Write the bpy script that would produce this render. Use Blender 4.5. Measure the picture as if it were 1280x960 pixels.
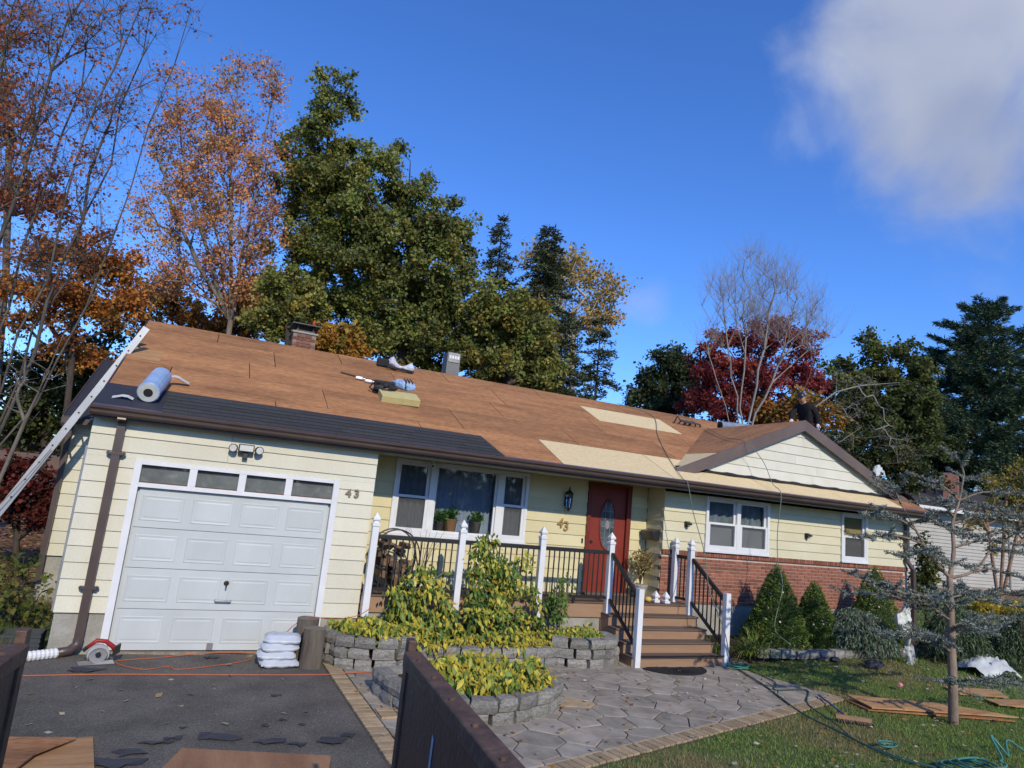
import bpy, math, random
import numpy as np
from mathutils import Vector, Matrix

for o in list(bpy.data.objects): bpy.data.objects.remove(o)
SC = bpy.context.scene
COL = SC.collection
R = math.radians
rnd = random.Random(7)
rng = np.random.default_rng(7)

# ---------------------------------------------------------------- camera
cd = bpy.data.cameras.new('camera'); cam = bpy.data.objects.new('camera', cd); COL.objects.link(cam)
CP = Vector((1.337, -10.331, 2.407)); yaw, pit, rol = R(24.414), R(10.174), R(5.662)
fw = Vector((math.sin(yaw)*math.cos(pit), math.cos(yaw)*math.cos(pit), math.sin(pit)))
r0 = Vector((math.cos(yaw), -math.sin(yaw), 0)); u0 = r0.cross(fw)
rv = math.cos(rol)*r0 + math.sin(rol)*u0; uv = -math.sin(rol)*r0 + math.cos(rol)*u0
cam.matrix_world = Matrix(((rv.x, uv.x, -fw.x, CP.x), (rv.y, uv.y, -fw.y, CP.y), (rv.z, uv.z, -fw.z, CP.z), (0, 0, 0, 1)))
cd.sensor_width = 36; cd.lens = 828.54*36/1280; cd.clip_end = 3000; cd.clip_start = 0.05
SC.camera = cam

# ---------------------------------------------------------------- light
SUN_DIR = Vector((0.06, 1.0, -0.60)).normalized()          # the way the light travels
sd = bpy.data.lights.new('sun', 'SUN'); so = bpy.data.objects.new('sun', sd); COL.objects.link(so)
sd.energy = 3.9; sd.angle = R(0.6); sd.color = (1.0, 0.89, 0.68)
so.rotation_euler = SUN_DIR.to_track_quat('-Z', 'Y').to_euler()
W = bpy.data.worlds.new('World'); SC.world = W; W.use_nodes = True
nt = W.node_tree; N = nt.nodes; L = nt.links
for n in list(N): N.remove(n)
wo = N.new('ShaderNodeOutputWorld'); bg = N.new('ShaderNodeBackground'); bg.inputs[1].default_value = 0.15
sky = N.new('ShaderNodeTexSky'); sky.sky_type = 'NISHITA'; sky.sun_disc = False
sky.sun_elevation = math.asin(-SUN_DIR.z); sky.sun_rotation = math.atan2(-SUN_DIR.x, -SUN_DIR.y)
sky.air_density = 1.0; sky.dust_density = 0.15; sky.ozone_density = 3.0; sky.altitude = 100
def wmath(op, a, b=None, c=None):
    m = N.new('ShaderNodeMath'); m.operation = op
    for i, s in enumerate((a, b, c)):
        if s is None: continue
        if isinstance(s, (int, float)): m.inputs[i].default_value = s
        else: L.new(s, m.inputs[i])
    return m.outputs[0]
geo = N.new('ShaderNodeTexCoord')
def lobe(d, r0_, r1_):                                      # 1 inside a cone round direction d, 0 outside
    vm = N.new('ShaderNodeVectorMath'); vm.operation = 'DOT_PRODUCT'
    nz = N.new('ShaderNodeVectorMath'); nz.operation = 'NORMALIZE'
    L.new(geo.outputs['Generated'], nz.inputs[0]); L.new(nz.outputs[0], vm.inputs[0]); vm.inputs[1].default_value = Vector(d).normalized()
    mr = N.new('ShaderNodeMapRange'); mr.interpolation_type = 'SMOOTHSTEP'
    mr.inputs[1].default_value = math.cos(R(r1_)); mr.inputs[2].default_value = math.cos(R(r0_))
    L.new(vm.outputs['Value'], mr.inputs[0]); return mr.outputs[0]
n1 = N.new('ShaderNodeTexNoise'); n1.inputs['Scale'].default_value = 5.0; n1.inputs['Detail'].default_value = 9; n1.inputs['Roughness'].default_value = .52
n1.inputs['Distortion'].default_value = .35
L.new(geo.outputs['Generated'], n1.inputs['Vector'])
n2 = N.new('ShaderNodeTexNoise'); n2.inputs['Scale'].default_value = 2.1; n2.inputs['Detail'].default_value = 3
mp = N.new('ShaderNodeMapping'); mp.inputs['Location'].default_value = (3.1, 1.7, .4); L.new(geo.outputs['Generated'], mp.inputs['Vector']); L.new(mp.outputs[0], n2.inputs['Vector'])
big = lobe((0.78, 0.27, 0.59), 6, 26)
wisp = lobe((0.533, 0.782, 0.322), 0, 5)
low = N.new('ShaderNodeSeparateXYZ'); L.new(geo.outputs['Generated'], low.inputs[0])
lowm = N.new('ShaderNodeMapRange'); lowm.inputs[1].default_value = .30; lowm.inputs[2].default_value = .06; L.new(low.outputs['Z'], lowm.inputs[0])
cov = wmath('ADD', wmath('MULTIPLY', big, .62), wmath('ADD', wmath('MULTIPLY', wisp, .27), wmath('MULTIPLY', wmath('MULTIPLY', lowm.outputs[0], n2.outputs[0]), .42)))
dens = wmath('ADD', wmath('MULTIPLY', n1.outputs[0], 1.25), wmath('SUBTRACT', cov, .86))
cm = N.new('ShaderNodeMapRange'); cm.interpolation_type = 'SMOOTHSTEP'; cm.inputs[1].default_value = .0; cm.inputs[2].default_value = .52
L.new(dens, cm.inputs[0])
cc = N.new('ShaderNodeValToRGB'); L.new(n2.outputs[0], cc.inputs[0])
cc.color_ramp.elements[0].position = .38; cc.color_ramp.elements[0].color = (2.1, 2.5, 3.7, 1)
cc.color_ramp.elements[1].position = .72; cc.color_ramp.elements[1].color = (6.2, 6.4, 6.7, 1)
hs = N.new('ShaderNodeHueSaturation'); hs.inputs['Saturation'].default_value = 1.12; L.new(sky.outputs[0], hs.inputs['Color'])
tint = N.new('ShaderNodeMix'); tint.data_type = 'RGBA'; tint.blend_type = 'MULTIPLY'; tint.inputs[0].default_value = 1; L.new(hs.outputs[0], tint.inputs[6]); tint.inputs[7].default_value = (.72, 1.0, 1.52, 1)
mx = N.new('ShaderNodeMix'); mx.data_type = 'RGBA'; L.new(cm.outputs[0], mx.inputs[0]); L.new(tint.outputs[2], mx.inputs[6]); L.new(cc.outputs[0], mx.inputs[7])
L.new(mx.outputs[2], bg.inputs[0]); L.new(bg.outputs[0], wo.inputs[0])
SC.view_settings.view_transform = 'Standard'; SC.view_settings.look = 'None'; SC.view_settings.exposure = 0.0; SC.view_settings.gamma = 1
SC.view_settings.use_curve_mapping = False
SC.render.engine = 'CYCLES'; SC.cycles.use_denoising = True
SC.cycles.max_bounces = 6; SC.cycles.diffuse_bounces = 3; SC.cycles.transparent_max_bounces = 12; SC.cycles.transmission_bounces = 4
SC.cycles.use_adaptive_sampling = True; SC.cycles.adaptive_threshold = .02

# ---------------------------------------------------------------- materials
MATS = {}
def pm(name, c1, c2=None, scale=4, rough=.75, bump=0, bscale=60, stretch=(1, 1, 1), metal=0, var=0, fine=0, rot=0, spec=.3, detail=6, lo=.35, hi=.65, wr=37):
    if name in MATS: return MATS[name]
    m = bpy.data.materials.new(name); m.use_nodes = True; t = m.node_tree; n = t.nodes; l = t.links
    b = n['Principled BSDF']; b.inputs['Roughness'].default_value = rough; b.inputs['Metallic'].default_value = metal
    b.inputs['Specular IOR Level'].default_value = spec
    tc = n.new('ShaderNodeTexCoord'); mp = n.new('ShaderNodeMapping'); l.new(tc.outputs['Object'], mp.inputs[0])
    mp.inputs['Scale'].default_value = stretch; mp.inputs['Rotation'].default_value = (0, 0, rot)
    oi = n.new('ShaderNodeObjectInfo')
    if c2 is None: c2 = tuple(x*.82 for x in c1)
    no = n.new('ShaderNodeTexNoise'); no.noise_dimensions = '4D'; no.inputs['Scale'].default_value = scale; no.inputs['Detail'].default_value = detail; no.inputs['Roughness'].default_value = .62
    l.new(mp.outputs[0], no.inputs['Vector'])
    wv = n.new('ShaderNodeMath'); wv.operation = 'MULTIPLY'; wv.inputs[1].default_value = wr; l.new(oi.outputs['Random'], wv.inputs[0]); l.new(wv.outputs[0], no.inputs['W'])
    r = n.new('ShaderNodeMapRange'); r.inputs[1].default_value = lo; r.inputs[2].default_value = hi; l.new(no.outputs[0], r.inputs[0])
    mx = n.new('ShaderNodeMix'); mx.data_type = 'RGBA'; mx.inputs[6].default_value = (*c2, 1); mx.inputs[7].default_value = (*c1, 1); l.new(r.outputs[0], mx.inputs[0])
    out = mx.outputs[2]
    if fine:
        nf = n.new('ShaderNodeTexNoise'); nf.inputs['Scale'].default_value = bscale; nf.inputs['Detail'].default_value = 3; l.new(mp.outputs[0], nf.inputs['Vector'])
        rf = n.new('ShaderNodeMapRange'); rf.inputs[1].default_value = .3; rf.inputs[2].default_value = .7; rf.inputs[3].default_value = 1-fine; rf.inputs[4].default_value = 1+fine; l.new(nf.outputs[0], rf.inputs[0])
        mm = n.new('ShaderNodeMix'); mm.data_type = 'RGBA'; mm.blend_type = 'MULTIPLY'; mm.inputs[0].default_value = 1; l.new(out, mm.inputs[6]); l.new(rf.outputs[0], mm.inputs[7]); out = mm.outputs[2]
    if var:
        rr = n.new('ShaderNodeMapRange'); rr.inputs[3].default_value = 1-var; rr.inputs[4].default_value = 1+var; l.new(oi.outputs['Random'], rr.inputs[0])
        mm = n.new('ShaderNodeMix'); mm.data_type = 'RGBA'; mm.blend_type = 'MULTIPLY'; mm.inputs[0].default_value = 1; l.new(out, mm.inputs[6]); l.new(rr.outputs[0], mm.inputs[7]); out = mm.outputs[2]
    l.new(out, b.inputs['Base Color'])
    if bump:
        nb = n.new('ShaderNodeTexNoise'); nb.inputs['Scale'].default_value = bscale; nb.inputs['Detail'].default_value = 5; l.new(mp.outputs[0], nb.inputs['Vector'])
        bp = n.new('ShaderNodeBump'); bp.inputs['Strength'].default_value = bump; bp.inputs['Distance'].default_value = .02; l.new(nb.outputs[0], bp.inputs['Height']); l.new(bp.outputs[0], b.inputs['Normal'])
    MATS[name] = m; return m
def leafmat(name, trans=.3, rough=.6):
    if name in MATS: return MATS[name]
    m = bpy.data.materials.new(name); m.use_nodes = True; t = m.node_tree; n = t.nodes; l = t.links
    b = n['Principled BSDF']; b.inputs['Roughness'].default_value = rough; b.inputs['Specular IOR Level'].default_value = .25
    at = n.new('ShaderNodeAttribute'); at.attribute_name = 'Col'; l.new(at.outputs['Color'], b.inputs['Base Color'])
    tr = n.new('ShaderNodeBsdfTranslucent'); l.new(at.outputs['Color'], tr.inputs['Color'])
    ms = n.new('ShaderNodeMixShader'); ms.inputs[0].default_value = trans; l.new(b.outputs[0], ms.inputs[1]); l.new(tr.outputs[0], ms.inputs[2])
    l.new(ms.outputs[0], n['Material Output'].inputs[0]); MATS[name] = m; return m
def glassmat(name, dark=(.8, .85, .9), refl=.03):
    m = bpy.data.materials.new(name); m.use_nodes = True; t = m.node_tree; n = t.nodes; l = t.links; n.remove(n['Principled BSDF'])
    g = n.new('ShaderNodeBsdfGlossy'); g.inputs['Roughness'].default_value = .03; tr = n.new('ShaderNodeBsdfTransparent'); tr.inputs[0].default_value = (*dark, 1)
    fr = n.new('ShaderNodeFresnel'); fr.inputs[0].default_value = 1.5
    ad = n.new('ShaderNodeMath'); ad.operation = 'ADD'; ad.inputs[1].default_value = refl; l.new(fr.outputs[0], ad.inputs[0])
    ms = n.new('ShaderNodeMixShader'); l.new(ad.outputs[0], ms.inputs[0]); l.new(tr.outputs[0], ms.inputs[1]); l.new(g.outputs[0], ms.inputs[2])
    l.new(ms.outputs[0], n['Material Output'].inputs[0]); return m

M_white = pm('white_vinyl', (.66, .67, .69), (.58, .59, .61), 3, .45)
M_gdoor = pm('garage_door_paint', (.49, .52, .525), (.42, .445, .445), .9, .5, .05, 90, (1, 1, .6), detail=10)
M_sid = pm('cream_siding', (.59, .575, .475), (.53, .505, .40), 1.3, .7, .12, 70, (1, 1, .45), var=.05, fine=.04, wr=0, detail=9)
M_sidy = pm('yellow_siding', (.60, .545, .34), (.54, .48, .285), 1.4, .7, .12, 70, (1, 1, .5), var=.04, fine=.03)
M_sidw = pm('gable_siding', (.60, .59, .515), (.53, .515, .43), 1.6, .7, .1, 70, var=.03)
M_conc = pm('concrete', (.34, .33, .30), (.24, .23, .20), 3, .9, .3, 40, fine=.1)
M_trim = pm('brown_metal', (.075, .052, .046), (.055, .038, .034), 3, .38, spec=.5)
M_trim2 = pm('brown_rake_metal', (.135, .10, .088), (.105, .078, .068), 3, .5)
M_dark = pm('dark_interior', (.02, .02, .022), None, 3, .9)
M_black = pm('black_metal', (.018, .017, .017), None, 5, .4, spec=.5)
M_ply = pm('weathered_plywood', (.40, .19, .078), (.19, .088, .040), 1.1, .88, .15, 16, (.55, 2.2, 2.2), var=.13, fine=.30, lo=.30, hi=.66, detail=13, wr=3)
M_ply2 = pm('plywood_offcut', (.44, .26, .12), (.27, .14, .06), 2.2, .8, .15, 40, (.5, 4, 3), var=.1, fine=.1)
M_osb = pm('new_sheathing', (.66, .53, .31), (.57, .44, .24), 14, .85, .2, 60, (1, 1.6, 1.6), var=.05, fine=.12)
M_shing = pm('charcoal_shingle', (.055, .056, .057), (.034, .035, .037), 30, .95, .6, 220, var=.14, fine=.3)
M_ice = pm('membrane', (.035, .036, .048), (.028, .029, .038), 5, .6)
M_brick = pm('red_brick', (.285, .108, .07), (.19, .078, .052), 5, .9, .4, 60, var=.28, fine=.12)
M_mort = pm('mortar', (.52, .41, .34), (.43, .34, .28), 8, .95, .3, 80)
M_red = pm('red_door_paint', (.205, .034, .021), (.175, .028, .017), 3, .42)
M_deck = pm('brown_composite', (.135, .098, .078), (.105, .076, .06), 4, .7, .15, 60, (.4, 3, 3), var=.08)
M_riser = pm('brown_fascia_board', (.31, .195, .12), (.26, .16, .10), 4, .65, .1, 60, (.4, 3, 3), var=.06)
M_asph = pm('asphalt', (.125, .112, .096), (.072, .065, .056), 1.6, .95, .35, 70, fine=.5)
M_pav = pm('grey_paver', (.34, .295, .24), (.20, .175, .14), 3.5, .92, .25, 120, var=.13, fine=.25)
M_tan = pm('tan_paver', (.38, .28, .17), (.27, .20, .12), 6, .92, .3, 120, var=.22, fine=.25)
M_joint = pm('joint_sand', (.085, .078, .066), (.05, .046, .038), 8, .95)
M_block = pm('split_stone', (.37, .35, .315), (.17, .165, .15), 7, .95, 1.0, 30, var=.2, fine=.25)
M_soil = pm('soil', (.07, .045, .03), (.04, .028, .02), 6, .95, .8, 30)
M_bark = pm('grey_bark', (.20, .175, .15), (.10, .085, .07), 6, .95, .6, 30, (1, 1, .3))
M_barkd = pm('dark_bark', (.075, .06, .048), (.04, .032, .026), 6, .95, .6, 30, (1, 1, .3))
M_barkb = pm('birch_bark', (.44, .40, .35), (.26, .22, .19), 6, .9, .3, 30, (1, 1, .5))
M_alu = pm('aluminium', (.40, .41, .43), (.33, .34, .36), 3, .42, metal=.5, spec=.5)
M_leaf = leafmat('leaf', .38); M_needle = leafmat('needle', .12, .7); M_blade = leafmat('grass_blade', .25, .6)
def screenmat():
    m = bpy.data.materials.new('insect_mesh'); m.use_nodes = True; t = m.node_tree; n = t.nodes; l = t.links; b = n['Principled BSDF']; b.inputs['Base Color'].default_value = (.12, .12, .125, 1); b.inputs['Roughness'].default_value = .8
    tr = n.new('ShaderNodeBsdfTransparent'); ms = n.new('ShaderNodeMixShader'); ms.inputs[0].default_value = .4; l.new(tr.outputs[0], ms.inputs[1]); l.new(b.outputs[0], ms.inputs[2]); l.new(ms.outputs[0], n['Material Output'].inputs[0]); return m
M_screen = screenmat()
M_glass = glassmat('window_glass'); M_trans = glassmat('hazy_glass', (.55, .58, .6), .03)

# ---------------------------------------------------------------- builders
WLOC = {}
def par(o, p):
    if p is None: return o
    o.parent = p; o.matrix_parent_inverse = Matrix.Translation(WLOC.get(p.name, Vector((0, 0, 0)))).inverted(); return o
def thing(name, label, cat, loc, group=None):
    o = bpy.data.objects.new(name, None); COL.objects.link(o); o.location = loc; WLOC[o.name] = Vector(loc)
    o.empty_display_size = .2; o['label'] = label; o['category'] = cat
    if group: o['group'] = group
    return o
def tag(o, label=None, cat=None, group=None, kind=None):
    if label: o['label'] = label
    if cat: o['category'] = cat
    if group: o['group'] = group
    if kind: o['kind'] = kind
    return o
class B:
    def __init__(s): s.v = []; s.f = []
    def add(s, vs, fs):
        n = len(s.v); s.v += [tuple(v) for v in vs]; s.f += [tuple(i+n for i in f) for f in fs]; return s
    def box(s, x0, x1, y0, y1, z0, z1):
        return s.add([(x0, y0, z0), (x1, y0, z0), (x1, y1, z0), (x0, y1, z0), (x0, y0, z1), (x1, y0, z1), (x1, y1, z1), (x0, y1, z1)],
                     [(0, 3, 2, 1), (4, 5, 6, 7), (0, 1, 5, 4), (1, 2, 6, 5), (2, 3, 7, 6), (3, 0, 4, 7)])
    def quad(s, x0, x1, y, z0, z1): return s.add([(x0, y, z0), (x1, y, z0), (x1, y, z1), (x0, y, z1)], [(0, 1, 2, 3)])
    def obox(s, c, a, b, c_):
        c = Vector(c); a = Vector(a); b = Vector(b); d = Vector(c_)
        return s.add([c-a-b-d, c+a-b-d, c+a+b-d, c-a+b-d, c-a-b+d, c+a-b+d, c+a+b+d, c-a+b+d],
                     [(0, 3, 2, 1), (4, 5, 6, 7), (0, 1, 5, 4), (1, 2, 6, 5), (2, 3, 7, 6), (3, 0, 4, 7)])
    def bar(s, p, q, w, h, up=(0, 0, 1)):
        p = Vector(p); q = Vector(q); d = (q-p); sd_ = d.cross(Vector(up)).normalized()*w/2; u = sd_.cross(d).normalized()*h/2
        return s.obox((p+q)/2, d/2, sd_, u)
    def prism(s, pts, off):
        n = len(pts); off = Vector(off); a = [Vector(p) for p in pts]; b = [p+off for p in a]
        return s.add(a+b, [tuple(range(n-1, -1, -1)), tuple(range(n, 2*n))]+[(i, (i+1) % n, n+(i+1) % n, n+i) for i in range(n)])
    def tube(s, pts, r, n=6, cap=True):
        pts = [Vector(p) for p in pts]; rs = r if isinstance(r, (list, tuple)) else [r]*len(pts); base = len(s.v); ref = None
        for i, p in enumerate(pts):
            t = (pts[min(i+1, len(pts)-1)]-pts[max(i-1, 0)]).normalized()
            if ref is None: ref = t.orthogonal().normalized()
            ref = (ref-t*ref.dot(t)).normalized(); bn = t.cross(ref)
            for k in range(n):
                a = 2*math.pi*k/n; s.v.append(tuple(p+(ref*math.cos(a)+bn*math.sin(a))*rs[i]))
        for i in range(len(pts)-1):
            for k in range(n): s.f.append((base+i*n+k, base+i*n+(k+1) % n, base+(i+1)*n+(k+1) % n, base+(i+1)*n+k))
        if cap:
            s.f.append(tuple(base+k for k in range(n-1, -1, -1))); e = base+(len(pts)-1)*n; s.f.append(tuple(e+k for k in range(n)))
        return s
    def lathe(s, c, prof, n=12, ax=(0, 0, 1), sq=0):
        c = Vector(c); ax = Vector(ax).normalized(); u = ax.orthogonal().normalized(); w = ax.cross(u); base = len(s.v)
        if sq: u, w = Vector((1, 0, 0)), Vector((0, 1, 0))
        for r_, h in prof:
            for k in range(n):
                a = 2*math.pi*(k+(.5 if sq else 0))/n; s.v.append(tuple(c+ax*h+(u*math.cos(a)+w*math.sin(a))*r_))
        for i in range(len(prof)-1):
            for k in range(n): s.f.append((base+i*n+k, base+i*n+(k+1) % n, base+(i+1)*n+(k+1) % n, base+(i+1)*n+k))
        s.f.append(tuple(base+k for k in range(n-1, -1, -1))); e = base+(len(prof)-1)*n; s.f.append(tuple(e+k for k in range(n)))
        return s
    def data(s, name, mat, smooth=False):
        m = bpy.data.meshes.new(name); m.from_pydata(s.v, [], s.f); m.materials.append(mat)
        if smooth: m.polygons.foreach_set('use_smooth', [True]*len(m.polygons))
        return m
    def build(s, name, mat, parent=None, smooth=False, bevel=0):
        o = bpy.data.objects.new(name, s.data(name, mat, smooth)); COL.objects.link(o); par(o, parent)
        if bevel:
            b = o.modifiers.new('bevel', 'BEVEL'); b.width = bevel; b.segments = 2; b.limit_method = 'ANGLE'
        return o
def inst(name, data, loc, parent=None, rot=None, sc=None):
    o = bpy.data.objects.new(name, data); COL.objects.link(o); par(o, parent); o.location = loc
    if rot is not None: o.rotation_euler = rot
    if sc is not None: o.scale = sc
    return o
def npmesh(name, verts, faces, mat, parent=None, cols=None, smooth=False):
    """verts (n,3), faces (m,k) arrays -> one object"""
    verts = np.asarray(verts, np.float32); faces = np.asarray(faces, np.int32); k = faces.shape[1]
    m = bpy.data.meshes.new(name); m.vertices.add(len(verts)); m.vertices.foreach_set('co', verts.ravel())
    m.loops.add(faces.size); m.loops.foreach_set('vertex_index', faces.ravel())
    m.polygons.add(len(faces)); m.polygons.foreach_set('loop_start', np.arange(len(faces), dtype=np.int32)*k)
    if cols is not None:
        at = m.attributes.new('Col', 'FLOAT_COLOR', 'POINT'); c4 = np.ones((len(verts), 4), np.float32); c4[:, :3] = cols; at.data.foreach_set('color', c4.ravel())
    m.materials.append(mat); m.update(calc_edges=True)
    if smooth: m.polygons.foreach_set('use_smooth', [True]*len(m.polygons))
    o = bpy.data.objects.new(name, m); COL.objects.link(o); par(o, parent); return o
def unit(a): return a/np.maximum(np.linalg.norm(a, axis=-1, keepdims=True), 1e-9)
def leafquads(P, D, Nn, ln, wd, col, fold=0.0):
    """diamond leaves at P along D (length ln) with normal Nn"""
    D = unit(D); S = unit(np.cross(D, Nn)); Nn = np.cross(S, D); ln = np.broadcast_to(ln, (len(P),))[:, None]; wd = np.broadcast_to(wd, (len(P),))[:, None]
    a = P; c = P+D*ln; mid = P+D*ln*.45; b = mid+S*wd/2-Nn*fold*wd; d = mid-S*wd/2-Nn*fold*wd
    v = np.stack([a, b, c, d], 1).reshape(-1, 3); i = np.arange(len(P))[:, None]*4
    if fold: f = np.concatenate([i+[0, 1, 2], i+[0, 2, 3]])
    else: f = i+[0, 1, 2, 3]
    return v, f, np.repeat(col, 4, 0)
def pal(n, cols, wts=None, jit=.18):
    cols = np.array(cols, float); w = None if wts is None else np.array(wts)/sum(wts)
    k = rng.choice(len(cols), n, p=w); c = cols[k]*(1+rng.normal(0, jit, (n, 1)))*(1+rng.normal(0, .05, (n, 3))); return np.clip(c, .004, .9)
def rdir(n): return unit(rng.normal(size=(n, 3)))
def sstep(a, b, x): t = np.clip((np.asarray(x, float)-a)/(b-a), 0, 1); return t*t*(3-2*t)
def h(x, y):
    x = np.asarray(x, float); y = np.asarray(y, float)
    z = .14*sstep(10.3, 12.8, x)*sstep(-3.4, -1.2, y) + .5*sstep(17, 28, x)*sstep(-4, 3, y)
    z = z + .35*sstep(-.4, -3, x)*sstep(0, 6, y) + 2.2*sstep(10, 40, y) + 4*sstep(40, 160, y)
    return z
def hz(x, y): return float(h(x, y))
# ================================================================ GROUND
def axis(lo, hi, f0, f1, fine, grow=1.25):
    a = list(np.arange(f0, f1+1e-6, fine)); s = fine; x = f1
    while x < hi: s *= grow; x += s; a.append(x)
    s = fine; x = f0; pre = []
    while x > lo: s *= grow; x -= s; pre.append(x)
    return np.array(pre[::-1]+a)
def ground_mat():
    m = bpy.data.materials.new('lawn_and_leaf_litter'); m.use_nodes = True; t = m.node_tree; n = t.nodes; l = t.links; b = n['Principled BSDF']; b.inputs['Roughness'].default_value = .95
    tc = n.new('ShaderNodeTexCoord')
    def noise(s, d=6, w=0):
        x = n.new('ShaderNodeTexNoise'); x.noise_dimensions = '4D'; x.inputs['W'].default_value = w; x.inputs['Scale'].default_value = s; x.inputs['Detail'].default_value = d; x.inputs['Roughness'].default_value = .65; l.new(tc.outputs['Object'], x.inputs['Vector']); return x.outputs[0]
    def ramp(v, lo, hi):
        x = n.new('ShaderNodeMapRange'); x.interpolation_type = 'SMOOTHSTEP'; x.inputs[1].default_value = lo; x.inputs[2].default_value = hi; l.new(v, x.inputs[0]); return x.outputs[0]
    def mix(f, a, c):
        x = n.new('ShaderNodeMix'); x.data_type = 'RGBA'; l.new(f, x.inputs[0])
        for k, q in ((6, a), (7, c)):
            if isinstance(q, tuple): x.inputs[k].default_value = (*q, 1)
            else: l.new(q, x.inputs[k])
        return x.outputs[2]
    g = mix(ramp(noise(9), .35, .65), (.060, .095, .022), (.10, .135, .036))
    g = mix(ramp(noise(1.1, 4, 3), .50, .66), g, (.17, .13, .06))
    lit = mix(ramp(noise(22, 3, 5), .4, .6), (.13, .07, .035), (.26, .13, .05))
    sp = n.new('ShaderNodeSeparateXYZ'); l.new(tc.outputs['Object'], sp.inputs[0])
    back = ramp(sp.outputs['Y'], 4, 7)
    l.new(mix(back, g, lit), b.inputs['Base Color'])
    bp = n.new('ShaderNodeBump'); bp.inputs['Strength'].default_value = .8; bp.inputs['Distance'].default_value = .03; l.new(noise(60, 4, 8), bp.inputs['Height']); l.new(bp.outputs[0], b.inputs['Normal'])
    return m
gx = axis(-500, 700, -8, 26, .5); gy = axis(-80, 900, -12, 14, .5)
X, Y = np.meshgrid(gx, gy); Z = h(X, Y)-.012
iy, ix = np.meshgrid(np.arange(len(gy)-1), np.arange(len(gx)-1), indexing='ij'); a = (iy*len(gx)+ix).ravel()
ground = npmesh('ground', np.stack([X, Y, Z], -1).reshape(-1, 3), np.stack([a, a+1, a+1+len(gx), a+len(gx)], 1), ground_mat(), smooth=True); tag(ground, kind='structure')

# driveway: uneven edge near the garage, one sheet
dv = B(); pts = [(-.35, -14), (3.30, -14), (3.30, -.02), (3.05, -.10), (2.3, -.06), (1.6, -.12), (.9, -.05), (.3, -.10), (-.12, -.35), (-.30, -1.2), (-.2, -3), (-.42, -6)]
dv.prism([(x, y, -.06) for x, y in pts], (0, 0, .064)); tag(dv.build('driveway', M_asph), kind='structure')
tag(B().box(.45, 3.45, -.055, .03, -.05, .022).build('garage_sill', pm('rough_concrete', (.33, .27, .20), (.20, .16, .12), 12, .95, .9, 30, fine=.2)), kind='structure')

# patio of irregular stones
def clip(poly, nx, ny, d):                                  # keep nx*x+ny*y <= d
    out = []
    for i in range(len(poly)):
        p, q = poly[i], poly[(i+1) % len(poly)]; a_, b_ = nx*p[0]+ny*p[1]-d, nx*q[0]+ny*q[1]-d
        if a_ <= 0: out.append(p)
        if a_*b_ < 0: t = a_/(a_-b_); out.append((p[0]+(q[0]-p[0])*t, p[1]+(q[1]-p[1])*t))
    return out
front = lambda x: -4.80+.2805*(x-3.5)
fl = math.hypot(.2805, 1)
def inset(poly, d):
    cx = sum(p[0] for p in poly)/len(poly); cy = sum(p[1] for p in poly)/len(poly); q = list(poly)
    for i in range(len(poly)):
        p0, p1 = poly[i], poly[(i+1) % len(poly)]; ex, ey = p1[0]-p0[0], p1[1]-p0[1]; ll = math.hypot(ex, ey)
        if ll < 1e-4: continue
        nx, ny = ey/ll, -ex/ll
        if nx*(cx-p0[0])+ny*(cy-p0[1]) > 0: nx, ny = -nx, -ny
        q = clip(q, nx, ny, nx*p0[0]+ny*p0[1]-d)
        if len(q) < 3: return []
    return q
patio = B().prism([(3.30, front(3.30)-.24, -.05), (10.72, front(10.72)-.2, -.05), (10.25, -1.0, -.05), (10.12, -.95, -.05), (8.1, -.2, -.05), (3.30, -.3, -.05)], (0, 0, .052)).build('patio', M_joint)
tag(patio, kind='structure')
seeds = []
row = 0; y = -5.2
while y < 0:
    x = 3.2+(.22 if row % 2 else 0)
    while x < 11.2: seeds.append((x+rnd.uniform(-.10, .10), y+rnd.uniform(-.085, .085))); x += .46
    y += .36; row += 1
walls_poly = lambda p: (p[1] > -.55) or (p[0] < 8.1 and p[1] > -.75)
for i, s in enumerate(seeds):
    poly = [(s[0]-.6, s[1]-.6), (s[0]+.6, s[1]-.6), (s[0]+.6, s[1]+.6), (s[0]-.6, s[1]+.6)]
    for j, q in enumerate(seeds):
        if j != i and abs(q[0]-s[0]) < 1 and abs(q[1]-s[1]) < 1:
            nx, ny = q[0]-s[0], q[1]-s[1]; poly = clip(poly, nx, ny, (q[0]**2+q[1]**2-s[0]**2-s[1]**2)/2)
            if len(poly) < 3: break
    if len(poly) < 3 or walls_poly(s): continue
    poly = clip(poly, -1, 0, -3.53)
    poly = clip(poly, .2805, -1, .2805*3.5+4.80-.03*fl) if poly else poly      # above the front border
    poly = clip(poly, 1.74, .5, 1.74*10.16-.5*1.0) if poly else poly          # right edge from the stair foot to the tip
    if len(poly) < 3: continue
    poly = inset(poly, .007)
    if len(poly) < 3: continue
    ar = .5*abs(sum(poly[k][0]*poly[(k+1) % len(poly)][1]-poly[(k+1) % len(poly)][0]*poly[k][1] for k in range(len(poly))))
    if ar < .006: continue
    top = inset(poly, .007); zt = .017+rnd.uniform(-.002, .003); n_ = len(poly)
    if len(top) != n_: top = poly
    b = B(); b.add([(px, py, 0.004) for px, py in poly]+[(px, py, zt-.004) for px, py in poly]+[(px, py, zt) for px, py in top],
                   [tuple(range(2*n_, 3*n_))]+[(k, (k+1) % n_, n_+(k+1) % n_, n_+k) for k in range(n_)]+[(n_+k, n_+(k+1) % n_, 2*n_+(k+1) % n_, 2*n_+k) for k in range(n_)])
    tanp = (abs(s[0]-6.15) < .24 and abs(s[1]+2.75) < .19)
    b.build('paver', M_tan if tanp else M_pav, patio)
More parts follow.
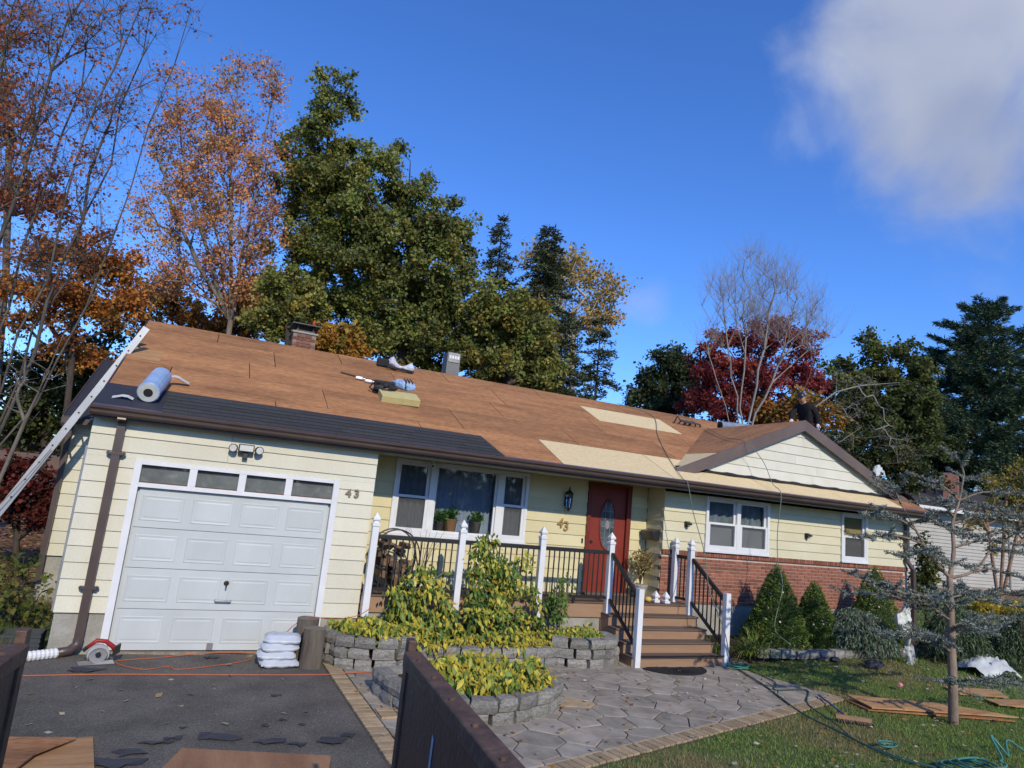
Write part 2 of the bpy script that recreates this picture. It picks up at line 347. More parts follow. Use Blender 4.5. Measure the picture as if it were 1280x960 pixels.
pd = B().box(-.0445, .0445, -.096, .096, 0, .022).data('border_paver', M_tan)
x = 3.42; ang = math.atan(.2805)
k = 0
while x < 10.6:
    inst('border_paver', pd, (x, front(x)-.10, 0.003+rnd.uniform(-.002, .003)), patio, (0, 0, ang+rnd.uniform(-.02, .02))); x += .105*math.cos(ang)
y = -.62
while y > -6.5:
    inst('border_paver', pd, (3.415, y, 0.003+rnd.uniform(-.002, .003)), patio, (0, 0, math.pi/2+rnd.uniform(-.02, .02))); y -= .105
for i in range(3):
    for j in range(2): inst('border_paver', pd, (3.64+j*.205, -2.72-i*.105, .003+.016), patio, (0, 0, math.pi/2))

# ================================================================ HOUSE
house = thing('house', 'pale yellow ranch house with stripped plywood roof, white garage door and brick front', 'house', (8.5, 4, 0))
EZ, EY, K = 3.15, -.19, .459                                # eave height, eave line, roof slope
rz = lambda y: EZ+K*(y-EY)
NRM = Vector((0, -K, 1)).normalized()
def wallbox(name, m, *a): return B().box(*a).build(name, m, house)
# cores (set back so that the windows look into a dark room)
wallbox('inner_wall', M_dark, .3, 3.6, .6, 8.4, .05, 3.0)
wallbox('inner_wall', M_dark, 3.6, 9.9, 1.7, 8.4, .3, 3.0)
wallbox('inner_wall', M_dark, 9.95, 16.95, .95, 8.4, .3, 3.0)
M_side = M_sid
wallbox('side_wall', M_side, 0.003, .03, .006, 4.6, .5, 3.05)
wallbox('side_wall', M_side, 3.82, 3.857, .03, .97, .8, 3.02)
wallbox('side_wall', M_side, 17.06, 17.1, .45, 8.4, .5, 3.05)
wallbox('rear_wall', M_side, 0.04, 17.05, 8.4, 8.45, 0, 3.02)
B().prism([(17.085, .44, 3.05), (17.085, 4.45, 5.18), (17.085, 8.45, 3.05)], (-.04, 0, 0)).build('end_gable_wall', M_side, house)
B().prism([(.02, .0, 3.05), (.02, 4.45, 5.18), (.02, 8.45, 3.05)], (.04, 0, 0)).build('end_gable_wall', M_side, house)
wallbox('ceiling_panel', M_dark, .05, 17.0, .35, 8.4, 3.02, 3.05)
wallbox('garage_foundation', M_conc, 0.012, .60, 0.012, .28, -.1, .5)
wallbox('garage_foundation', M_conc, 3.30, 3.85, 0.012, .28, -.1, .5)
wallbox('foundation', M_conc, 9.79, 17.08, .445, .7, -.1, .81)

def siding(x0, x1, z0, z1, y, holes, mat, course=.207, name='siding_board', facing='y', seg=2.4):
    n = max(1, round((z1-z0)/course)); c = (z1-z0)/n
    for i in range(n):
        a, b = z0+i*c, z0+(i+1)*c; zs = sorted({a, b}|{zz for hh in holes for zz in hh[2:] if a < zz < b}); segs = {}
        for za, zb in zip(zs, zs[1:]):
            m_ = (za+zb)/2; iv = [(x0, x1)]
            for hx0, hx1, hz0, hz1 in holes:
                if hz0 < m_ < hz1:
                    nv = []
                    for p, q in iv:
                        if hx0 > p: nv.append((p, min(q, hx0)))
                        if hx1 < q: nv.append((max(p, hx1), q))
                    iv = [w for w in nv if w[1]-w[0] > .01]
            for p, q in iv: segs.setdefault(round(p, 2) if len(iv) > 1 or not segs else min(segs, key=lambda s: abs(s-p)), []).append((p, q, za, zb))
        for _, parts in segs.items():
            cuts = []; xa = min(p[0] for p in parts); xb = max(p[1] for p in parts); t = xa+rnd.uniform(.5, 1)*seg
            if len(parts) == 1:
                while t < xb-.5: cuts.append(t); t += seg
            ps = []
            for p, q, za, zb in parts:
                e = [p]+[k_ for k_ in cuts if p < k_ < q]+[q]; ps.append([(e[k_]+(.0015 if k_ else 0), e[k_+1]-(.0015 if k_ < len(e)-2 else 0), za, zb) for k_ in range(len(e)-1)])
            for grp in zip(*ps) if len(parts) == 1 else [sum(ps, [])]:
                bb = B()
                for p, q, za, zb in grp:
                    t0 = .026-.019*(za-a)/c; t1 = .026-.019*(zb-a)/c; wob = rnd.uniform(-.001, .001)
                    if facing == 'y':
                        s = [(y-t0, za+.0015+wob), (y-t1, zb), (y+.016, zb), (y+.016, za+.0015)]
                        bb.prism([(p, yy, zz) for yy, zz in s], (q-p, 0, 0))
                    else:
                        s = [(y-t0, za+.0015), (y-t1, zb), (y+.012, zb), (y+.012, za+.0015)]
                        bb.prism([(xx, p, zz) for xx, zz in s], (0, q-p, 0))
                bb.build(name, mat, house)
siding(0.0, 3.86, .5, 3.0, 0, [(.60, 3.30, 0, 2.50)], M_sid)
siding(3.86, 9.755, .86, 3.0, .96, [(4.42, 7.0, 1.72, 2.99), (8.32, 9.34, .8, 2.98)], M_sidy)
siding(.445, .96, .86, 3.0, 9.785, [], M_sidy, facing='x')
siding(9.765, 17.1, 1.81, 2.95, .42, [(10.8, 12.54, 1.86, 2.94), (14.75, 15.62, 1.86, 2.94)], M_sidy if False else pm('wing_siding', (.59, .555, .405), (.54, .50, .345), 1.6, .7, .12, 70, var=.03, fine=.03))
# brick skirt
BH, BL, J = .0555, .198, .0125
wallbox('mortar_bed', M_mort, 9.775, 17.09, .432, .62, .808, 1.735)
bd = [B().box(-BL/2, BL/2, 0, .09, 0, BH).data('brick', M_brick) for _ in range(1)][0]
hb = B().box(-.0475, .0475, 0, .09, 0, BH).data('half_brick', M_brick)
rest = B(); cnt = 0; zc = .812; rowi = 0
while zc+BH < 1.735:
    x = 9.77+(.105 if rowi % 2 else 0)
    if rowi % 2: inst('brick', hb, (9.77+.048, .42, zc), house)
    while x+BL < 17.1:
        if x < 14.0 and cnt < 296: inst('brick', bd, (x+BL/2, .42+rnd.uniform(-.002, .002), zc), house); cnt += 1
        else: rest.box(x, x+BL, .42+rnd.uniform(-.002, .002), .5, zc, zc+BH)
        x += BL+J
    zc += BH+J; rowi += 1
tag(rest.build('brick_courses', M_brick, house), kind='stuff')
cb = B().box(-.029, .029, -.035, .09, 0, .088).data('cap_brick', M_brick); x = 9.80
wallbox('mortar_bed', M_mort, 9.775, 17.09, .40, .62, 1.736, 1.802)
while x < 17.08: inst('cap_brick', cb, (x, .42, 1.738+rnd.uniform(-.002, .002)), house); x += .0675

# garage door
gd = B().box(.665, 3.235, .055, .075, .03, 2.14).build('garage_door', M_gdoor, house)
for r_ in range(4):
    z0 = .035+r_*.526; B().box(.69, 3.21, .018, .05, z0, z0+.520).build('door_section', M_gdoor, gd, bevel=.004)
    for c in range(4):
        xc = .69+.315+c*.63; w, hh = .225, .135; zc = z0+.26; b = B()
        o4 = [(xc-w-.035, zc-hh-.035), (xc+w+.035, zc-hh-.035), (xc+w+.035, zc+hh+.035), (xc-w-.035, zc+hh+.035)]
        i4 = [(xc-w, zc-hh), (xc+w, zc-hh), (xc+w, zc+hh), (xc-w, zc+hh)]
        f4 = [(xc-w+.02, zc-hh+.02), (xc+w-.02, zc-hh+.02), (xc+w-.02, zc+hh-.02), (xc-w+.02, zc+hh-.02)]
        b.add([(p, .0178, q) for p, q in o4]+[(p, .012, q) for p, q in [(xc+(p-xc)*.97, zc+(q-zc)*.95) for p, q in o4]]+[(p, .0165, q) for p, q in i4]+[(p, .0125, q) for p, q in f4],
              [(0, 1, 5, 4), (1, 2, 6, 5), (2, 3, 7, 6), (3, 0, 4, 7), (4, 5, 9, 8), (5, 6, 10, 9), (6, 7, 11, 10), (7, 4, 8, 11), (8, 9, 13, 12), (9, 10, 14, 13), (10, 11, 15, 14), (11, 8, 12, 15), (12, 13, 14, 15)])
        b.build('raised_panel', M_gdoor, gd)
B().tube([(1.86, -.005, .70), (1.86, -.05, .70), (2.06, -.05, .70), (2.06, -.005, .70)], .012, 6).build('lift_handle', pm('dull_steel', (.25, .25, .25), None, 5, .4, metal=.6), gd)
B().lathe((1.97, .016, .93), [(.035, 0), (.035, .012), (.015, .02), (.015, .05)], 10, (0, -1, 0)).box(1.96, 1.98, -.075, -.03, .88, .97).build('lock_handle', M_black, gd)
B().box(1.85, 1.93, .003, .012, .04, .13).build('corner_plate', pm('steel_plate', (.2, .2, .21), None, 5, .5), gd)
gt = B(); gt.box(.575, .665, -.045, .06, 0.005, 2.50); gt.box(3.235, 3.325, -.045, .06, .005, 2.50); gt.box(.665, 3.235, -.043, .06, 2.14, 2.20); gt.box(.665, 3.235, -.043, .06, 2.44, 2.50)
for i in range(1, 4): xx = .665+i*.6425; gt.box(xx-.05, xx+.05, -.041, .06, 2.20, 2.44)
gt.build('garage_door_trim', M_white, house, bevel=.004)
for i in range(4):
    xa = .665+i*.6425+(.05 if i else 0); xb = .665+(i+1)*.6425-(.05 if i < 3 else 0)
    tw = B().box(xa, xb, .0, .012, 2.2, 2.215); tw.box(xa, xb, 0, .012, 2.428, 2.44); o = tw.build('transom_window', pm('brown_bead', (.12, .06, .04), None, 5, .7), house)
    B().quad(xa+.002, xb-.002, .014, 2.2, 2.44).build('pane', M_trans, o)
    B().box(xa+.002, xb-.002, .035, .04, 2.2, 2.44).build('backing', pm('dusty_grey', (.55, .56, .57), (.32, .33, .34), 3, .9), o)

def sash(parent, x0, x1, z0, z1, y, fr=.05, mat=M_white, glass=M_glass):
    b = B(); b.box(x0, x0+fr, y-.025, y+.02, z0, z1); b.box(x1-fr, x1, y-.025, y+.02, z0, z1); b.box(x0+fr, x1-fr, y-.025, y+.02, z0, z0+fr); b.box(x0+fr, x1-fr, y-.025, y+.02, z1-fr*.8, z1)
    b.build('sash', mat, parent, bevel=.003)
    B().quad(x0+fr-.004, x1-fr+.004, y-.002, z0+fr-.004, z1-fr*.8+.004).build('pane', glass, parent)
def hung(parent, x0, x1, z0, z1, y):
    zm = (z0+z1)/2; sash(parent, x0, x1, zm-.02, z1, y+.02); sash(parent, x0, x1, z0, zm+.025, y-.028)
    B().quad(x0+.05, x1-.05, y-.036, z0+.05, zm-.02).build('insect_screen', M_screen, parent)
M_curt = pm('curtain', (.34, .38, .44), (.24, .28, .33), 6, .9); M_blind = pm('blind', (.42, .43, .43), (.34, .35, .35), 2, .9); M_tan_bl = pm('bamboo_blind', (.42, .31, .12), (.30, .21, .08), 30, .8, stretch=(9, 1, .4))
def drape(parent, x0, x1, z0, z1, y, mat, name='curtain', fold=.11):
    n = int((x1-x0)/.018); b = B(); vs = []
    for i in range(n+1):
        x = x0+(x1-x0)*i/n; ph = 2*math.pi*x/fold+1.3*math.sin(x*3.1); vs += [(x, y+.03*math.sin(ph), z0), (x, y+.025*math.sin(ph+.25), z1)]
    b.add(vs, [(2*i, 2*i+2, 2*i+3, 2*i+1) for i in range(n)]); return b.build(name, mat, parent, smooth=True)
def frame(parent, x0, x1, z0, z1, y, w=.06, name='frame', muls=()):
    b = B(); b.box(x0, x0+w, y-.06, y+.06, z0, z1); b.box(x1-w, x1, y-.06, y+.06, z0, z1); b.box(x0+w, x1-w, y-.06, y+.06, z1-w, z1); b.box(x0+w, x1-w, y-.06, y+.06, z0, z0+w)
    for xa, xb in muls: b.box(xa, xb, y-.058, y+.06, z0+w, z1-w)
    b.build(name, M_white, parent, bevel=.004)
    B().box(x0-.02, x1+.02, y-.085, y-.03, z0-.03, z0-.001).build('sill', M_white, parent, bevel=.004)
# big window by the porch
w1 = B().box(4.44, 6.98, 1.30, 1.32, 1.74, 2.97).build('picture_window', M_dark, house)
frame(w1, 4.42, 7.0, 1.72, 2.99, .96, .06, muls=((5.06, 5.17), (6.36, 6.48)))
hung(w1, 4.48, 5.06, 1.78, 2.93, .96); hung(w1, 6.48, 6.94, 1.78, 2.93, .96)
sash(w1, 5.17, 6.36, 1.78, 2.93, .96, .035)
drape(w1, 4.48, 5.06, 1.75, 2.95, 1.03, pm('grey_curtain', (.20, .21, .22), None, 6, .9)); drape(w1, 6.48, 6.95, 1.75, 2.95, 1.03, MATS['grey_curtain']); drape(w1, 5.15, 6.4, 1.75, 2.95, 1.14, M_curt, fold=.085)
# wing windows
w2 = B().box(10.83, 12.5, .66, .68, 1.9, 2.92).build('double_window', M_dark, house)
frame(w2, 10.8, 12.54, 1.86, 2.95, .42, .065, muls=((11.62, 11.72),))
for xa, xb in ((10.865, 11.62), (11.72, 12.475)):
    hung(w2, xa, xb, 1.925, 2.885, .42); B().box(xa, xb, .462, .466, 1.92, 2.40).build('blind', M_blind, w2); drape(w2, xa, xb, 2.37, 2.9, .49, pm('dark_curtain', (.14, .17, .18), (.24, .27, .28), 4, .9), fold=.2)
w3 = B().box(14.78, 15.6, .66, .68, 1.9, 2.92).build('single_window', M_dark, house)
frame(w3, 14.75, 15.62, 1.86, 2.95, .42, .065); hung(w3, 14.815, 15.555, 1.925, 2.885, .42); B().box(14.8, 15.57, .466, .47, 2.38, 2.9).build('blind', M_tan_bl, w3); B().box(14.8, 15.57, .458, .464, 1.9, 2.41).build('blind', pm('brown_curtain', (.12, .11, .09), None, 5, .9), w3)
# front door
dr = B(); dr.box(8.40, 9.24, .955, .99, .88, 2.93); fd = dr.build('front_door', M_red, house, bevel=.003)
b = B(); b.box(8.32, 8.40, .90, 1.05, .86, 2.98); b.box(9.24, 9.34, .90, 1.05, .86, 2.98); b.box(8.40, 9.24, .90, 1.05, 2.93, 2.98); b.build('door_frame', pm('dark_red_paint', (.16, .028, .018), None, 3, .45), fd, bevel=.004)
def oval(cx, cz, a, b_, y, n=28): return [(cx+a*math.cos(2*math.pi*i/n), y, cz+b_*math.sin(2*math.pi*i/n)) for i in range(n)]
b = B(); o1, o2, o3 = oval(8.82, 2.18, .20, .50, .953), oval(8.82, 2.18, .185, .485, .935), oval(8.82, 2.18, .165, .465, .945); n_ = 28
b.add(o1+o2+o3, [(i, (i+1) % n_, n_+(i+1) % n_, n_+i) for i in range(n_)]+[(n_+i, n_+(i+1) % n_, 2*n_+(i+1) % n_, 2*n_+i) for i in range(n_)]); b.build('oval_frame', M_red, fd)
B().prism(oval(8.82, 2.18, .166, .466, .952), (0, .002, 0)).build('oval_pane', pm('leaded_glass', (.10, .13, .16), (.03, .04, .055), 9, .08, spec=.8), fd)
b = B()
for dx in (-.055, .055): b.box(8.82+dx-.004, 8.82+dx+.004, .945, .951, 1.76, 2.6)
for zz in (1.92, 2.14, 2.22, 2.44): b.box(8.67, 8.97, .945, .951, zz-.004, zz+.004)
b.prism(oval(8.82, 2.18, .05, .09, .944, 8), (0, .006, 0)); b.build('glazing_bar', pm('lead', (.28, .28, .29), None, 5, .5, metal=.3), fd)
for xa, xb in ((8.47, 8.79), (8.86, 9.17)):
    b = B(); b.box(xa, xb, .949, .956, 1.02, 1.50); b.box(xa+.035, xb-.035, .943, .95, 1.055, 1.465); b.build('door_panel', M_red, fd, bevel=.003)
B().lathe((8.475, .953, 1.83), [(.03, 0), (.03, .015)], 10, (0, -1, 0)).lathe((8.475, .953, 1.66), [(.025, 0), (.02, .05)], 8, (0, -1, 0)).bar((8.47, .90, 1.66), (8.59, .90, 1.655), .02, .02).build('door_handle', M_black, fd)
B().box(8.32, 9.34, .80, 1.0, .862, .895).build('threshold', M_deck, fd)
# eave: soffit, fascia, gutter
B().box(.01, 17.1, -.17, 1.0, 3.0, 3.018).build('soffit', pm('soffit', (.42, .38, .27), None, 4, .8), house)
B().box(-.02, 17.12, -.185, -.165, 2.985, 3.155).build('fascia', M_trim, house)
gp = [(-.187, 3.135), (-.187, 3.02), (-.25, 3.02), (-.275, 3.05), (-.28, 3.085), (-.31, 3.11), (-.315, 3.14), (-.305, 3.14), (-.30, 3.115), (-.27, 3.09), (-.262, 3.055), (-.245, 3.032), (-.197, 3.032), (-.197, 3.135)]
B().prism([(-.03, y_, z_) for y_, z_ in gp], (17.16, 0, 0)).build('gutter', M_trim, house)
b = B(); b.box(-.034, -.03, -.313, -.187, 3.022, 3.138); b.box(17.13, 17.134, -.313, -.187, 3.022, 3.138); b.build('gutter_end_cap', M_trim, house)
B().obox((8.55, -.205, 3.158), (8.57, 0, 0), (0, .035, .012), (0, -.001, .003)).build('drip_edge', pm('purple_grey_metal', (.10, .075, .10), None, 3, .4), house)
# ---- roof: sheathing sheet by sheet
roof = B().prism([(0.02, EY+.02, rz(EY+.02)-.03), (17.08, EY+.02, rz(EY+.02)-.03), (17.08, 4.46, rz(4.46)-.03), (.02, 4.46, rz(4.46)-.03)], (0, 0, -.02)).build('roof', M_dark, house)
def sheet(x0, x1, y0, y1, m, name='plywood_sheet', lift=0, parent=None, g=.0065):
    o_ = NRM*lift; b = B(); jj = lambda: rnd.uniform(-.003, .003)
    p = [Vector((x0+g+jj(), y0+g, rz(y0+g))), Vector((x1-g+jj(), y0+g, rz(y0+g))), Vector((x1-g, y1-g, rz(y1-g))), Vector((x0+g, y1-g, rz(y1-g)))]
    b.prism([q+o_-NRM*.018 for q in p], NRM*.018); return b.build(name, m, parent or roof)
rows = [(EY, .92), (.92, 1.85), (1.85, 2.75), (2.75, 3.72), (3.72, 4.47)]; offs = [2.2, .7, 1.9, 2.44-.08, 1.3]
for i, (ya, yb) in enumerate(rows):
    xs = [0.0]; t = offs[i]
    if i == 0: xs = [0, 2.3, 4.7, 7.1, 9.54, 11.98, 14.3, 16.2, 17.1]
    elif i == 3: xs = [0, 2.36, 4.8, 7.2, 9.60, 12.04, 14.4, 16.8, 17.1]
    else:
        while t < 16.6: xs.append(t); t += 2.44
        xs.append(17.1)
    for j, (xa, xb) in enumerate(zip(xs, xs[1:])):
        m = M_osb if (i == 0 and 7 < xa < 16) or (i == 3 and 9.5 < xa < 10) else M_ply
        sheet(xa, xb, ya, yb, m)
b = B().prism([(0, 4.47, rz(4.47)), (17.1, 4.47, rz(4.47)), (17.1, 8.75, rz(4.47)-4.28*K), (0, 8.75, rz(4.47)-4.28*K)], (0, 0, -.03)); b.build('back_slope', M_ply, roof)
# weathered old board courses near the gable end
for k in range(3): sheet(.06, .50, 1.95+k*.22, 2.14+k*.22, M_ply2, 'sheathing_patch', .003)
# dark underlay and starter courses at the eave
B().prism([Vector((-.02, EY-.02, rz(EY-.02)))+NRM*.004, Vector((5.98, EY-.02, rz(EY-.02)))+NRM*.004, Vector((5.80, .64, rz(.64)))+NRM*.004, Vector((-.02, .66, rz(.66)))+NRM*.004], NRM*.004).build('membrane', M_ice, roof)
for i in range(6):
    ya = EY-.01+i*.128; x = .78
    while x < 5.86-.035*i:
        xe = min(x+.98 if x > .8 else x+.4+.1*i, 5.92-.035*i); bs = Vector((0, 0, 0))
        p = [Vector((x+.002, ya, rz(ya)))+NRM*.020, Vector((xe-.002, ya, rz(ya)))+NRM*.020, Vector((xe-.002, ya+.16, rz(ya+.16)))+NRM*.009, Vector((x+.002, ya+.16, rz(ya+.16)))+NRM*.009]
        B().prism(p, NRM*.006).build('shingle', M_shing, roof); x = xe
# rake boards of the main roof ends
for xx in (-.022, 17.102):
    B().prism([(xx, EY, rz(EY)-.17), (xx, 4.47, rz(4.47)-.17), (xx, 8.6, rz(4.47)-4.13*K-.17), (xx, 8.6, rz(4.47)-4.13*K), (xx, 4.47, rz(4.47)), (xx, EY, rz(EY))], (.02, 0, 0)).build('rake_board', M_trim, roof)
# cross gable over the wing
GX, GW, GZ0, GY = 13.42, 3.47, 3.40, .42; GA = 4.85; sl = (GA-GZ0)/GW
def gpt(x, y, up=0): return Vector((x, y, GA-abs(x-GX)*sl+up))
gr = B().prism([(GX-GW+.25, GY+.02, 3.44), (GX+GW-.25, GY+.02, 3.44), (GX, GY+.02, GA-.08)], (0, .05, 0)).build('gable_wall', M_sidw, house)
c = .205; z = 3.47; k = 0
while z < GA-.12:
    zt = min(z+c, GA-.09); hw0 = (GA-.10-z)/sl; hw1 = max((GA-.10-zt)/sl, .01); cuts = [-hw0, rnd.uniform(-.3, .6)*hw0, hw0]
    if hw0 < 1: cuts = [-hw0, hw0]
    for a_, b_ in zip(cuts, cuts[1:]):
        a1 = -hw1 if a_ == -hw0 else a_; b1 = hw1 if b_ == hw0 else b_; a1 = max(a1, -hw1); b1 = min(b1, hw1)
        if b1 <= a1: b1 = a1+.01
        B().add([(GX+a_+.002, GY-.026, z+.002), (GX+b_-.002, GY-.026, z+.002), (GX+b1-.002, GY-.008, zt), (GX+a1+.002, GY-.008, zt), (GX+a_, GY+.018, z+.002), (GX+b_, GY+.018, z+.002), (GX+b1, GY+.018, zt), (GX+a1, GY+.018, zt)],
                [(0, 1, 2, 3), (4, 7, 6, 5), (0, 4, 5, 1), (0, 3, 7, 4), (1, 5, 6, 2), (3, 2, 6, 7)]).build('siding_board', M_sidw, gr)
    z += c
ym = lambda x: EY+(GA-abs(x-GX)*sl-EZ)/K                  # where the gable plane meets the main roof
for s in (-1, 1):
    bands = [(0, 1.22, M_ply), (1.22, 2.44, M_ply), (2.44, GW+.02, M_osb if s < 0 else M_ply)]
    for d0, d1, m in bands:
        xa, xb = GX+s*d0, GX+s*d1; ya0, yb0 = ym(xa)+.02, max(ym(xb)+.02, GY-.1)
        p = [gpt(xa, GY-.13), gpt(xb, GY-.13), gpt(xb, yb0), gpt(xa, ya0)]
        nn = Vector((s*sl, 0, 1)).normalized()
        if s > 0: p = p[::-1]
        p = [q+Vector((0, 0, .002)) for q in p]; B().prism([q for q in p], nn*.016).build('plywood_sheet', m if d0 < 2.4 else M_osb, house)
    xb = GX+s*(GW+.05)
    B().prism([gpt(GX, GY-.155, .028), gpt(xb, GY-.155, .028), gpt(xb, GY-.155, -.20) if False else gpt(xb, GY-.155, -.10), gpt(GX+s*(GW-.25), GY-.155, -.215), gpt(GX, GY-.155, -.215)], (0, .024, 0)).build('rake_board', M_trim2, gr)
    B().prism([gpt(GX, GY-.13, -.03), gpt(xb, GY-.13, -.03), gpt(xb, GY+.02, -.03), gpt(GX, GY+.02, -.03)], (0, 0, .02)).build('rake_soffit', M_trim2, gr)
# black flashing paper curling along the foot of the gable
pts = []; n_ = 40
vs = []
for i in range(n_+1):
    x = 9.95+(16.8-9.95)*i/n_; vs += [(x, GY-.03, 3.475+.015*math.sin(i*1.7)), (x, GY-.07-.02*math.sin(i*.9), rz(GY-.06)+.012+.012*abs(math.sin(i*.77)))]
B().add(vs, [(2*i, 2*i+1, 2*i+3, 2*i+2) for i in range(n_)]).build('flashing', pm('black_felt', (.022, .021, .022), None, 8, .85), house)
b = B(); vs = []
for i in range(9):
    t = i/8
    for j in range(5): vs.append((16.45+t*.75, GY-.25+j*.16, 3.55-.28*t*.9+.10*math.sin(t*3+j*.8)+rz(0)*0+.0+.03*j))
b.add(vs, [(i*5+j, (i+1)*5+j, (i+1)*5+j+1, i*5+j+1) for i in range(8) for j in range(4)]); b.build('felt_flap', MATS['black_felt'], house, smooth=True)
# downspouts
def spout(path, strap_z, yb, label=None):
    b = B()
    for p, q in zip(path, path[1:]): b.bar(p, q, .10, .075, up=(0, 1, 0) if abs(q[2]-p[2]) > .3 else (0, 0, 1))
    o = b.build('downspout', M_trim, house)
    for z_ in strap_z:
        x_ = path[1][0]; B().box(x_-.10, x_+.10, yb-.10, yb-.012, z_-.02, z_+.02).build('strap', M_trim, o)
    return o
sp = spout([(.34, -.24, 3.03), (.34, -.075, 2.98)], [], 0)
b = B().box(.29, .39, -.115, -.035, .16, 3.0); b.build('downspout', M_trim, house)
for z_ in (.82, 2.55): B().box(.25, .43, -.122, -.03, z_-.018, z_+.018).lathe((.25, -.06, z_), [(.025, 0), (.025, .03)], 8, (0, -1, 0)).lathe((.43, -.06, z_), [(.025, 0), (.025, .03)], 8, (0, -1, 0)).build('downspout_strap', M_trim, house)
B().tube([(.34, -.075, .20), (.335, -.09, .12), (.27, -.15, .065), (.14, -.24, .06)], [.058, .06, .06, .058], 10).build('downspout_elbow', M_trim, house, smooth=True)
pl_ = [(.16-.02*i-.0, -.23-.012*i, .06) for i in range(40)]
B().tube(pl_, [.062 if i % 2 else .054 for i in range(40)], 12).build('drain_hose', M_white, house)
b = B(); b.bar((16.95, -.24, 3.03), (16.95, .30, 2.85), .08, .06); b.box(16.90, 17.0, .30, .37, 1.95, 2.88); b.bar((16.95, .335, 1.98), (17.05, .25, 1.78), .08, .06, up=(0, 1, 0)); b.box(17.0, 17.1, .21, .29, .4, 1.80); b.build('downspout', M_trim, house)
# rear extension behind the garage
wallbox('extension_wall', M_dark, -.69, 1, 3.1, 8, .2, 3.05)
siding(-.74, .1, .83, 3.06, 3.06, [], M_sid); wallbox('foundation', M_conc, -.72, .2, 3.08, 3.4, -.2, .83)
wallbox('side_wall', M_side, -.74, -.70, 3.08, 8, .8, 3.08)
B().prism([(-.80, 2.85, 3.10), (.2, 2.85, 3.10), (.2, 6.0, 3.10+3.15*K), (-.80, 6.0, 3.10+3.15*K)], (0, 0, .03)).build('extension_roof', M_ice, house)
B().prism([(-.82, 2.83, 2.98), (-.82, 6.0, 2.98+3.17*K), (-.82, 6.0, 3.14+3.17*K), (-.82, 2.83, 3.14)], (.02, 0, 0)).build('rake_board', M_trim, house)
B().box(-.81, .0, 2.74, 2.85, 3.0, 3.10).build('gutter', M_trim, house)
B().box(-.73, -.655, 2.93, 3.01, .45, 3.02).build('downspout', M_trim, house)
B().tube([(-.02, .10, .5), (-.02, .10, 2.62)], .022, 8).build('conduit', M_alu, house)
# chimney
ch = B().box(2.78, 3.27, 4.74, 5.3, 4.6, 5.66).build('chimney', pm('old_mortar', (.24, .18, .145), None, 8, .95), house)
cbk = B().box(-.076, .076, 0, .05, 0, .058).data('chimney_brick', pm('brown_brick', (.20, .095, .065), (.13, .06, .045), 6, .9, .4, 60, var=.25)); z = 5.10; r_ = 0
while z < 5.64:
    x = 2.777+(.08 if r_ % 2 else 0.0)
    while x+.15 < 3.275: inst('brick', cbk, (x+.077, 4.728, z), ch); x += .163
    for yy in (4.82, 4.98, 5.14): inst('brick', cbk, (2.766, yy, z), ch, (0, 0, -math.pi/2))
    z += .068; r_ += 1
B().box(2.75, 3.30, 4.71, 5.33, 5.662, 5.70).build('crown_slab', M_conc, ch)
b = B()
for xx in (2.86, 3.19):
    for yy in (4.80, 5.22): b.box(xx-.012, xx+.012, yy-.012, yy+.012, 5.70, 5.85)
b.prism([(2.72, 4.66, 5.85), (3.33, 4.66, 5.85), (3.33, 5.38, 5.85), (2.72, 5.38, 5.85)], (0, 0, .025)); b.add([(2.74, 4.68, 5.876), (3.31, 4.68, 5.876), (3.31, 5.36, 5.876), (2.74, 5.36, 5.876), (2.9, 4.95, 5.95), (3.15, 4.95, 5.95), (3.15, 5.1, 5.95), (2.9, 5.1, 5.95)], [(0, 1, 5, 4), (1, 2, 6, 5), (2, 3, 7, 6), (3, 0, 4, 7), (4, 5, 6, 7)])
b.box(2.82, 3.23, 4.76, 5.26, 5.70, 5.74); b.build('chimney_cap', M_black, ch)
# grey roof vent behind the ridge
vt = B().box(6.35, 6.68, 4.62, 4.95, 5.1, 5.86).build('roof_vent', pm('grey_vent', (.16, .16, .16), None, 4, .6), house)
b = B(); b.box(6.37, 6.66, 4.60, 4.618, 5.62, 5.85); b.build('vent_panel', pm('pale_vent', (.33, .33, .33), (.24, .24, .24), 9, .6), vt)
for k in range(4): B().box(6.39+.068*k, 6.44+.068*k, 4.59, 4.599, 5.70, 5.78).build('vent_slot', M_white, vt)
# ================================================================ PORCH AND STEPS
porch = thing('front_porch', 'brown composite front porch with five wide steps leading to the red door', 'porch', (8, 0, 0))
y = -.10; k = 0
while y < .95:
    B().box(3.87, 9.76 if y > .40 else 10.10, y, min(y+.135, .955), .835, .86).build('deck_board', M_deck, porch, bevel=.003); y += .14
B().box(3.87, 8.14, -.078, -.05, .60, .834).build('rim_board', M_riser, porch)
B().box(3.9, 9.7, -.04, .9, .1, .60).build('porch_base', M_conc, porch)
B().box(8.15, 10.08, -.03, .40, .0, .83).build('step_core', M_dark, porch)
TR, RI = .2425, .172
for i in range(5):                                         # riser i counts from the top
    yr = -.075-i*TR; zt = .835-i*RI
    B().box(8.16, 10.06, yr, yr+.022, zt-RI+(.026 if i < 4 else 0), zt-.001).build('stair_riser', M_riser, porch)
    if i < 4:
        B().box(8.13, 10.09, yr-TR-.028, yr-.002, zt-RI, zt-RI+.025).build('stair_tread', M_deck, porch, bevel=.003)
        B().box(8.165, 10.05, yr-TR+.024, yr, 0, zt-RI-.002).build('step_core', M_dark, porch)
        B().box(8.14, 8.158, yr-TR, yr, 0, zt-RI-.002).build('stringer', M_riser, porch); B().box(10.062, 10.08, yr-TR, yr, 0, zt-RI-.002).build('stringer', M_riser, porch)
B().box(8.135, 8.155, -.08, .0, 0, .83).build('stringer', M_riser, porch)

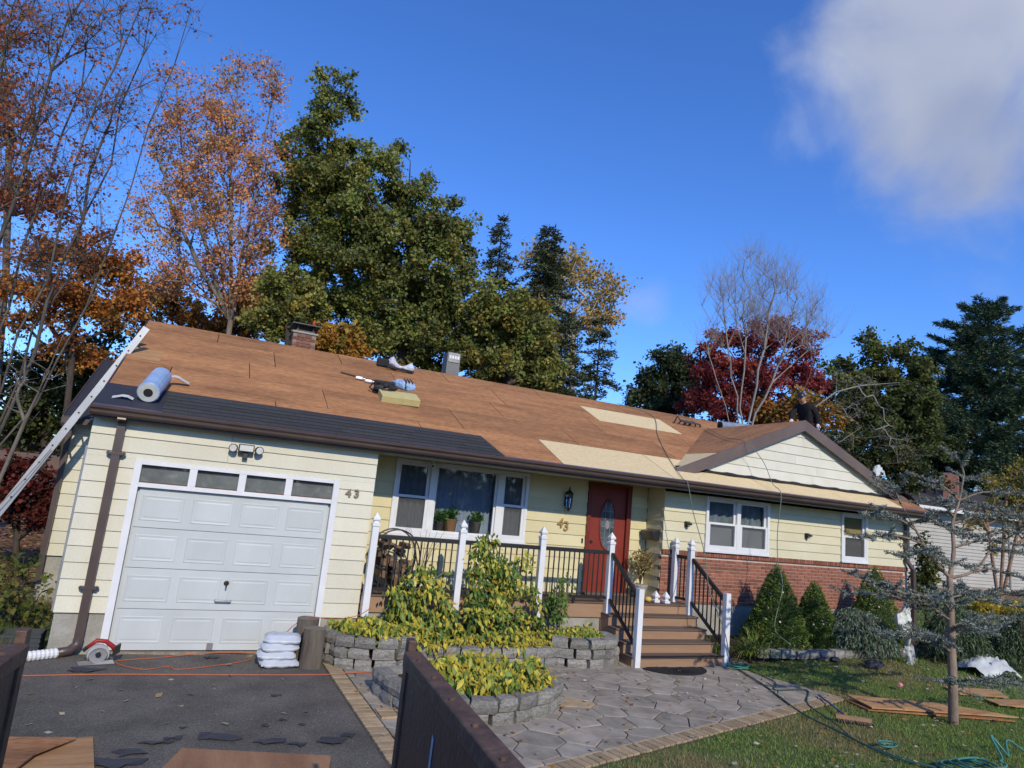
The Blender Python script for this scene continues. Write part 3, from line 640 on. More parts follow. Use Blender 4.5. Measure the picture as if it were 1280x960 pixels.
def finial(b, x, y, z):
    b.lathe((x, y, z), [(.062, 0), (.082, .012), (.082, .05), (.052, .062), (.046, .085), (.074, .10), (.078, .125), (.004, .215)], 4, sq=1)
def post(parent, x, y, z0, z1, cap=True):
    o = B().box(x-.05, x+.05, y-.05, y+.05, z0, z1).build('post', M_white, parent, bevel=.004)
    if cap: b = B(); finial(b, x, y, z1); b.build('post_cap', M_white, o)
    return o
def bay(parent, p, q, zt, zb, n):
    """rails from p to q (xy), top and bottom heights at both ends"""
    (x0, y0), (x1, y1) = p, q
    B().bar((x0, y0, zt[0]), (x1, y1, zt[1]), .055, .065).build('top_rail', M_black, parent, bevel=.006)
    B().bar((x0, y0, zb[0]), (x1, y1, zb[1]), .045, .045).build('bottom_rail', M_black, parent)
    for i in range(1, n):
        t = i/n; x, y = x0+(x1-x0)*t, y0+(y1-y0)*t
        B().box(x-.009, x+.009, y-.009, y+.009, zb[0]+(zb[1]-zb[0])*t, zt[0]+(zt[1]-zt[0])*t).build('baluster', M_black, parent)
r1 = thing('porch_railing', 'long black baluster railing with white posts along porch and stair beside the planter', 'railing', (6, -.1, .86))
PX = [(3.93, -.13), (5.36, -.13), (6.83, -.13), (8.22, -.13)]
for x, y in PX: post(r1, x, y, .55, 1.86)
for (xa, ya), (xb, yb) in zip(PX, PX[1:]):
    bay(r1, (xa+.05, ya), (xb-.05, yb), (1.72, 1.72), (.95, .95), 13)
    xm = (xa+xb)/2; B().box(xm-.02, xm+.02, ya-.02, ya+.02, .86, .93).build('rail_foot', M_black, r1)
post(r1, 8.22, -1.06, .0, 1.23, False)
bay(r1, (8.22, -.18), (8.22, -1.01), (1.70, 1.10), (.92, .33), 8)
B().box(8.17, 8.27, -1.11, -1.01, 1.231, 1.236).build('post_plate', M_white, r1)
r2 = thing('stair_railing', 'short black stair railing with white posts beside the brick wall', 'railing', (10.06, -.5, 0))
post(r2, 9.99, .27, .86, 1.86); post(r2, 10.06, -.10, .55, 1.86); post(r2, 10.08, -1.06, 0, 1.23, False)
bay(r2, (10.0, .22), (10.05, -.05), (1.72, 1.72), (.95, .95), 3); bay(r2, (10.06, -.15), (10.08, -1.01), (1.70, 1.10), (.92, .33), 8)
B().box(8.27, 10.03, -1.118, -1.10, .185, .20).build('toe_strip', M_black, porch)

# ================================================================ STONE PLANTERS
blk = []
for k in range(6):
    b = B(); w, d_, hh = .5, .5, .5; bx_ = []
    rr = random.Random(k)
    j = lambda s=.035: rr.uniform(-s, s)
    # split face block: a 3x2 grid of points on the face bulges outward
    fx = [-.5, 0, .5]; fzv = [0, .5, 1]; vs = []
    for z_ in fzv:
        for x_ in fx:
            edge = (x_ != 0)+(z_ != .5); vs.append((x_*.97+j(), -.5+(.14 if edge == 2 else .07 if edge == 1 else -.02)+j(.05), (z_-.5)*.96+.5+j(.02)))
    for z_ in (0, 1):
        for x_ in (-.5, .5): vs.append((x_*.8, .5, z_))
    fs = [(0, 1, 4, 3), (1, 2, 5, 4), (3, 4, 7, 6), (4, 5, 8, 7), (6, 7, 8, 12, 11), (0, 3, 6, 11, 9), (2, 10, 12, 8, 5), (9, 11, 12, 10), (0, 9, 10, 2, 1)]
    b.add(vs, fs); blk.append(b.data('stone_block', M_block))
def wall_course(parent, pts, z, hh, ln=.30, dp=.2, off=0, cap=False):
    seg = [(Vector(a), Vector(b)) for a, b in zip(pts, pts[1:])]; tot = sum((b-a).length for a, b in seg); t = -off
    while t < tot-.05:
        w = ln*rnd.uniform(.82, 1.15); c = min(max(t+w/2, .03), tot-.03); acc = 0
        for a, b in seg:
            l_ = (b-a).length
            if c <= acc+l_+1e-6: p = a+(b-a)*((c-acc)/l_); d = (b-a)/l_; break
            acc += l_
        inst('stone_block', blk[rnd.randrange(6)], (p.x, p.y, z), parent, (0, rnd.uniform(-.01, .01), math.atan2(d.y, d.x)), (w-.014, dp, hh*rnd.uniform(.95, .99))); t += w
def planter(name, label, pts, n, hh=.145, soil=None, **kw):
    P_ = [Vector(p) for p in pts]; t = thing(name, label, 'planter', (P_[0].x, P_[0].y, 0))
    for i in range(n): wall_course(t, P_, i*hh+.004, hh, off=.15*(i % 2)+rnd.uniform(0, .08), **kw)
    if soil: B().prism([(x, y, 0.0) for x, y in soil], (0, 0, n*hh-.05)).build('soil', M_soil, t)
    return t
planter('stone_planter', 'curved three-course split stone planter next to the wooden stumps', [(3.42, -.28), (3.40, -.60), (3.52, -.84), (3.85, -.98), (4.20, -1.0), (4.50, -.86)], 3, soil=[(3.45, -.05), (3.45, -.55), (3.56, -.76), (3.87, -.88), (4.18, -.90), (4.55, -.75), (4.55, -.05)])
planter('stone_planter', 'low straight stone planter wall running below the vine covered railing', [(4.56, -.82), (5.2, -.88), (5.9, -.92), (6.75, -.90)], 2, soil=[(4.55, -.05), (4.55, -.75), (5.2, -.8), (5.9, -.83), (6.8, -.8), (6.8, -.05)])
planter('stone_planter', 'rounded three-course stone planter beside the foot of the steps', [(6.80, -.84), (7.0, -.97), (7.35, -1.05), (7.72, -.98), (7.95, -.75), (7.98, -.42)], 3, soil=[(6.8, -.05), (6.85, -.75), (7.05, -.86), (7.35, -.94), (7.66, -.88), (7.85, -.68), (7.9, -.05)])
planter('stone_planter', 'island stone planter full of yellow leaves standing on the patio', [(3.75, -2.02), (3.8, -2.5), (3.92, -2.95), (4.15, -3.18), (4.6, -3.30), (5.0, -3.22), (5.5, -3.0), (5.78, -2.75), (5.85, -2.4), (5.6, -2.05), (5.0, -1.9), (3.75, -1.98)], 2, soil=[(3.85, -2.1), (3.93, -2.5), (4.02, -2.88), (4.2, -3.06), (4.6, -3.17), (4.95, -3.1), (5.42, -2.9), (5.66, -2.68), (5.7, -2.42), (5.5, -2.15), (4.95, -2.02)])
eb = planter('stone_edging', 'low grey stone edging along the shrub bed under the brick wall', [(10.9, -.95), (11.8, -1.05), (12.8, -1.08), (14.0, -1.02), (15.3, -.95), (16.8, -.9)], 1, .15)
for o in eb.children: o.location.z += .13
tag(B().prism([(10.3, .43, -.05), (10.5, -.75, -.05), (10.9, -.88, -.05), (11.8, -.97, -.05), (12.8, -1.0, -.05), (14.0, -.94, -.05), (15.3, -.87, -.05), (17.5, -.8, -.05), (17.5, .43, -.05)], (0, 0, .27)).build('shrub_bed', M_soil), kind='structure')

# ================================================================ LEAFY PLANTS
YEL = [(.46, .36, .035), (.50, .42, .06), (.34, .33, .05), (.20, .26, .04), (.40, .30, .035)]
GRN = [(.065, .13, .025), (.10, .18, .035), (.16, .23, .04), (.05, .10, .025)]
leaf_d = []
def leaf_template(name, mat): return B().add([(0, 0, 0), (.17, .26, -.05), (-.17, .26, -.03), (0, .5, .05), (.19, .58, -.06), (-.19, .58, -.10), (.02, 1, -.26)], [(0, 1, 3), (0, 3, 2), (1, 4, 3), (2, 3, 5), (3, 4, 6), (3, 6, 5)]).data(name, mat, True)
LT = [leaf_template('leaf', pm(f'vine_leaf_{i}', c_, tuple(q*.75 for q in c_), 9, .55, var=.25)) for i, c_ in enumerate([(.44, .37, .045), (.33, .33, .055), (.17, .24, .045), (.09, .16, .035)])]
def creeper(name, label, cat, samples, base, size=.11, cols=(YEL, GRN), mixf=.5, big=0, wood=None, bigw=(4, 4, 3, 2)):
    """samples: (n,3) leaf points, with outward normals nearly -y; leaves hang down"""
    P = np.array(samples); P = P[~((np.abs(P[:, 0]-5.36) < .10) & (P[:, 2] > .52)) & ~((np.abs(P[:, 0]-6.83) < .09) & (P[:, 2] > .80))]
    t = thing(name, label, cat, base); n = len(P)
    col = np.where((rng.random(n) < mixf)[:, None], pal(n, cols[0], jit=.2), pal(n, cols[1], jit=.2))
    D = unit(np.stack([rng.normal(0, .55, n), rng.normal(-.45, .3, n), rng.normal(-.75, .35, n)], 1)); Nn = unit(np.stack([rng.normal(0, .4, n), rng.normal(-.75, .3, n), rng.normal(.5, .35, n)], 1))
    s = size*rng.uniform(.6, 1.25, n); nb = min(big, n)
    v, f, c = leafquads(P[nb:], D[nb:], Nn[nb:], s[nb:], s[nb:]*.44, col[nb:], .18)
    tag(npmesh('foliage', v, f, M_leaf, t, c), kind='stuff')
    for i in range(nb):
        z = Vector(Nn[i]); yv = Vector(D[i]); xv = yv.cross(z).normalized(); z = xv.cross(yv); m = Matrix((xv, yv, z)).transposed().to_quaternion()
        inst('leaf', LT[rnd.choices(range(4), bigw)[0]], P[i]+np.array([0, -.04, 0]), t, m.to_euler(), (s[i]*1.15,)*3)
    if wood:
        b = B()
        for w in wood: b.tube(w, [.012]*len(w), 5)
        b.build('stem', M_bark, t)
    return t
def blob(n, c, r, shell=.5):
    d = rdir(n); q = rng.random(n)**(shell); return np.array(c)+d*np.array(r)*q[:, None]
def clustered(n, cents, r):
    c = np.array(cents); k = rng.integers(0, len(c), n); return c[k]+rdir(n)*(rng.random((n, 1))**.5)*r
# vine over the second railing bay and spilling over the rim
cs = blob(75, (6.1, -.22, 1.22), (.68, .12, .55)); cs2 = blob(80, (6.0, -.36, .66), (1.05, .24, .40)); cs3 = blob(18, (5.72, -.22, 1.60), (.27, .1, .32))
P = np.concatenate([clustered(1050, cs, (.13, .08, .13)), clustered(1350, cs2, (.13, .1, .13)), clustered(200, cs3, (.1, .08, .12))])
P = P[P[:, 2] > .38]; rng.shuffle(P)
creeper('climbing_vine', 'yellow-green vine swallowing the railing between two white posts, reaching the rail top', 'vine', P, (6.1, -.3, .4), .108, mixf=.42, big=280, bigw=(2, 3, 4, 3),
        wood=[[(5.9+.2*math.sin(i), -.15, .4+.28*i) for i in range(5)], [(6.3-.15*math.sin(i*1.3), -.16, .4+.25*i) for i in range(5)]])
cs = blob(50, (4.72, -.30, .78), (.72, .2, .40)); cs2 = blob(12, (4.75, -.22, 1.18), (.38, .1, .22)); cs3 = blob(24, (5.18, -.42, .58), (.28, .3, .34))
P = np.concatenate([clustered(780, cs, (.12, .09, .12)), clustered(120, cs2, (.12, .08, .12)), clustered(320, cs3, (.1, .09, .12))]); P = P[P[:, 2] > .40]; rng.shuffle(P)
creeper('climbing_vine', 'lower trailing vine on the railing bay beside the garage corner', 'vine', P, (4.7, -.3, .4), .108, mixf=.5, big=220, bigw=(3, 3, 4, 2),
        wood=[[(4.1, -.25, .55), (4.4, -.23, .85), (4.8, -.22, 1.05), (5.1, -.2, 1.25)]])
cs = blob(26, (7.05, -.30, .82), (.30, .16, .30)); P = np.concatenate([clustered(260, cs, (.1, .08, .12)), clustered(70, blob(14, (7.2, -.28, 1.12), (.24, .06, .26)), (.07, .05, .08))])
creeper('leafy_shrub', 'loose dark green shrub growing at the third white railing post', 'shrub', P, (7.05, -.3, .4), .09, cols=(GRN, GRN), wood=[[(7.0, -.3, .4), (7.05, -.3, .8), (7.1, -.28, 1.3)], [(7.1, -.3, .4), (7.25, -.3, .9), (7.35, -.27, 1.3)]])
def carpet(n, poly_box, z0, amp, size, name, label, mixf, base, up=.5, big=0):
    x0, x1, y0, y1, test = poly_box; x = rng.uniform(x0, x1, n*3); y = rng.uniform(y0, y1, n*3); k = test(x, y); x, y = x[k][:n], y[k][:n]; n = len(x)
    bump = np.sin(x*7.3+1)*np.sin(y*8.1+x*2)*.5+.5; z = z0+amp*(rng.random(n)**.6)*(.35+.65*bump)
    return creeper(name, label, 'plant', np.stack([x, y, z], 1), base, size, mixf=mixf, big=big)
carpet(1300, (3.4, 4.7, -1.06, -.12, lambda x, y: ((x-4.02)/.64)**2+((y+.35)/.70)**2 < 1), .36, .28, .095, 'ground_cover', 'yellow and green ground cover filling the curved planter by the stumps', .72, (4, -.5, .4), big=120)
carpet(1500, (4.5, 6.95, -1.0, -.12, lambda x, y: y > -.97+.08*np.sin(x*5)), .24, .27, .10, 'ground_cover', 'bright yellow ground cover spilling over the low planter wall under the vine', .82, (5.6, -.5, .3), big=160)
carpet(420, (6.8, 7.9, -.95, -.12, lambda x, y: ((x-7.35)/.58)**2+((y+.3)/.64)**2 < 1), .38, .17, .09, 'ground_cover', 'small leaved green and yellow plant in the rounded planter', .5, (7.35, -.5, .4), big=60)
carpet(2200, (3.9, 5.75, -3.2, -1.9, lambda x, y: ((x-4.87)/.92)**2+((y+2.53)/.66)**2 < 1), .22, .33, .105, 'ground_cover', 'mounded yellow-green plant filling the island planter', .78, (4.85, -2.55, .25), big=250)

# strappy plant by the stair
def strappy(name, label, c, n, ln, cols, spread=.5):
    t = thing(name, label, 'plant', c); V = []; F = []; C = []
    col = pal(n, cols)
    for i in range(n):
        a = rng.uniform(0, 6.28); l_ = ln*rng.uniform(.6, 1.15); lean = rng.uniform(.2, 1)*spread; p0 = np.array(c)+np.array([rng.normal(0, .12), rng.normal(0, .1), 0]); w = rng.uniform(.008, .014); sd_ = np.array([-math.sin(a), math.cos(a), 0])
        k0 = len(V)
        for j in range(5):
            s = j/4; r_ = l_*lean*s*1.1; zz = l_*(s*(1-lean*.35)-lean*.75*s*s); q = p0+np.array([math.cos(a)*r_, math.sin(a)*r_, max(zz, -.02)]); ww = w*(1-s*.85); V += [q-sd_*ww, q+sd_*ww]; C += [col[i]]*2
        for j in range(4): F.append((k0+2*j, k0+2*j+1, k0+2*j+3, k0+2*j+2))
    tag(npmesh('blades', V, F, M_blade, t, np.array(C)), kind='stuff'); return t
strappy('daylily', 'clump of long arching light green leaves beside the stair foot', (10.85, -.92, .16), 150, .75, [(.16, .24, .04), (.22, .28, .06), (.10, .17, .03), (.34, .30, .09)], 1.0)
strappy('daylily', 'thin green leaves growing between the steps and the brick wall', (10.35, -.45, .1), 60, .55, [(.16, .24, .04), (.10, .17, .03)], .8)

# clipped conical evergreens
def cone_shrub(label, c, rr, hh, n, cols, prof=.8):
    t = thing('conical_evergreen', label, 'shrub', c, None); b = B()
    rad = lambda s: rr*(1-s)**prof*(min(1, (s+.10)/.16))**.5
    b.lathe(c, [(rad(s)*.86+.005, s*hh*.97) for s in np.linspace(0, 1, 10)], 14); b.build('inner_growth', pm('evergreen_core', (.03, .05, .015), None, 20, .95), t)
    B().tube([c, (c[0], c[1], c[2]+hh*.6)], [.04, .01], 6).build('trunk', M_barkd, t)
    s = 1-np.sqrt(rng.random(n)); s = np.clip(s+rng.normal(0, .01, n), 0, 1); a = rng.uniform(0, 6.283, n); lump = 1+.10*np.sin(a*5+s*19)*np.sin(s*27+a*2)+rng.normal(0, .035, n)
    r_ = rr*np.clip(1-s, .004, 1)**prof*np.minimum(1, (s+.10)/.16)**.5*lump; P = np.array(c)+np.stack([np.cos(a)*r_, np.sin(a)*r_, s*hh], 1)
    out = np.stack([np.cos(a), np.sin(a), np.full(n, .55)], 1)+rng.normal(0, .5, (n, 3)); l_ = rng.uniform(.03, .065, n)
    v, f, cc_ = leafquads(P, out, rdir(n), l_, l_*.35, pal(n, cols, jit=.25)); tag(npmesh('foliage', v, f, M_needle, t, cc_), kind='stuff')
    bits = B()
    for _ in range(10):
        s_ = rnd.uniform(.05, .7); a_ = rnd.uniform(3.4, 6.0); q = Vector(c)+Vector((math.cos(a_)*rad(s_)*1.03, math.sin(a_)*rad(s_)*1.03, s_*hh)); bits.obox(q, (rnd.uniform(.012, .03), .004, 0), (0, .012, .012), (0, -.004, .004))
    tag(bits.build('debris', pm('pale_chip', (.55, .48, .36), None, 6, .8), t), kind='stuff'); return t
EG = [(.095, .155, .03), (.14, .205, .04), (.06, .105, .02), (.19, .24, .055)]
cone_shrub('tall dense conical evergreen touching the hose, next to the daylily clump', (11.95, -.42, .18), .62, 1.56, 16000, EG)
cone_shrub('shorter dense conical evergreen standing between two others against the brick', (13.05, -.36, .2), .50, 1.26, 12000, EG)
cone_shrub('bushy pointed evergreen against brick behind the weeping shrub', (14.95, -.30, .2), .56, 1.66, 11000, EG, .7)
def weeping(label, c, rr, hh, n, cols, name='weeping_shrub'):
    t = thing(name, label, 'shrub', c); V = []; P = []; D = []; b = B()
    for i in range(n):
        a = rng.uniform(0, 6.283); q = rng.random()**.6; top = np.array([c[0]+math.cos(a)*rr*q, c[1]+math.sin(a)*rr*q, c[2]+hh*(1-.45*q*q)+rng.normal(0, .04)]); l_ = (top[2]-c[2])*rng.uniform(.4, .95); m = 14
        s = np.linspace(0, 1, m); pts = top+np.stack([np.cos(a)*.18*s**.7, np.sin(a)*.18*s**.7, -l_*s], 1)+rng.normal(0, .008, (m, 3)); P.append(pts); D.append(np.tile([math.cos(a)*.3, math.sin(a)*.3, -1], (m, 1))+rng.normal(0, .5, (m, 3)))
    for i in range(10):
        a = i*.63; b.tube([(c[0], c[1], c[2]), (c[0]+.1*math.cos(a), c[1]+.1*math.sin(a), c[2]+hh*.8), (c[0]+rr*.6*math.cos(a), c[1]+rr*.6*math.sin(a), c[2]+hh*.85), (c[0]+rr*.95*math.cos(a), c[1]+rr*.95*math.sin(a), c[2]+hh*.5)], [.03, .025, .015, .006], 5)
    b.build('branches', M_barkd, t); P = np.concatenate(P); D = np.concatenate(D)
    v, f, cc_ = leafquads(P, D, rdir(len(P)), rng.uniform(.06, .12, len(P)), .022, pal(len(P), cols, jit=.25)); tag(npmesh('foliage', v, f, M_needle, t, cc_), kind='stuff'); return t
BLG = [(.095, .13, .085), (.12, .16, .11), (.07, .10, .055), (.15, .19, .14)]
weeping('grey-green weeping evergreen mound spilling over the stone edging', (13.75, -.78, .2), .60, .78, 900, BLG)
weeping('dark weeping evergreen standing behind the hanging plastic sheet', (15.7, -1.5, .12), .5, 1.1, 600, [(.05, .08, .035), (.075, .105, .05), (.10, .14, .07)])
weeping('weeping evergreen with hanging strands at the plastic heap', (17.0, -2.0, .1), .42, 1.15, 420, [(.06, .09, .04), (.08, .115, .055)])
# ================================================================ THINGS ON AND AROUND THE HOUSE
M_steel = pm('saw_steel', (.55, .55, .56), (.4, .4, .41), 5, .35, metal=.7)
def pebble(b, c, r, n=8, jit=.15):
    vs = []; fs = []
    for i, (ph, s) in enumerate([(-1, .0), (-.6, .8), (0, 1), (.6, .8), (1, 0)]):
        for k in range(n):
            a = 2*math.pi*k/n; j = 1+rnd.uniform(-jit, jit); vs.append((c[0]+r[0]*s*math.cos(a)*j, c[1]+r[1]*s*math.sin(a)*j, c[2]+r[2]*ph))
    for i in range(4):
        for k in range(n): fs.append((i*n+k, i*n+(k+1) % n, (i+1)*n+(k+1) % n, (i+1)*n+k))
    return b.add(vs, fs)
# wall lantern
ln = thing('wall_lantern', 'black carriage lantern with clear panes on the porch wall above the house number', 'lantern', (7.84, .93, 2.45))
c = (7.84, .84)
b = B(); b.lathe((c[0], c[1], 2.69), [(.085, 0), (.09, .015), (.02, .08), (.012, .10), (.02, .12), (.0, .14)], 6); b.lathe((c[0], c[1], 2.42), [(.02, -.05), (.03, -.02), (.055, 0), (.055, .015)], 6)
for k in range(6): a = k*math.pi/3; b.bar((c[0]+.055*math.cos(a), c[1]+.055*math.sin(a), 2.43), (c[0]+.08*math.cos(a), c[1]+.08*math.sin(a), 2.70), .012, .012)
b.build('cage', M_black, ln); b = B(); b.lathe((c[0], c[1], 2.435), [(.05, 0), (.074, .255)], 6); b.build('glass', M_glass, ln)
b = B(); b.box(7.80, 7.88, .925, .945, 2.46, 2.66); b.tube([(7.84, .93, 2.60), (7.84, .90, 2.64), (7.84, .87, 2.60)], .012, 6); b.build('bracket', M_black, ln)
B().lathe((c[0], c[1], 2.44), [(.015, 0), (.015, .06), (.02, .09), (.008, .15)], 8).build('bulb', pm('bulb', (.75, .72, .66), None, 4, .4), ln)
# house numbers
def digits(name, label, items, m, size, ex=.008):
    t = thing(name, label, 'house number', items[0][1])
    for ch, loc, sh in items:
        c = bpy.data.curves.new('digit', 'FONT'); c.body = ch; c.size = size; c.extrude = ex; c.bevel_depth = .002; c.offset = .004; c.align_x = 'CENTER'; c.shear = sh; c.materials.append(m)
        o = bpy.data.objects.new('digit', c); COL.objects.link(o); bpy.context.view_layer.update(); me = bpy.data.meshes.new_from_object(o.evaluated_get(bpy.context.evaluated_depsgraph_get())); bpy.data.objects.remove(o); o = bpy.data.objects.new('digit', me); COL.objects.link(o); par(o, t); o.location = loc; o.rotation_euler = (math.pi/2, 0, 0)
digits('house_number', 'small grey metal number 43 on the garage siding', [('4', (3.475, -.03, 2.265), 0), ('3', (3.60, -.03, 2.265), 0)], pm('grey_number', (.22, .19, .15), None, 5, .5, metal=.2), .17)
digits('house_number', 'staggered gold number 43 on the wall beside the red door', [('4', (7.74, .925, 2.05), .1), ('3', (7.875, .925, 2.0), 0)], pm('gold_number', (.42, .27, .11), None, 5, .4, metal=.3), .25)
# doorbell
tag(B().box(8.245, 8.275, .925, .942, 1.79, 1.88).build('doorbell', M_black), 'tiny black doorbell beside the red door frame', 'doorbell')
# floodlight
fl_ = thing('floodlight', 'black twin floodlight with motion sensor above the garage windows', 'floodlight', (1.93, -.03, 2.75))
B().lathe((1.93, -.02, 2.80), [(.06, 0), (.06, .03), (.03, .05)], 10, (0, -1, 0)).obox((1.93, -.10, 2.81), (.105, 0, 0), (0, .045, .0), (0, 0, .055)).build('body', pm('floodlight_body', (.05, .05, .05), None, 4, .5), fl_, bevel=.01)
B().obox((1.93, -.147, 2.81), (.09, 0, 0), (0, .003, 0), (0, 0, .04)).build('lens', pm('led_lens', (.62, .62, .6), None, 4, .3), fl_)
for s in (-1, 1):
    q = Vector((1.93+s*.165, -.11, 2.80)); ax = Vector((s*.35, -1, -.2)).normalized()
    B().lathe(q-ax*.05, [(.02, 0), (.05, .03), (.062, .09)], 10, ax).build('lamp_head', MATS['floodlight_body'], fl_); B().lathe(q+ax*.041, [(.052, 0), (.045, .012)], 10, ax).build('lens', MATS['led_lens'], fl_)
B().box(1.895, 1.965, -.11, -.04, 2.66, 2.75).build('sensor', MATS['floodlight_body'], fl_, bevel=.01)
# security camera under the eave
cmr = thing('security_camera', 'small white bullet camera with black face over the picture window', 'camera', (5.03, .80, 2.99))
B().lathe((5.03, .80, 2.998), [(.035, 0), (.03, -.02)], 10).tube([(5.03, .80, 2.985), (5.03, .79, 2.945)], .012, 6).build('mount', M_white, cmr); ax = Vector((-.2, -1, -.35)).normalized(); B().lathe(Vector((5.03, .83, 2.945)), [(.034, 0), (.042, .02), (.042, .11)], 12, ax).build('housing', M_white, cmr)
B().lathe(Vector((5.03, .83, 2.945))+ax*.111, [(.024, 0), (.018, .004)], 12, ax).build('face', M_black, cmr)
# mailbox on the wing's return wall
mb_ = thing('mailbox', 'black metal mailbox with curved lid on the wall corner right of the door', 'mailbox', (9.70, .70, 2.0))
B().prism([(9.76, .50, 1.97), (9.63, .50, 1.97), (9.60, .50, 2.13), (9.76, .50, 2.18)], (0, .38, 0)).build('box', M_black, mb_, bevel=.008); B().prism([(9.765, .49, 2.185), (9.585, .49, 2.14), (9.585, .49, 2.08), (9.595, .49, 2.08), (9.597, .49, 2.13), (9.765, .49, 2.17)], (0, .40, 0)).build('lid', pm('mailbox_lid', (.045, .045, .05), None, 4, .3, spec=.6), mb_)
# small sensor lights on the wing wall
for x, lb in ((10.32, 'small black wall light between the mailbox corner and the double window'), (13.66, 'small black wall light between the double window and the single window')):
    t = thing('wall_light', lb, 'light', (x, .39, 2.33)); B().box(x-.045, x+.045, .36, .40, 2.29, 2.40).prism([(x-.045, .36, 2.40), (x-.045, .27, 2.36), (x-.045, .27, 2.33), (x-.045, .36, 2.34)], (.09, 0, 0)).build('housing', M_black, t); B().lathe((x, .31, 2.335), [(.03, 0), (.035, -.02), (.015, -.045)], 10).build('lens', pm('clear_lens', (.5, .5, .48), None, 4, .15), t)
# pots behind the picture window
for x, r_, hh, lb in ((5.36, .08, .16, 'leafy plant in a dark pot inside the big window beside the brown pot'), (5.56, .125, .22, 'brown clay pot with green succulent inside the big window'), (6.05, .10, .2, 'potted green plant inside the big window behind the vine')):
    t = thing('potted_plant', lb, 'plant', (x, 1.04, 1.78)); B().lathe((x, 1.04, 1.79), [(r_*.75, 0), (r_, hh), (r_*1.05, hh), (r_*1.05, hh+.02), (r_*.9, hh+.02)], 14).build('pot', pm('clay_'+str(int(r_*1000)), (.17, .09, .04) if r_ > .11 else (.06, .05, .05), None, 5, .6), t)
    P = blob(90, (x, 1.02, 1.79+hh+.09), (.13, .05, .11)); v, f, cc_ = leafquads(P, rdir(90)+[0, 0, .5], rdir(90), .10, .04, pal(90, [(.06, .14, .04), (.10, .2, .05)])); npmesh('foliage', v, f, M_leaf, t, cc_)
# log holder with firewood on the porch
lr = thing('firewood_rack', 'round black log hoop filled with split firewood on the porch by the garage', 'firewood rack', (4.40, .38, .86))
hp = [(4.42+.40*math.cos(a), .38, 1.36+.46*math.sin(a)) for a in np.linspace(-1.2, 4.34, 30)]
b = B()
for yy in (.26, .50): b.tube([(p[0], yy, p[2]) for p in hp], .012, 6)
b.box(4.25, 4.60, .25, .27, .862, .92); b.box(4.25, 4.60, .49, .51, .862, .92); b.build('hoop', M_black, lr)
mw = [pm('split_wood_%d' % i, c_, tuple(q*.6 for q in c_), 6, .9, .3, 30, (1, .3, 1), var=.2) for i, c_ in enumerate([(.20, .13, .08), (.30, .20, .12), (.12, .09, .07)])]
for i in range(34):
    a, q = rnd.uniform(0, 6.28), rnd.random()**.5; x, z = 4.42+.30*q*math.cos(a), 1.33+.36*q*math.sin(a); r_ = rnd.uniform(.045, .075); n_ = rnd.choice((3, 4, 5)); a0 = rnd.uniform(0, 6)
    B().prism([(x+r_*math.cos(a0+6.283*k/n_), .16+rnd.uniform(0, .06), z+r_*math.sin(a0+6.283*k/n_)) for k in range(n_)], (0, .42, 0)).build('log', mw[i % 3], lr)
# planter of dead twigs at the far end of the porch and the dry plant by the door
def twigs(b, c, n, ln, sp):
    for i in range(n):
        a = rnd.uniform(0, 6.28); l_ = ln*rnd.uniform(.5, 1); q = Vector(c); pts = [q]
        for k in range(3): q = q+Vector((math.cos(a)*sp*l_/3*(k+.4), math.sin(a)*sp*l_/3*(k+.4), l_/3))+Vector((rnd.uniform(-.02, .02), rnd.uniform(-.02, .02), 0)); pts.append(q)
        b.tube(pts, [.006, .005, .004, .002], 4)
t = thing('bare_plant', 'bare dark twigs standing on the porch behind the railing', 'plant', (4.85, .25, .86)); b = B(); twigs(b, (4.85, .25, .86), 14, 1.15, .25); b.build('stems', M_barkd, t)
t = thing('dry_plant', 'dried reddish-green plant in a pot on the porch between door and mailbox', 'plant', (9.45, .62, .86)); B().lathe((9.45, .62, .862), [(.10, 0), (.14, .22), (.15, .22), (.15, .25), (.13, .25)], 12).build('pot', M_conc, t)
b = B(); twigs(b, (9.45, .62, 1.08), 22, .75, .42); b.build('stems', M_barkd, t)
P = blob(420, (9.45, .60, 1.55), (.27, .2, .28), .6); v, f, cc_ = leafquads(P, rdir(420), rdir(420), .07, .03, pal(420, [(.24, .17, .06), (.30, .14, .05), (.14, .15, .05), (.34, .28, .12)])); npmesh('foliage', v, f, M_leaf, t, cc_)
# spare post caps, pumpkin
for x, y, lb in ((9.40, .05, 'spare white pyramid post cap on the porch next to the pumpkin'), (9.58, -.02, 'spare white pyramid post cap on the porch next to the stair railing')):
    b = B(); finial(b, x, y, .862); b.build('post_cap_spare', M_white); o = bpy.data.objects[-1] if False else COL.objects[-1]; tag(o, lb, 'post cap')
pk = thing('pumpkin', 'tiny pale orange pumpkin on the porch beside the white caps', 'pumpkin', (9.25, .08, .86)); vs = []; fs = []
for i in range(7):
    ph = -math.pi/2+math.pi*i/6
    for k in range(20): a = 6.283*k/20; rr_ = .075*math.cos(ph)*(1-.10*abs(math.sin(a*4))); vs.append((9.25+rr_*math.cos(a), .08+rr_*math.sin(a), .915+.052*math.sin(ph)))
b = B().add(vs, [(i*20+k, i*20+(k+1) % 20, (i+1)*20+(k+1) % 20, (i+1)*20+k) for i in range(6) for k in range(20)]); b.build('body', pm('pumpkin', (.62, .42, .12), None, 5, .5), pk, smooth=True); B().tube([(9.25, .08, .96), (9.255, .08, .99)], .01, 5).build('stem', M_bark, pk)
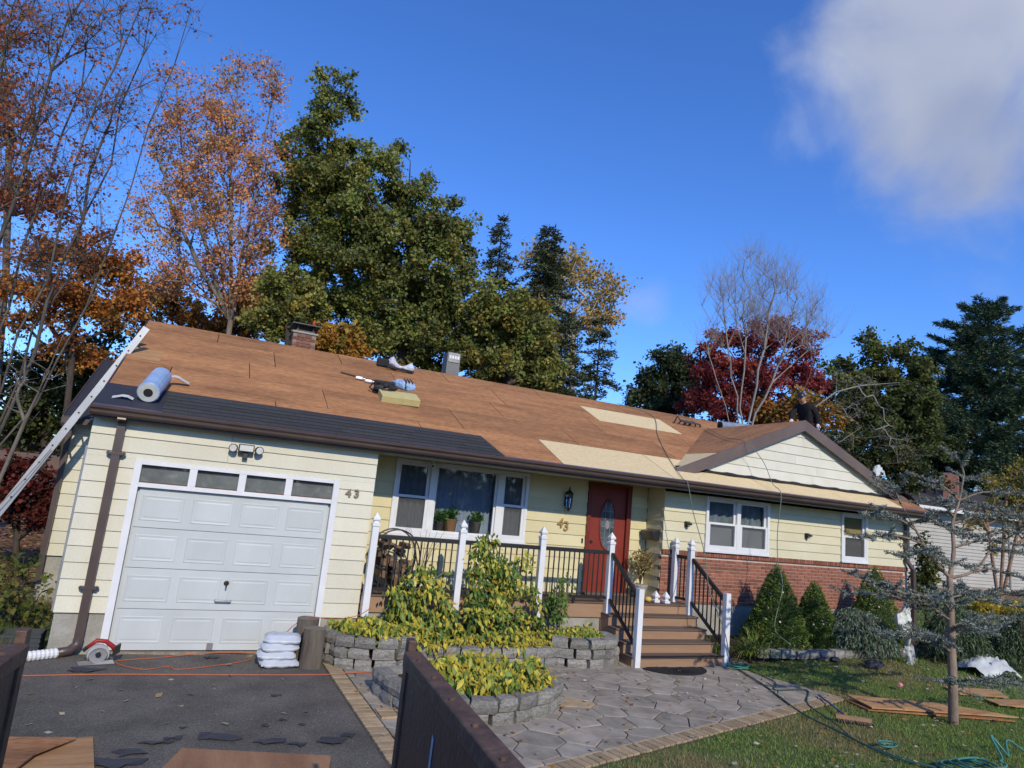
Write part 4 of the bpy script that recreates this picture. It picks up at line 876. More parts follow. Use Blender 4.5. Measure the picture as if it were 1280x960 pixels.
# half-moon doormat
n_ = 20; vs = [(8.78+.60*math.cos(math.pi*i/n_+math.pi), -1.16+.46*math.sin(math.pi*i/n_+math.pi), .026) for i in range(n_+1)]
mt = thing('doormat', 'black half-moon rubber doormat at the foot of the steps', 'doormat', (8.9, -1.35, .02)); mm_ = pm('rubber', (.02, .02, .021), None, 9, .8, .5, 60)
B().prism([(x+.1, y, z) for x, y, z in vs], (0, 0, .010)).build('mat', mm_, mt)
b = B()
for i in range(n_):
    a = math.pi*i/n_+math.pi; b.bar((8.88+.12*math.cos(a), -1.17+.1*math.sin(a), .039), (8.88+.52*math.cos(a), -1.165+.40*math.sin(a), .039), .02, .008)
b.build('ribs', mm_, mt)

# stumps and bags at the garage corner
M_stump = pm('weathered_log', (.15, .125, .10), (.07, .058, .048), 7, .95, .9, 22, (1, 1, .18)); M_cut = pm('log_end', (.20, .17, .14), (.12, .10, .085), 14, .95, .4, 40)
def stump(x, y, r_, hh, lb):
    t = thing('tree_stump', lb, 'stump', (x, y, 0)); n_ = 16; prof = []
    b = B(); vs = []
    for j in range(5):
        for k in range(n_): a = 6.283*k/n_; q = r_*(1+.06*math.sin(a*3+x)+.03*math.sin(a*7+j*.3)); vs.append((x+q*math.cos(a), y+q*math.sin(a), .006+hh*j/4))
    b.add(vs, [(j*n_+k, j*n_+(k+1) % n_, (j+1)*n_+(k+1) % n_, (j+1)*n_+k) for j in range(4) for k in range(n_)]); b.build('bark', M_stump, t, smooth=True)
    B().add([(v[0], v[1], v[2]) for v in vs[-n_:]], [tuple(range(n_))]).build('cut_top', M_cut, t)
stump(3.12, -.80, .145, .50, 'upright grey log stump in front, beside the white bags'); stump(3.08, -.42, .15, .56, 'upright grey log stump set behind another stump at the garage corner')
M_bag = pm('white_bag', (.52, .56, .62), (.42, .46, .52), 4, .4, .35, 14, var=.05)
def bag(x, y, z, w, d_, hh, rot, lb):
    nx, ny = 13, 9; vs = []; fs = []; ph = rnd.uniform(0, 6)
    for s in (1, -1):
        for i in range(nx):
            for j in range(ny):
                u, v_ = i/(nx-1)*2-1, j/(ny-1)*2-1; e = (1-u**6)*(1-v_**6); px = u*w/2*(1-.05*v_*v_); py = v_*d_/2*(1-.05*u*u)
                zz = s*hh/2*e**.6+.012*math.sin(u*9+ph+v_*4)*math.sin(v_*7+ph)*e+.02*(abs(u)**8)*math.sin(v_*14+ph); vs.append((px, py, zz))
    N_ = nx*ny
    for i in range(nx-1):
        for j in range(ny-1):
            a = i*ny+j; fs.append((a, a+ny, a+ny+1, a+1)); fs.append((N_+a, N_+a+1, N_+a+ny+1, N_+a+ny))
    per = [i*ny for i in range(nx)]+[(nx-1)*ny+j for j in range(1, ny)]+[i*ny+ny-1 for i in range(nx-2, -1, -1)]+[j for j in range(ny-2, 0, -1)]
    for a, c_ in zip(per, per[1:]+per[:1]): fs.append((a, N_+a, N_+c_, c_))
    o = B().add(vs, fs).build('bag', M_bag, smooth=True); o.location = (x, y, z+hh/2); o.rotation_euler = (0, 0, rot); tag(o, lb, 'bag', 'white bags stacked by the garage door'); return o
for i, lb in enumerate(['bottom white bag of the pile lying on the driveway', 'second white bag up from the bottom of the pile', 'second white bag down from the top of the pile', 'top white bag of the pile beside the stumps']):
    bag(2.70+(.02, -.02, .0, .03)[i], -.72, .006+i*.098, .50-.01*i, .36, .115, (.05, -.06, .1, -.12)[i], lb)
# circular saw
sw = thing('circular_saw', 'red and silver circular saw standing on the driveway by the downspout', 'circular saw', (.62, -.55, 0)); ang_ = R(12); ca, sa = math.cos(ang_), math.sin(ang_); sp_ = lambda u, v_, z: (.62+u*ca-v_*sa, -.55+u*sa+v_*ca, z)
B().prism([sp_(-.19, -.06, .012), sp_(.19, -.06, .012), sp_(.19, .11, .012), sp_(-.19, .11, .012)], (0, 0, .008)).build('base_plate', M_steel, sw)
dsc = lambda r_, y0, n_=28, cz=.125, hx=0: [sp_(hx+r_*math.cos(6.283*k/n_), y0, cz+r_*math.sin(6.283*k/n_)) for k in range(n_)]
B().prism(dsc(.100, -.030), Vector(sp_(0, -.026, 0))-Vector(sp_(0, -.030, 0))).build('blade', M_steel, sw)
b = B(); n_ = 18; arc = [(.118*math.cos(a), .125+.118*math.sin(a)) for a in np.linspace(-.3, math.pi+.3, n_)]; b.prism([sp_(p, -.05, q) for p, q in arc]+[sp_(.9*p, -.05, .125+(q-.125)*.9-.03) for p, q in arc[::-1]], Vector(sp_(0, .0, 0))-Vector(sp_(0, -.05, 0))); b.build('blade_guard', pm('guard_alloy', (.5, .5, .5), None, 5, .45, metal=.4), sw)
B().prism(dsc(.03, -.06, 12), Vector(sp_(0, -.03, 0))-Vector(sp_(0, -.06, 0))).build('arbor', M_black, sw)
M_tool = pm('tool_red', (.30, .02, .022), None, 4, .45)
b = B(); b.tube([sp_(-.12, .03, .20), sp_(-.03, .03, .275), sp_(.07, .03, .26), sp_(.15, .03, .20), sp_(.19, .03, .15)], [.022, .026, .026, .028, .03], 8); b.tube([sp_(0, .0, .13), sp_(0, .12, .13)], [.06, .055], 12); b.build('motor_and_handle', M_tool, sw, smooth=True)
B().obox(sp_(.20, .03, .16), (.035*ca, .035*sa, .02), (-.03*sa, .03*ca, 0), (0, 0, .05)).build('battery', M_black, sw); B().tube([sp_(-.12, .03, .20), sp_(-.16, .03, .16)], .024, 8).build('front_knob', M_black, sw)

# cords and hoses
def spline(pts, sub=8):
    P = [Vector(p) for p in pts]; out = []
    for i in range(len(P)-1):
        p0, p1, p2, p3 = P[max(i-1, 0)], P[i], P[i+1], P[min(i+2, len(P)-1)]
        for k in range(sub):
            t = k/sub; out.append(.5*((2*p1)+(p2-p0)*t+(2*p0-5*p1+4*p2-p3)*t*t+(3*p1-p0-3*p2+p3)*t*t*t))
    return out+[P[-1]]
def cable(name, label, cat, pts, r_, m, sub=8): o = B().tube(spline(pts, sub), r_, 6).build(name, m, smooth=True); tag(o, label, cat); return o
M_orange = pm('orange_cord', (.44, .11, .045), None, 6, .5); M_green = pm('green_hose', (.05, .20, .16), None, 6, .45); M_grey_h = pm('grey_green_hose', (.14, .18, .14), None, 6, .5)
cable('extension_cord', 'orange extension cord stretched straight across the driveway to the patio', 'cord', [(-.6, -1.08, .012), (-.03, -1.05, .012), (.84, -1.04, .012), (2.0, -1.13, .012), (3.19, -1.19, .012), (3.6, -1.2, .032), (4.3, -1.16, .032), (4.93, -1.12, .032)], .007, M_orange)
cable('extension_cord', 'looped orange extension cord lying along the garage door and over the stump', 'cord', [(3.95, -.40, .72), (3.75, -.48, .62), (3.42, -.42, .55), (3.1, -.42, .575), (2.88, -.35, .42), (2.66, -.30, .10), (2.56, -.12, .03), (1.93, -.10, .03), (1.31, -.27, .012), (.86, -.42, .012), (.89, -.62, .012), (1.16, -.84, .012), (1.42, -.71, .012), (1.53, -.86, .012), (1.97, -.69, .012), (2.3, -.5, .012), (2.42, -.35, .012)], .006, M_orange)
cable('air_hose', 'thin grey-green hose hanging from the eave past the stair railing', 'hose', [(11.2, 4.45, 5.31), (11.95, 3.93, 5.06), (10.94, 2.3, 4.31), (10.21, .95, 3.69), (9.72, -.15, 3.20), (9.69, -.34, 3.10), (9.80, -.40, 2.58), (9.98, -.55, 1.86), (9.78, -.95, 1.25), (9.95, -1.16, .63), (10.14, -1.15, .12), (10.24, -1.3, .035)], .0075, M_grey_h)
cable('air_hose', 'thin grey-green hose draped over the cross gable and down the tall evergreen', 'hose', [(13.2, 3.2, 4.85), (12.2, 1.5, 4.40), (11.65, .25, 4.16), (11.95, .05, 3.80), (12.10, -.10, 3.33), (12.06, -.36, 3.12), (11.95, -.40, 2.4), (11.93, -.44, 1.85), (11.62, -.86, 1.36), (11.30, -1.0, .66), (11.55, -1.1, .40), (11.85, -1.22, .14), (11.9, -1.35, .14)], .0075, M_grey_h)
cable('air_hose', 'dark teal hose running from the stair foot diagonally across the lawn', 'hose', [(10.24, -1.1, .03), (9.98, -1.7, .035), (9.71, -2.38, .035), (9.19, -3.45, .03), (9.03, -4.19, .03), (8.9, -4.83, .03), (9.04, -5.2, .03), (9.4, -5.6, .03)], .012, pm('teal_dark', (.03, .085, .075), None, 6, .5))
cable('air_hose', 'second teal hose curving over the patio tip into the grass', 'hose', [(10.3, -1.4, .035), (10.15, -2.1, .035), (9.75, -2.5, .035), (10.35, -2.55, .03), (9.67, -3.16, .03), (9.3, -3.9, .03), (8.97, -4.46, .03), (8.98, -4.96, .03), (9.2, -5.4, .03)], .010, MATS['teal_dark'])
cl = [(10.18+.20*math.cos(t_)*(1+.1*math.sin(3*t_)), -1.28+.14*math.sin(t_), .035+.012*abs(math.sin(t_*1.7))+.004*t_) for t_ in np.linspace(0, 6.283*2.5, 50)]
cable('air_hose', 'small tangle of green hose at the stair post foot', 'hose', cl, .009, M_green, 2)
cl = [(9.40+.25*math.cos(t_)*(1+.12*math.sin(2.3*t_)), -5.36+.15*math.sin(t_+.3*math.sin(t_*2))-.012*t_, .035+.006*t_) for t_ in np.linspace(0, 6.283*4, 90)]+[(10.1, -5.45, .12), (10.25, -5.25, .28), (10.35, -5.35, .12), (10.5, -5.3, .06), (10.75, -5.15, .17), (11.0, -5.2, .05)]
cable('air_hose', 'bright teal hose in loose coils on the grass', 'hose', cl, .012, pm('teal_hose', (.055, .21, .175), None, 6, .45), 5)
cl = [(9.18+.13*math.cos(t_), -4.72+.08*math.sin(t_), .04+.004*t_) for t_ in np.linspace(0, 6.283*1.6, 26)]
cable('hose_loop', 'single pale teal hose loop beside the dark hose on the lawn', 'hose', cl, .009, MATS['teal_hose'], 2)
# push broom
br = thing('push_broom', 'push broom with blue handle lying on the grass', 'broom', (9.9, -3.4, .03)); B().tube([(10.24, -2.86, .05), (9.62, -3.83, .07)], .014, 8).build('handle', pm('blue_handle', (.05, .09, .24), None, 5, .4), br)
dv_ = Vector((.82, -.56, 0)).normalized(); b = B().obox((9.64, -3.90, .075), dv_*.22, dv_.cross(Vector((0, 0, 1)))*.03, (0, 0, .022)); b.build('head', pm('broom_wood', (.28, .17, .09), None, 5, .7), br); b = B()
for i in range(44): t_ = -.21+.42*i/43; q = Vector((9.64, -3.90, .055))+dv_*t_; b.bar(q, q+Vector((rnd.uniform(-.03, .03), -.05+rnd.uniform(-.03, .0), -.025)), .008, .02)
b.build('bristles', pm('bristle', (.16, .12, .09), None, 8, .9), br)
# loose sheets of plywood
def board(label, pts, th, m, z=.02, tilt=None, name='plywood_offcut'):
    b = B(); P = [Vector((x, y, hz(x, y)+z+(tilt[i] if tilt else 0))) for i, (x, y) in enumerate(pts)]; b.prism(P, (0, 0, th)); o = b.build(name, m); tag(o, label, 'plywood', None); return o
board('long old plywood sheet lying on the grass, its tip passing the blue cedar trunk', [(10.62, -3.05), (10.52, -3.52), (12.75, -4.22), (12.0, -3.62)], .018, M_ply2, .05, [.03, .0, .0, .03])
board('darker plywood sheet underneath the long sheet on the grass', [(10.60, -3.02), (10.47, -3.50), (12.60, -4.25), (12.0, -3.60)], .016, M_ply, .015)
board('plywood piece on the lawn in front of the plastic heap', [(13.4, -2.72), (13.3, -3.05), (14.2, -3.30), (14.5, -2.95)], .016, M_ply2, .02)
board('plywood piece nearest the neighbouring lawn beside a pale scrap', [(13.45, -3.35), (13.35, -3.62), (14.4, -4.1), (15.0, -3.6)], .016, M_ply2, .03)
tag(B().prism([(13.5, -4.0, .08), (13.7, -4.12, .07), (14.1, -4.1, .06), (13.9, -3.96, .09)], (0, 0, .006)).build('plastic_scrap', M_white), 'pale plastic scrap beside the plywood on the lawn', 'scrap')
board('sheet of weathered plywood on the driveway with paler and darker bands', [(1.62, -3.52), (2.84, -3.90), (2.55, -5.1), (1.0, -5.3)], .012, pm('banded_ply', (.30, .165, .085), (.19, .09, .045), 1.1, .85, .2, 40, (4, .7, 1), fine=.12, rot=.25), .02)  # stretched noise gives this sheet paler and darker bands
board('brown plywood sheet on top of another at the driveway edge', [(-.6, -3.05), (.78, -3.30), (.55, -3.62), (.30, -4.6), (-.8, -4.6)], .014, M_ply, .075)
board('paler plywood sheet under the brown sheet on the driveway', [(.05, -3.3), (.90, -3.16), (1.05, -4.3), (.3, -4.9), (-.5, -4.4)], .014, M_ply2, .03)
b = B()
def scrap(x, y, r_, m, lb):
    n_ = rnd.randint(9, 14); rot = rnd.uniform(-.4, .1); ps = []
    for k in range(n_): a = 6.283*k/n_; q = r_*rnd.uniform(.35, 1.2); u, v_ = q*math.cos(a)*1.25, q*math.sin(a)*.75; ps.append((x+u*math.cos(rot)-v_*math.sin(rot), y+u*math.sin(rot)+v_*math.cos(rot), .008+rnd.uniform(0, .02)))
    o = B().prism(ps, (0, 0, .003)).build('roofing_scrap', m); tag(o, lb, 'scrap', 'torn roofing scraps on the driveway')
for x, y, r_ in ((1.87, -3.22, .19), (2.34, -3.42, .14), (2.62, -3.55, .09), (2.90, -3.48, .15), (3.12, -3.38, .07), (1.40, -3.30, .12), (1.22, -3.50, .13), (1.15, -3.72, .2), (1.55, -3.22, .07), (2.56, -2.03, .05), (1.62, -2.95, .04), (2.55, -2.86, .05), (2.72, -3.02, .04), (2.35, -3.0, .04), (1.9, -.28, .1), (.55, -.85, .2)):
    scrap(x, y, r_, M_ice, ('large torn sheet of dark roofing felt lying on the asphalt' if r_ > .11 else 'hand-sized torn dark felt scrap on the asphalt' if r_ > .06 else 'tiny dark felt crumb on the asphalt'))
for x, y, r_, lb in ((12.95, -1.75, .17, 'round black clump of roofing debris near the weeping shrub'), (12.25, -1.28, .10, 'black clump of roofing debris in front of the stone edging'), (12.45, -1.35, .10, 'second black clump of roofing debris touching the stone edging')):
    o = pebble(B(), (x, y, hz(x, y)+r_*.45), (r_, r_*.8, r_*.55), 9, .25).build('roofing_clump', M_ice); tag(o, lb, 'debris')
cn = thing('drink_can', 'crushed red can lying on the lawn', 'can', (12.23, -2.75, .06)); B().lathe((12.17, -2.78, .12), [(.025, 0), (.034, .01), (.036, .09), (.03, .105)], 10, (.9, .3, .05)).build('body', pm('red_can', (.50, .03, .06), (.55, .35, .35), 25, .35), cn); B().lathe((12.265, -2.748, .125), [(.028, .0), (.02, .004)], 10, (.9, .3, .05)).build('lid', M_alu, cn)
# plastic sheets
def crumple(name, label, c, size, m, drape_=False, seed=1):
    rr = np.random.default_rng(seed); n_ = 15; vs = []; 
    for i in range(n_):
        for j in range(n_):
            u, v_ = i/(n_-1)*2-1, j/(n_-1)*2-1; a = rr.normal(0, .07)
            if drape_: x = c[0]+u*size[0]*(.45+.55*max(0, v_*.7+.3))*(1+a)+.10*v_*(v_ > 0); y = c[1]+.10*math.sin(u*7+v_*2)+.08*a+.06*math.sin(v_*5); z = c[2]+v_*size[2]
            else: q = max(0, 1-(u*u+v_*v_)*.72); x = c[0]+u*size[0]*(1+a); y = c[1]+v_*size[1]*(1+rr.normal(0, .08)); z = c[2]+size[2]*q**.7*(.75+.5*rr.random())+.02*rr.random()
            vs.append((x, y, z))
    o = B().add(vs, [(i*n_+j, (i+1)*n_+j, (i+1)*n_+j+1, i*n_+j+1) for i in range(n_-1) for j in range(n_-1)]).build(name, m, smooth=True); tag(o, label, 'plastic sheet'); return o
M_film = pm('white_film', (.56, .58, .57), (.42, .45, .43), 4, .4, .3, 14)
vs = []; n_ = 22; m_ = 13; rr_ = np.random.default_rng(11)
for i in range(n_):
    t_ = i/(n_-1); z_ = 1.22-1.08*t_; wd_ = .05+.20*math.exp(-((t_-.27)/.17)**2)+.02*math.sin(t_*9); cx_ = 14.20-.15*math.exp(-((t_-.3)/.2)**2)+.07*t_
    for j in range(m_):
        u_ = j/(m_-1)*2-1; vs.append((cx_+u_*wd_+rr_.normal(0, .012), -1.55+.07*math.sin(u_*8+t_*3)*(1-.4*t_)+.03*math.sin(t_*11)+rr_.normal(0, .012), z_+.09*u_*(t_-.15)+.05*math.sin(u_*5+1)*(1-t_)+rr_.normal(0, .01)))
o = B().add(vs, [(i*m_+j, i*m_+j+1, (i+1)*m_+j+1, (i+1)*m_+j) for i in range(n_-1) for j in range(m_-1)]).build('plastic_sheet', M_film, smooth=True); tag(o, 'white plastic sheet hanging in the shrubs behind the blue cedar', 'plastic sheet')
crumple('plastic_sheet', 'pale tarp lying in the weeds beside the garage corner', (-1.5, 1.15, .02), (.55, .14, .12), M_film, False, 8)
crumple('plastic_sheet', 'crumpled white plastic heap on the grass beyond the blue cedar', (15.7, -2.1, .08), (.55, .40, .30), M_film, False, 9)
crumple('plastic_sheet', 'white plastic scrap caught on the brown edge of the cross gable', (15.80, .24, 3.86), (.17, .10, .24), M_film, False, 5)

# ---- on the roof
def on_roof(x, y, up=0): return Vector((x, y, rz(y)))+NRM*up
SD = Vector((0, 1, K)).normalized()                         # up the slope
M_blue = pm('blue_wrap', (.30, .42, .62), (.22, .33, .52), 6, .35)
def roll(name, label, c, ax, ln, r_, m, core, open_=True):
    t = thing(name, label, 'roll', c); ax = Vector(ax).normalized(); s = Vector(c)-ax*ln/2; B().lathe(s, [(r_*.92, 0), (r_, .01), (r_, ln-.01), (r_*.92, ln)], 18, ax).build('wrap', m, t, smooth=False)
    B().lathe(s-ax*.004, [(r_*.9, 0), (r_*.62, .002)], 18, ax).build('layers', core, t)
    B().lathe(s-ax*.006, [(r_*.42, 0), (r_*.40, .003)], 14, ax).build('core', M_dark, t); return t
rl = roll('underlayment_roll', 'upright-lying blue wrapped roll of roof underlayment at the eave corner', on_roof(.60, .48, .145), (.09, 1, K-.02), .86, .145, M_blue, M_film)
for s, x0 in ((-1, .40), (1, .74)):
    y0 = .05 if s < 0 else .85; b = B(); vs = []
    for i in range(5):
        for j in range(2): q = on_roof(x0+s*.07*i, y0+j*.09+(.03*i if s > 0 else .01*i), .03+.03*math.sin(i*1.1)+(.12-.02*i if s > 0 else .0)); vs.append(q)
    b.add(vs, [(2*i, 2*i+2, 2*i+3, 2*i+1) for i in range(4)]); b.build('loose_flap', M_film, rl)
roll('membrane_roll', 'grey-blue membrane roll lying across the cross gable ridge behind the strap', (14.0, 3.05, 4.97), (1, .0, .055), 1.02, .115, pm('grey_blue_wrap', (.20, .25, .32), (.14, .18, .24), 6, .5), M_black)
# foam block with tool bag
fb = thing('foam_pad', 'yellow foam kneeling block lying on the plywood roof', 'foam block', on_roof(4.55, 1.85)); xv = Vector((.95, -.1, 0)).normalized(); b = B().obox(on_roof(4.55, 1.85, .07), xv*.36, SD*.20, NRM*.068); b.build('block', pm('yellow_foam', (.48, .42, .20), (.42, .36, .16), 8, .9, .3, 40), fb, bevel=.01)
tb = thing('tool_bag', 'light blue tool bag with black straps resting on the foam block', 'tool bag', on_roof(4.66, 2.12, .14)); cloth = on_roof(4.68, 2.15, .24)
vs = []; rr_ = np.random.default_rng(21); axb = (xv*.75-SD*.55).normalized(); ayb = NRM.cross(axb)
for i in range(11):
    for k in range(14):
        a = 6.283*k/14; ca_, sa_ = math.cos(a), math.sin(a); sq = (abs(ca_)**4+abs(sa_)**4)**-.25; e_ = min(1, (i+.6)*.35, (10.6-i)*.5); wr_ = 1+.09*math.sin(i*2.1+k)+rr_.normal(0, .04)
        vs.append(cloth+axb*(-.26+.05*i)+(ayb*ca_*.105+NRM*sa_*.085)*sq*e_*wr_)
b = B().add(vs, [(i*14+k, i*14+(k+1) % 14, (i+1)*14+(k+1) % 14, (i+1)*14+k) for i in range(10) for k in range(14)]+[tuple(range(13, -1, -1)), tuple(range(140, 154))]); b.build('bag', M_blue, tb, smooth=False)
b = B(); 
for k in range(3): b.tube([cloth+xv*(.05*k)+SD*-.15+NRM*-.03, cloth+xv*(.06*k)+SD*-.10+NRM*.11, cloth+xv*(.06*k)+SD*.12+NRM*.10], .012, 5)
b.build('strap', M_black, tb)
ng = thing('nail_gun', 'black nail gun and tool belt lying beside the blue tool bag', 'tool', on_roof(4.28, 2.2, .0)); b = B(); q = on_roof(4.30, 2.16, .20); b.obox(q, xv*.19, SD*.05, NRM*.05); b.obox(q-xv*.12-NRM*.07, xv*.04, SD*.05, NRM*.10); b.obox(q+xv*.08-SD*.10, xv*.03, SD*.10, NRM*.03); b.tube([q-xv*.2, q-xv*.26-NRM*.1, q-xv*.14-SD*.1-NRM*.16], .02, 6); b.build('body', pm('tool_black', (.03, .03, .032), None, 5, .6), ng, bevel=.012)
b = B()
for k in range(7): pebble(b, on_roof(4.16+.055*k, 2.05+rnd.uniform(-.05, .07), .10+rnd.uniform(0, .10)), (.075, .07, .055), 7, .3)
b.build('tool_belt', MATS['tool_black'], ng)
tag(B().tube([on_roof(3.62, 3.05, .02), on_roof(4.50, 2.75, .03)], .018, 8).build('pry_bar', pm('rusty_bar', (.08, .045, .035), None, 5, .7)), 'dark brown bar lying on the roof above the foam block', 'bar')
for x, y, lb in ((3.96, 2.80, 'clear plastic bottle on the roof next to the dark bar, farther from the foam'), (4.13, 2.70, 'clear plastic bottle on the roof next to the dark bar, close to the foam')):
    t = thing('bottle', lb, 'bottle', on_roof(x, y)); B().lathe(on_roof(x-.08, y, .04), [(.03, 0), (.035, .02), (.035, .12), (.012, .16), (.012, .18)], 10, xv).build('body', pm('bottle_plastic', (.62, .62, .68), None, 5, .2, spec=.6), t); B().lathe(on_roof(x-.08, y, .04)+xv*.181, [(.014, 0), (.014, .015)], 8, xv).build('cap', M_white, t)
# bundle near the ridge: white gloves/helmet and jacket
bn = thing('jacket_bundle', 'white and red jacket bundle with black belt lying just below the ridge', 'jacket', on_roof(5.05, 4.05)); q = on_roof(5.05, 4.05, .09); b = B(); vs = []
rr_ = np.random.default_rng(5)
for i in range(12):
    for k in range(14):
        a = 6.283*k/14; t_ = i/11; s_ = (.55+.45*math.sin(t_*7.5+.6))*min(1, (i+.5)*.4, (11.5-i)*.6)+.12; vs.append(q+xv*(-.28+.055*i)+NRM*(.10*math.exp(-((t_-.12)/.16)**2)-.02)+(SD*math.cos(a)*.16+NRM*math.sin(a)*.12)*s_*(1+rr_.normal(0, .09)))
b.add(vs, [(i*14+k, i*14+(k+1) % 14, (i+1)*14+(k+1) % 14, (i+1)*14+k) for i in range(11) for k in range(14)]+[tuple(range(13, -1, -1)), tuple(range(154, 168))]); b.build('fabric', pm('jacket_fabric', (.52, .53, .60), (.32, .12, .13), 9, .8, lo=.38, hi=.45), bn, smooth=False)
b = B(); b.obox(q-xv*.38+NRM*.04, xv*.12, SD*.08, NRM*.06); b.tube([q-xv*.3-SD*.16, q+xv*.0-SD*.18-NRM*.03, q+xv*.3-SD*.15-NRM*.05], .03, 6); b.build('belt', MATS['tool_black'], bn)
st = thing('strap_heap', 'black harness strap loop on the roof beside the membrane roll', 'strap', on_roof(12.7, 3.55)); b = B()
for k in range(4):
    q = on_roof(12.55+.16*k, 3.55, .06); b.tube([q+xv*(-.16)-NRM*.03, q+xv*-.12+NRM*(.16 if k == 0 else .08), q+NRM*.06, q+xv*.14+NRM*.05-SD*.05, q+xv*.2-NRM*.03], .022, 5)
b.build('webbing', MATS['tool_black'], st)
tag(B().lathe((3.20, 4.95, 5.945), [(.025, 0), (.035, .05), (.0, .11)], 8).build('red_ornament', pm('red_tip', (.55, .06, .05), None, 4, .5)), 'small red object sitting on the black chimney cap', 'object')

# ---- ladder against the end of the roof
ld = thing('ladder', 'tall aluminium extension ladder leaning on the roof end beside the garage', 'ladder', (-1.9, 2.3, 0)); A_ = Vector((.24, 0, 4.75)); Bq = Vector((-1.98, 0, hz(-2, 2.3)))
A_ = Vector((.20, 0, 4.70)); dxy = Vector((-1.42, 0, -3.14)); Bq = A_+dxy*(4.55/3.14); Bq.z = max(Bq.z, .12)
dl = (A_-Bq).normalized(); pn = Vector((dl.z, 0, -dl.x)); Lg = (A_-Bq).length
LW = Vector((-.154, .988, 0))
for yy in (0, .40):
    OF = Vector((0, 2.15, 0))+LW*yy; b = B(); b.obox((A_+Bq)/2+OF, dl*Lg/2, (0, .004, 0), pn*.052); b.obox((A_+Bq)/2+OF+LW*.012+pn*.05, dl*Lg/2, (0, .014, 0), pn*.003); b.obox((A_+Bq)/2+OF+LW*.012-pn*.05, dl*Lg/2, (0, .014, 0), pn*.003); b.build('rail', M_alu, ld)
i = 0
while .25+i*.305 < Lg:
    q = Bq+dl*(.25+i*.305); B().tube([q+Vector((0, 2.15, 0)), q+Vector((0, 2.15, 0))+LW*.40], .016, 8).build('rung', M_alu, ld); B().tube([q+Vector((0, 2.139, 0)), q+Vector((0, 2.145, 0))], .015, 8).build('rung_end', M_black, ld); i += 1
for yy in (0, .40): B().obox(Bq+Vector((0, 2.15, -.05))+LW*yy, (.06, 0, 0), (0, .03, 0), (0, 0, .03)).build('foot', M_black, ld)
tag(B().tube([(-1.35, 1.9, 2.05), (-1.62, 1.7, .1)], [.012, .014], 6).build('metal_pole', M_alu), 'thin grey metal pole leaning in the weeds below the ladder', 'pole')
cable('rope', 'thin rope hanging from the ladder into the weeds', 'rope', [(-.75, 2.1, 2.55), (-1.05, 2.05, 1.95), (-1.35, 2.0, 1.45), (-1.7, 1.95, 1.0)], .006, M_bark, 4)
cr = thing('plastic_crate', 'dark plastic crate half hidden in weeds by the garage corner', 'crate', (-.32, .25, 0)); b = B(); b.box(-.55, -.08, .0, .02, .0, .22); b.box(-.55, -.08, .38, .40, .0, .22); b.box(-.55, -.53, .02, .38, 0, .22); b.box(-.10, -.08, .02, .38, 0, .22); b.build('side', pm('crate', (.05, .055, .06), None, 4, .6), cr)
for k in range(4): B().box(-.56, -.07, -.012, -.001, .02+.055*k, .05+.055*k).build('slat', MATS['crate'], cr)
# ---- the trailer the view is taken from
tl = thing('dump_trailer', 'dark brown steel trailer with rusty rails and open rear', 'trailer', (1.68, -9, 0)); M_tr = pm('trailer_paint', (.030, .023, .021), (.075, .045, .034), 5, .5, .25, 26, spec=.5, lo=.32, hi=.72, detail=11); M_trr = pm('trailer_rail', (.125, .075, .052), (.07, .043, .032), 9, .55, .3, 30, fine=.2)
for x, s in ((2.585, 1), (.83, -1)):
    B().box(x-.012, x+.012, -12.5, -6.75, .72, 1.52).build('side_panel', M_tr, tl)
    B().box(x-.045, x+.045, -12.5, -6.74, 1.52, 1.60).build('top_rail', M_trr, tl, bevel=.008)
    B().box(x-.04, x+.028, -12.5, -6.76, .64, .72).build('bottom_rail', M_trr, tl)
    B().box(x-.022, x+.022, -6.735, -6.66, .45, 1.65).build('corner_post', M_trr, tl, bevel=.005)
    for k in range(4): B().box(x+s*.014, x+s*.07, -7.6-k*1.2, -7.53-k*1.2, .70, 1.515).build('stake', M_tr, tl)
for k in range(9):
    y_ = -6.95-k*.31; b = B(); b.lathe((2.575, y_, 1.60), [(.016, 0), (.016, .006), (.009, .011)], 6); b.build('bolt', M_trr, tl); B().lathe((.835, y_, 1.60), [(.016, 0), (.016, .006), (.009, .011)], 6).build('bolt', M_trr, tl)
B().tube([(2.572, -6.76-.03*i, 1.516+.003*math.sin(i*2.3)) for i in range(70)], [.006+.002*math.sin(i*1.7) for i in range(70)], 5).build('weld_bead', M_trr, tl)
for k in range(5):
    y_ = -6.9-.27*k; B().obox((2.572, y_, 1.36-.05*(k % 3)), (0, .035+.02*(k % 2), -.05), (.0008, 0, 0), (0, .002, .0015)).build('scratch', pm('pale_scratch', (.20, .19, .19), None, 9, .6), tl)
B().box(.845, 2.57, -12.5, -6.7, .60, .66).build('bed', M_trr, tl)
B().box(.9, 2.4, -12.4, -7.2, .42, .58).build('frame', M_tr, tl)
for yy in (-9.0, -9.85):
    for x in (.56, 2.76): B().lathe((x-.1, yy, .38), [(.25, 0), (.36, .02), (.37, .1), (.36, .18), (.25, .2), (.0, .2)], 20, (1, 0, 0)).build('wheel', pm('tyre', (.02, .02, .02), None, 5, .8), tl)
B().obox((2.57, -7.35, 1.22), (0, .012, -.17), (.0012, 0, 0), (0, .012, .004)).build('scratch', pm('scratch', (.45, .48, .55), None, 9, .6), tl)
tl.location.x -= .27; tl.rotation_euler.z = R(-5.0)                # it stands slightly askew to the garage
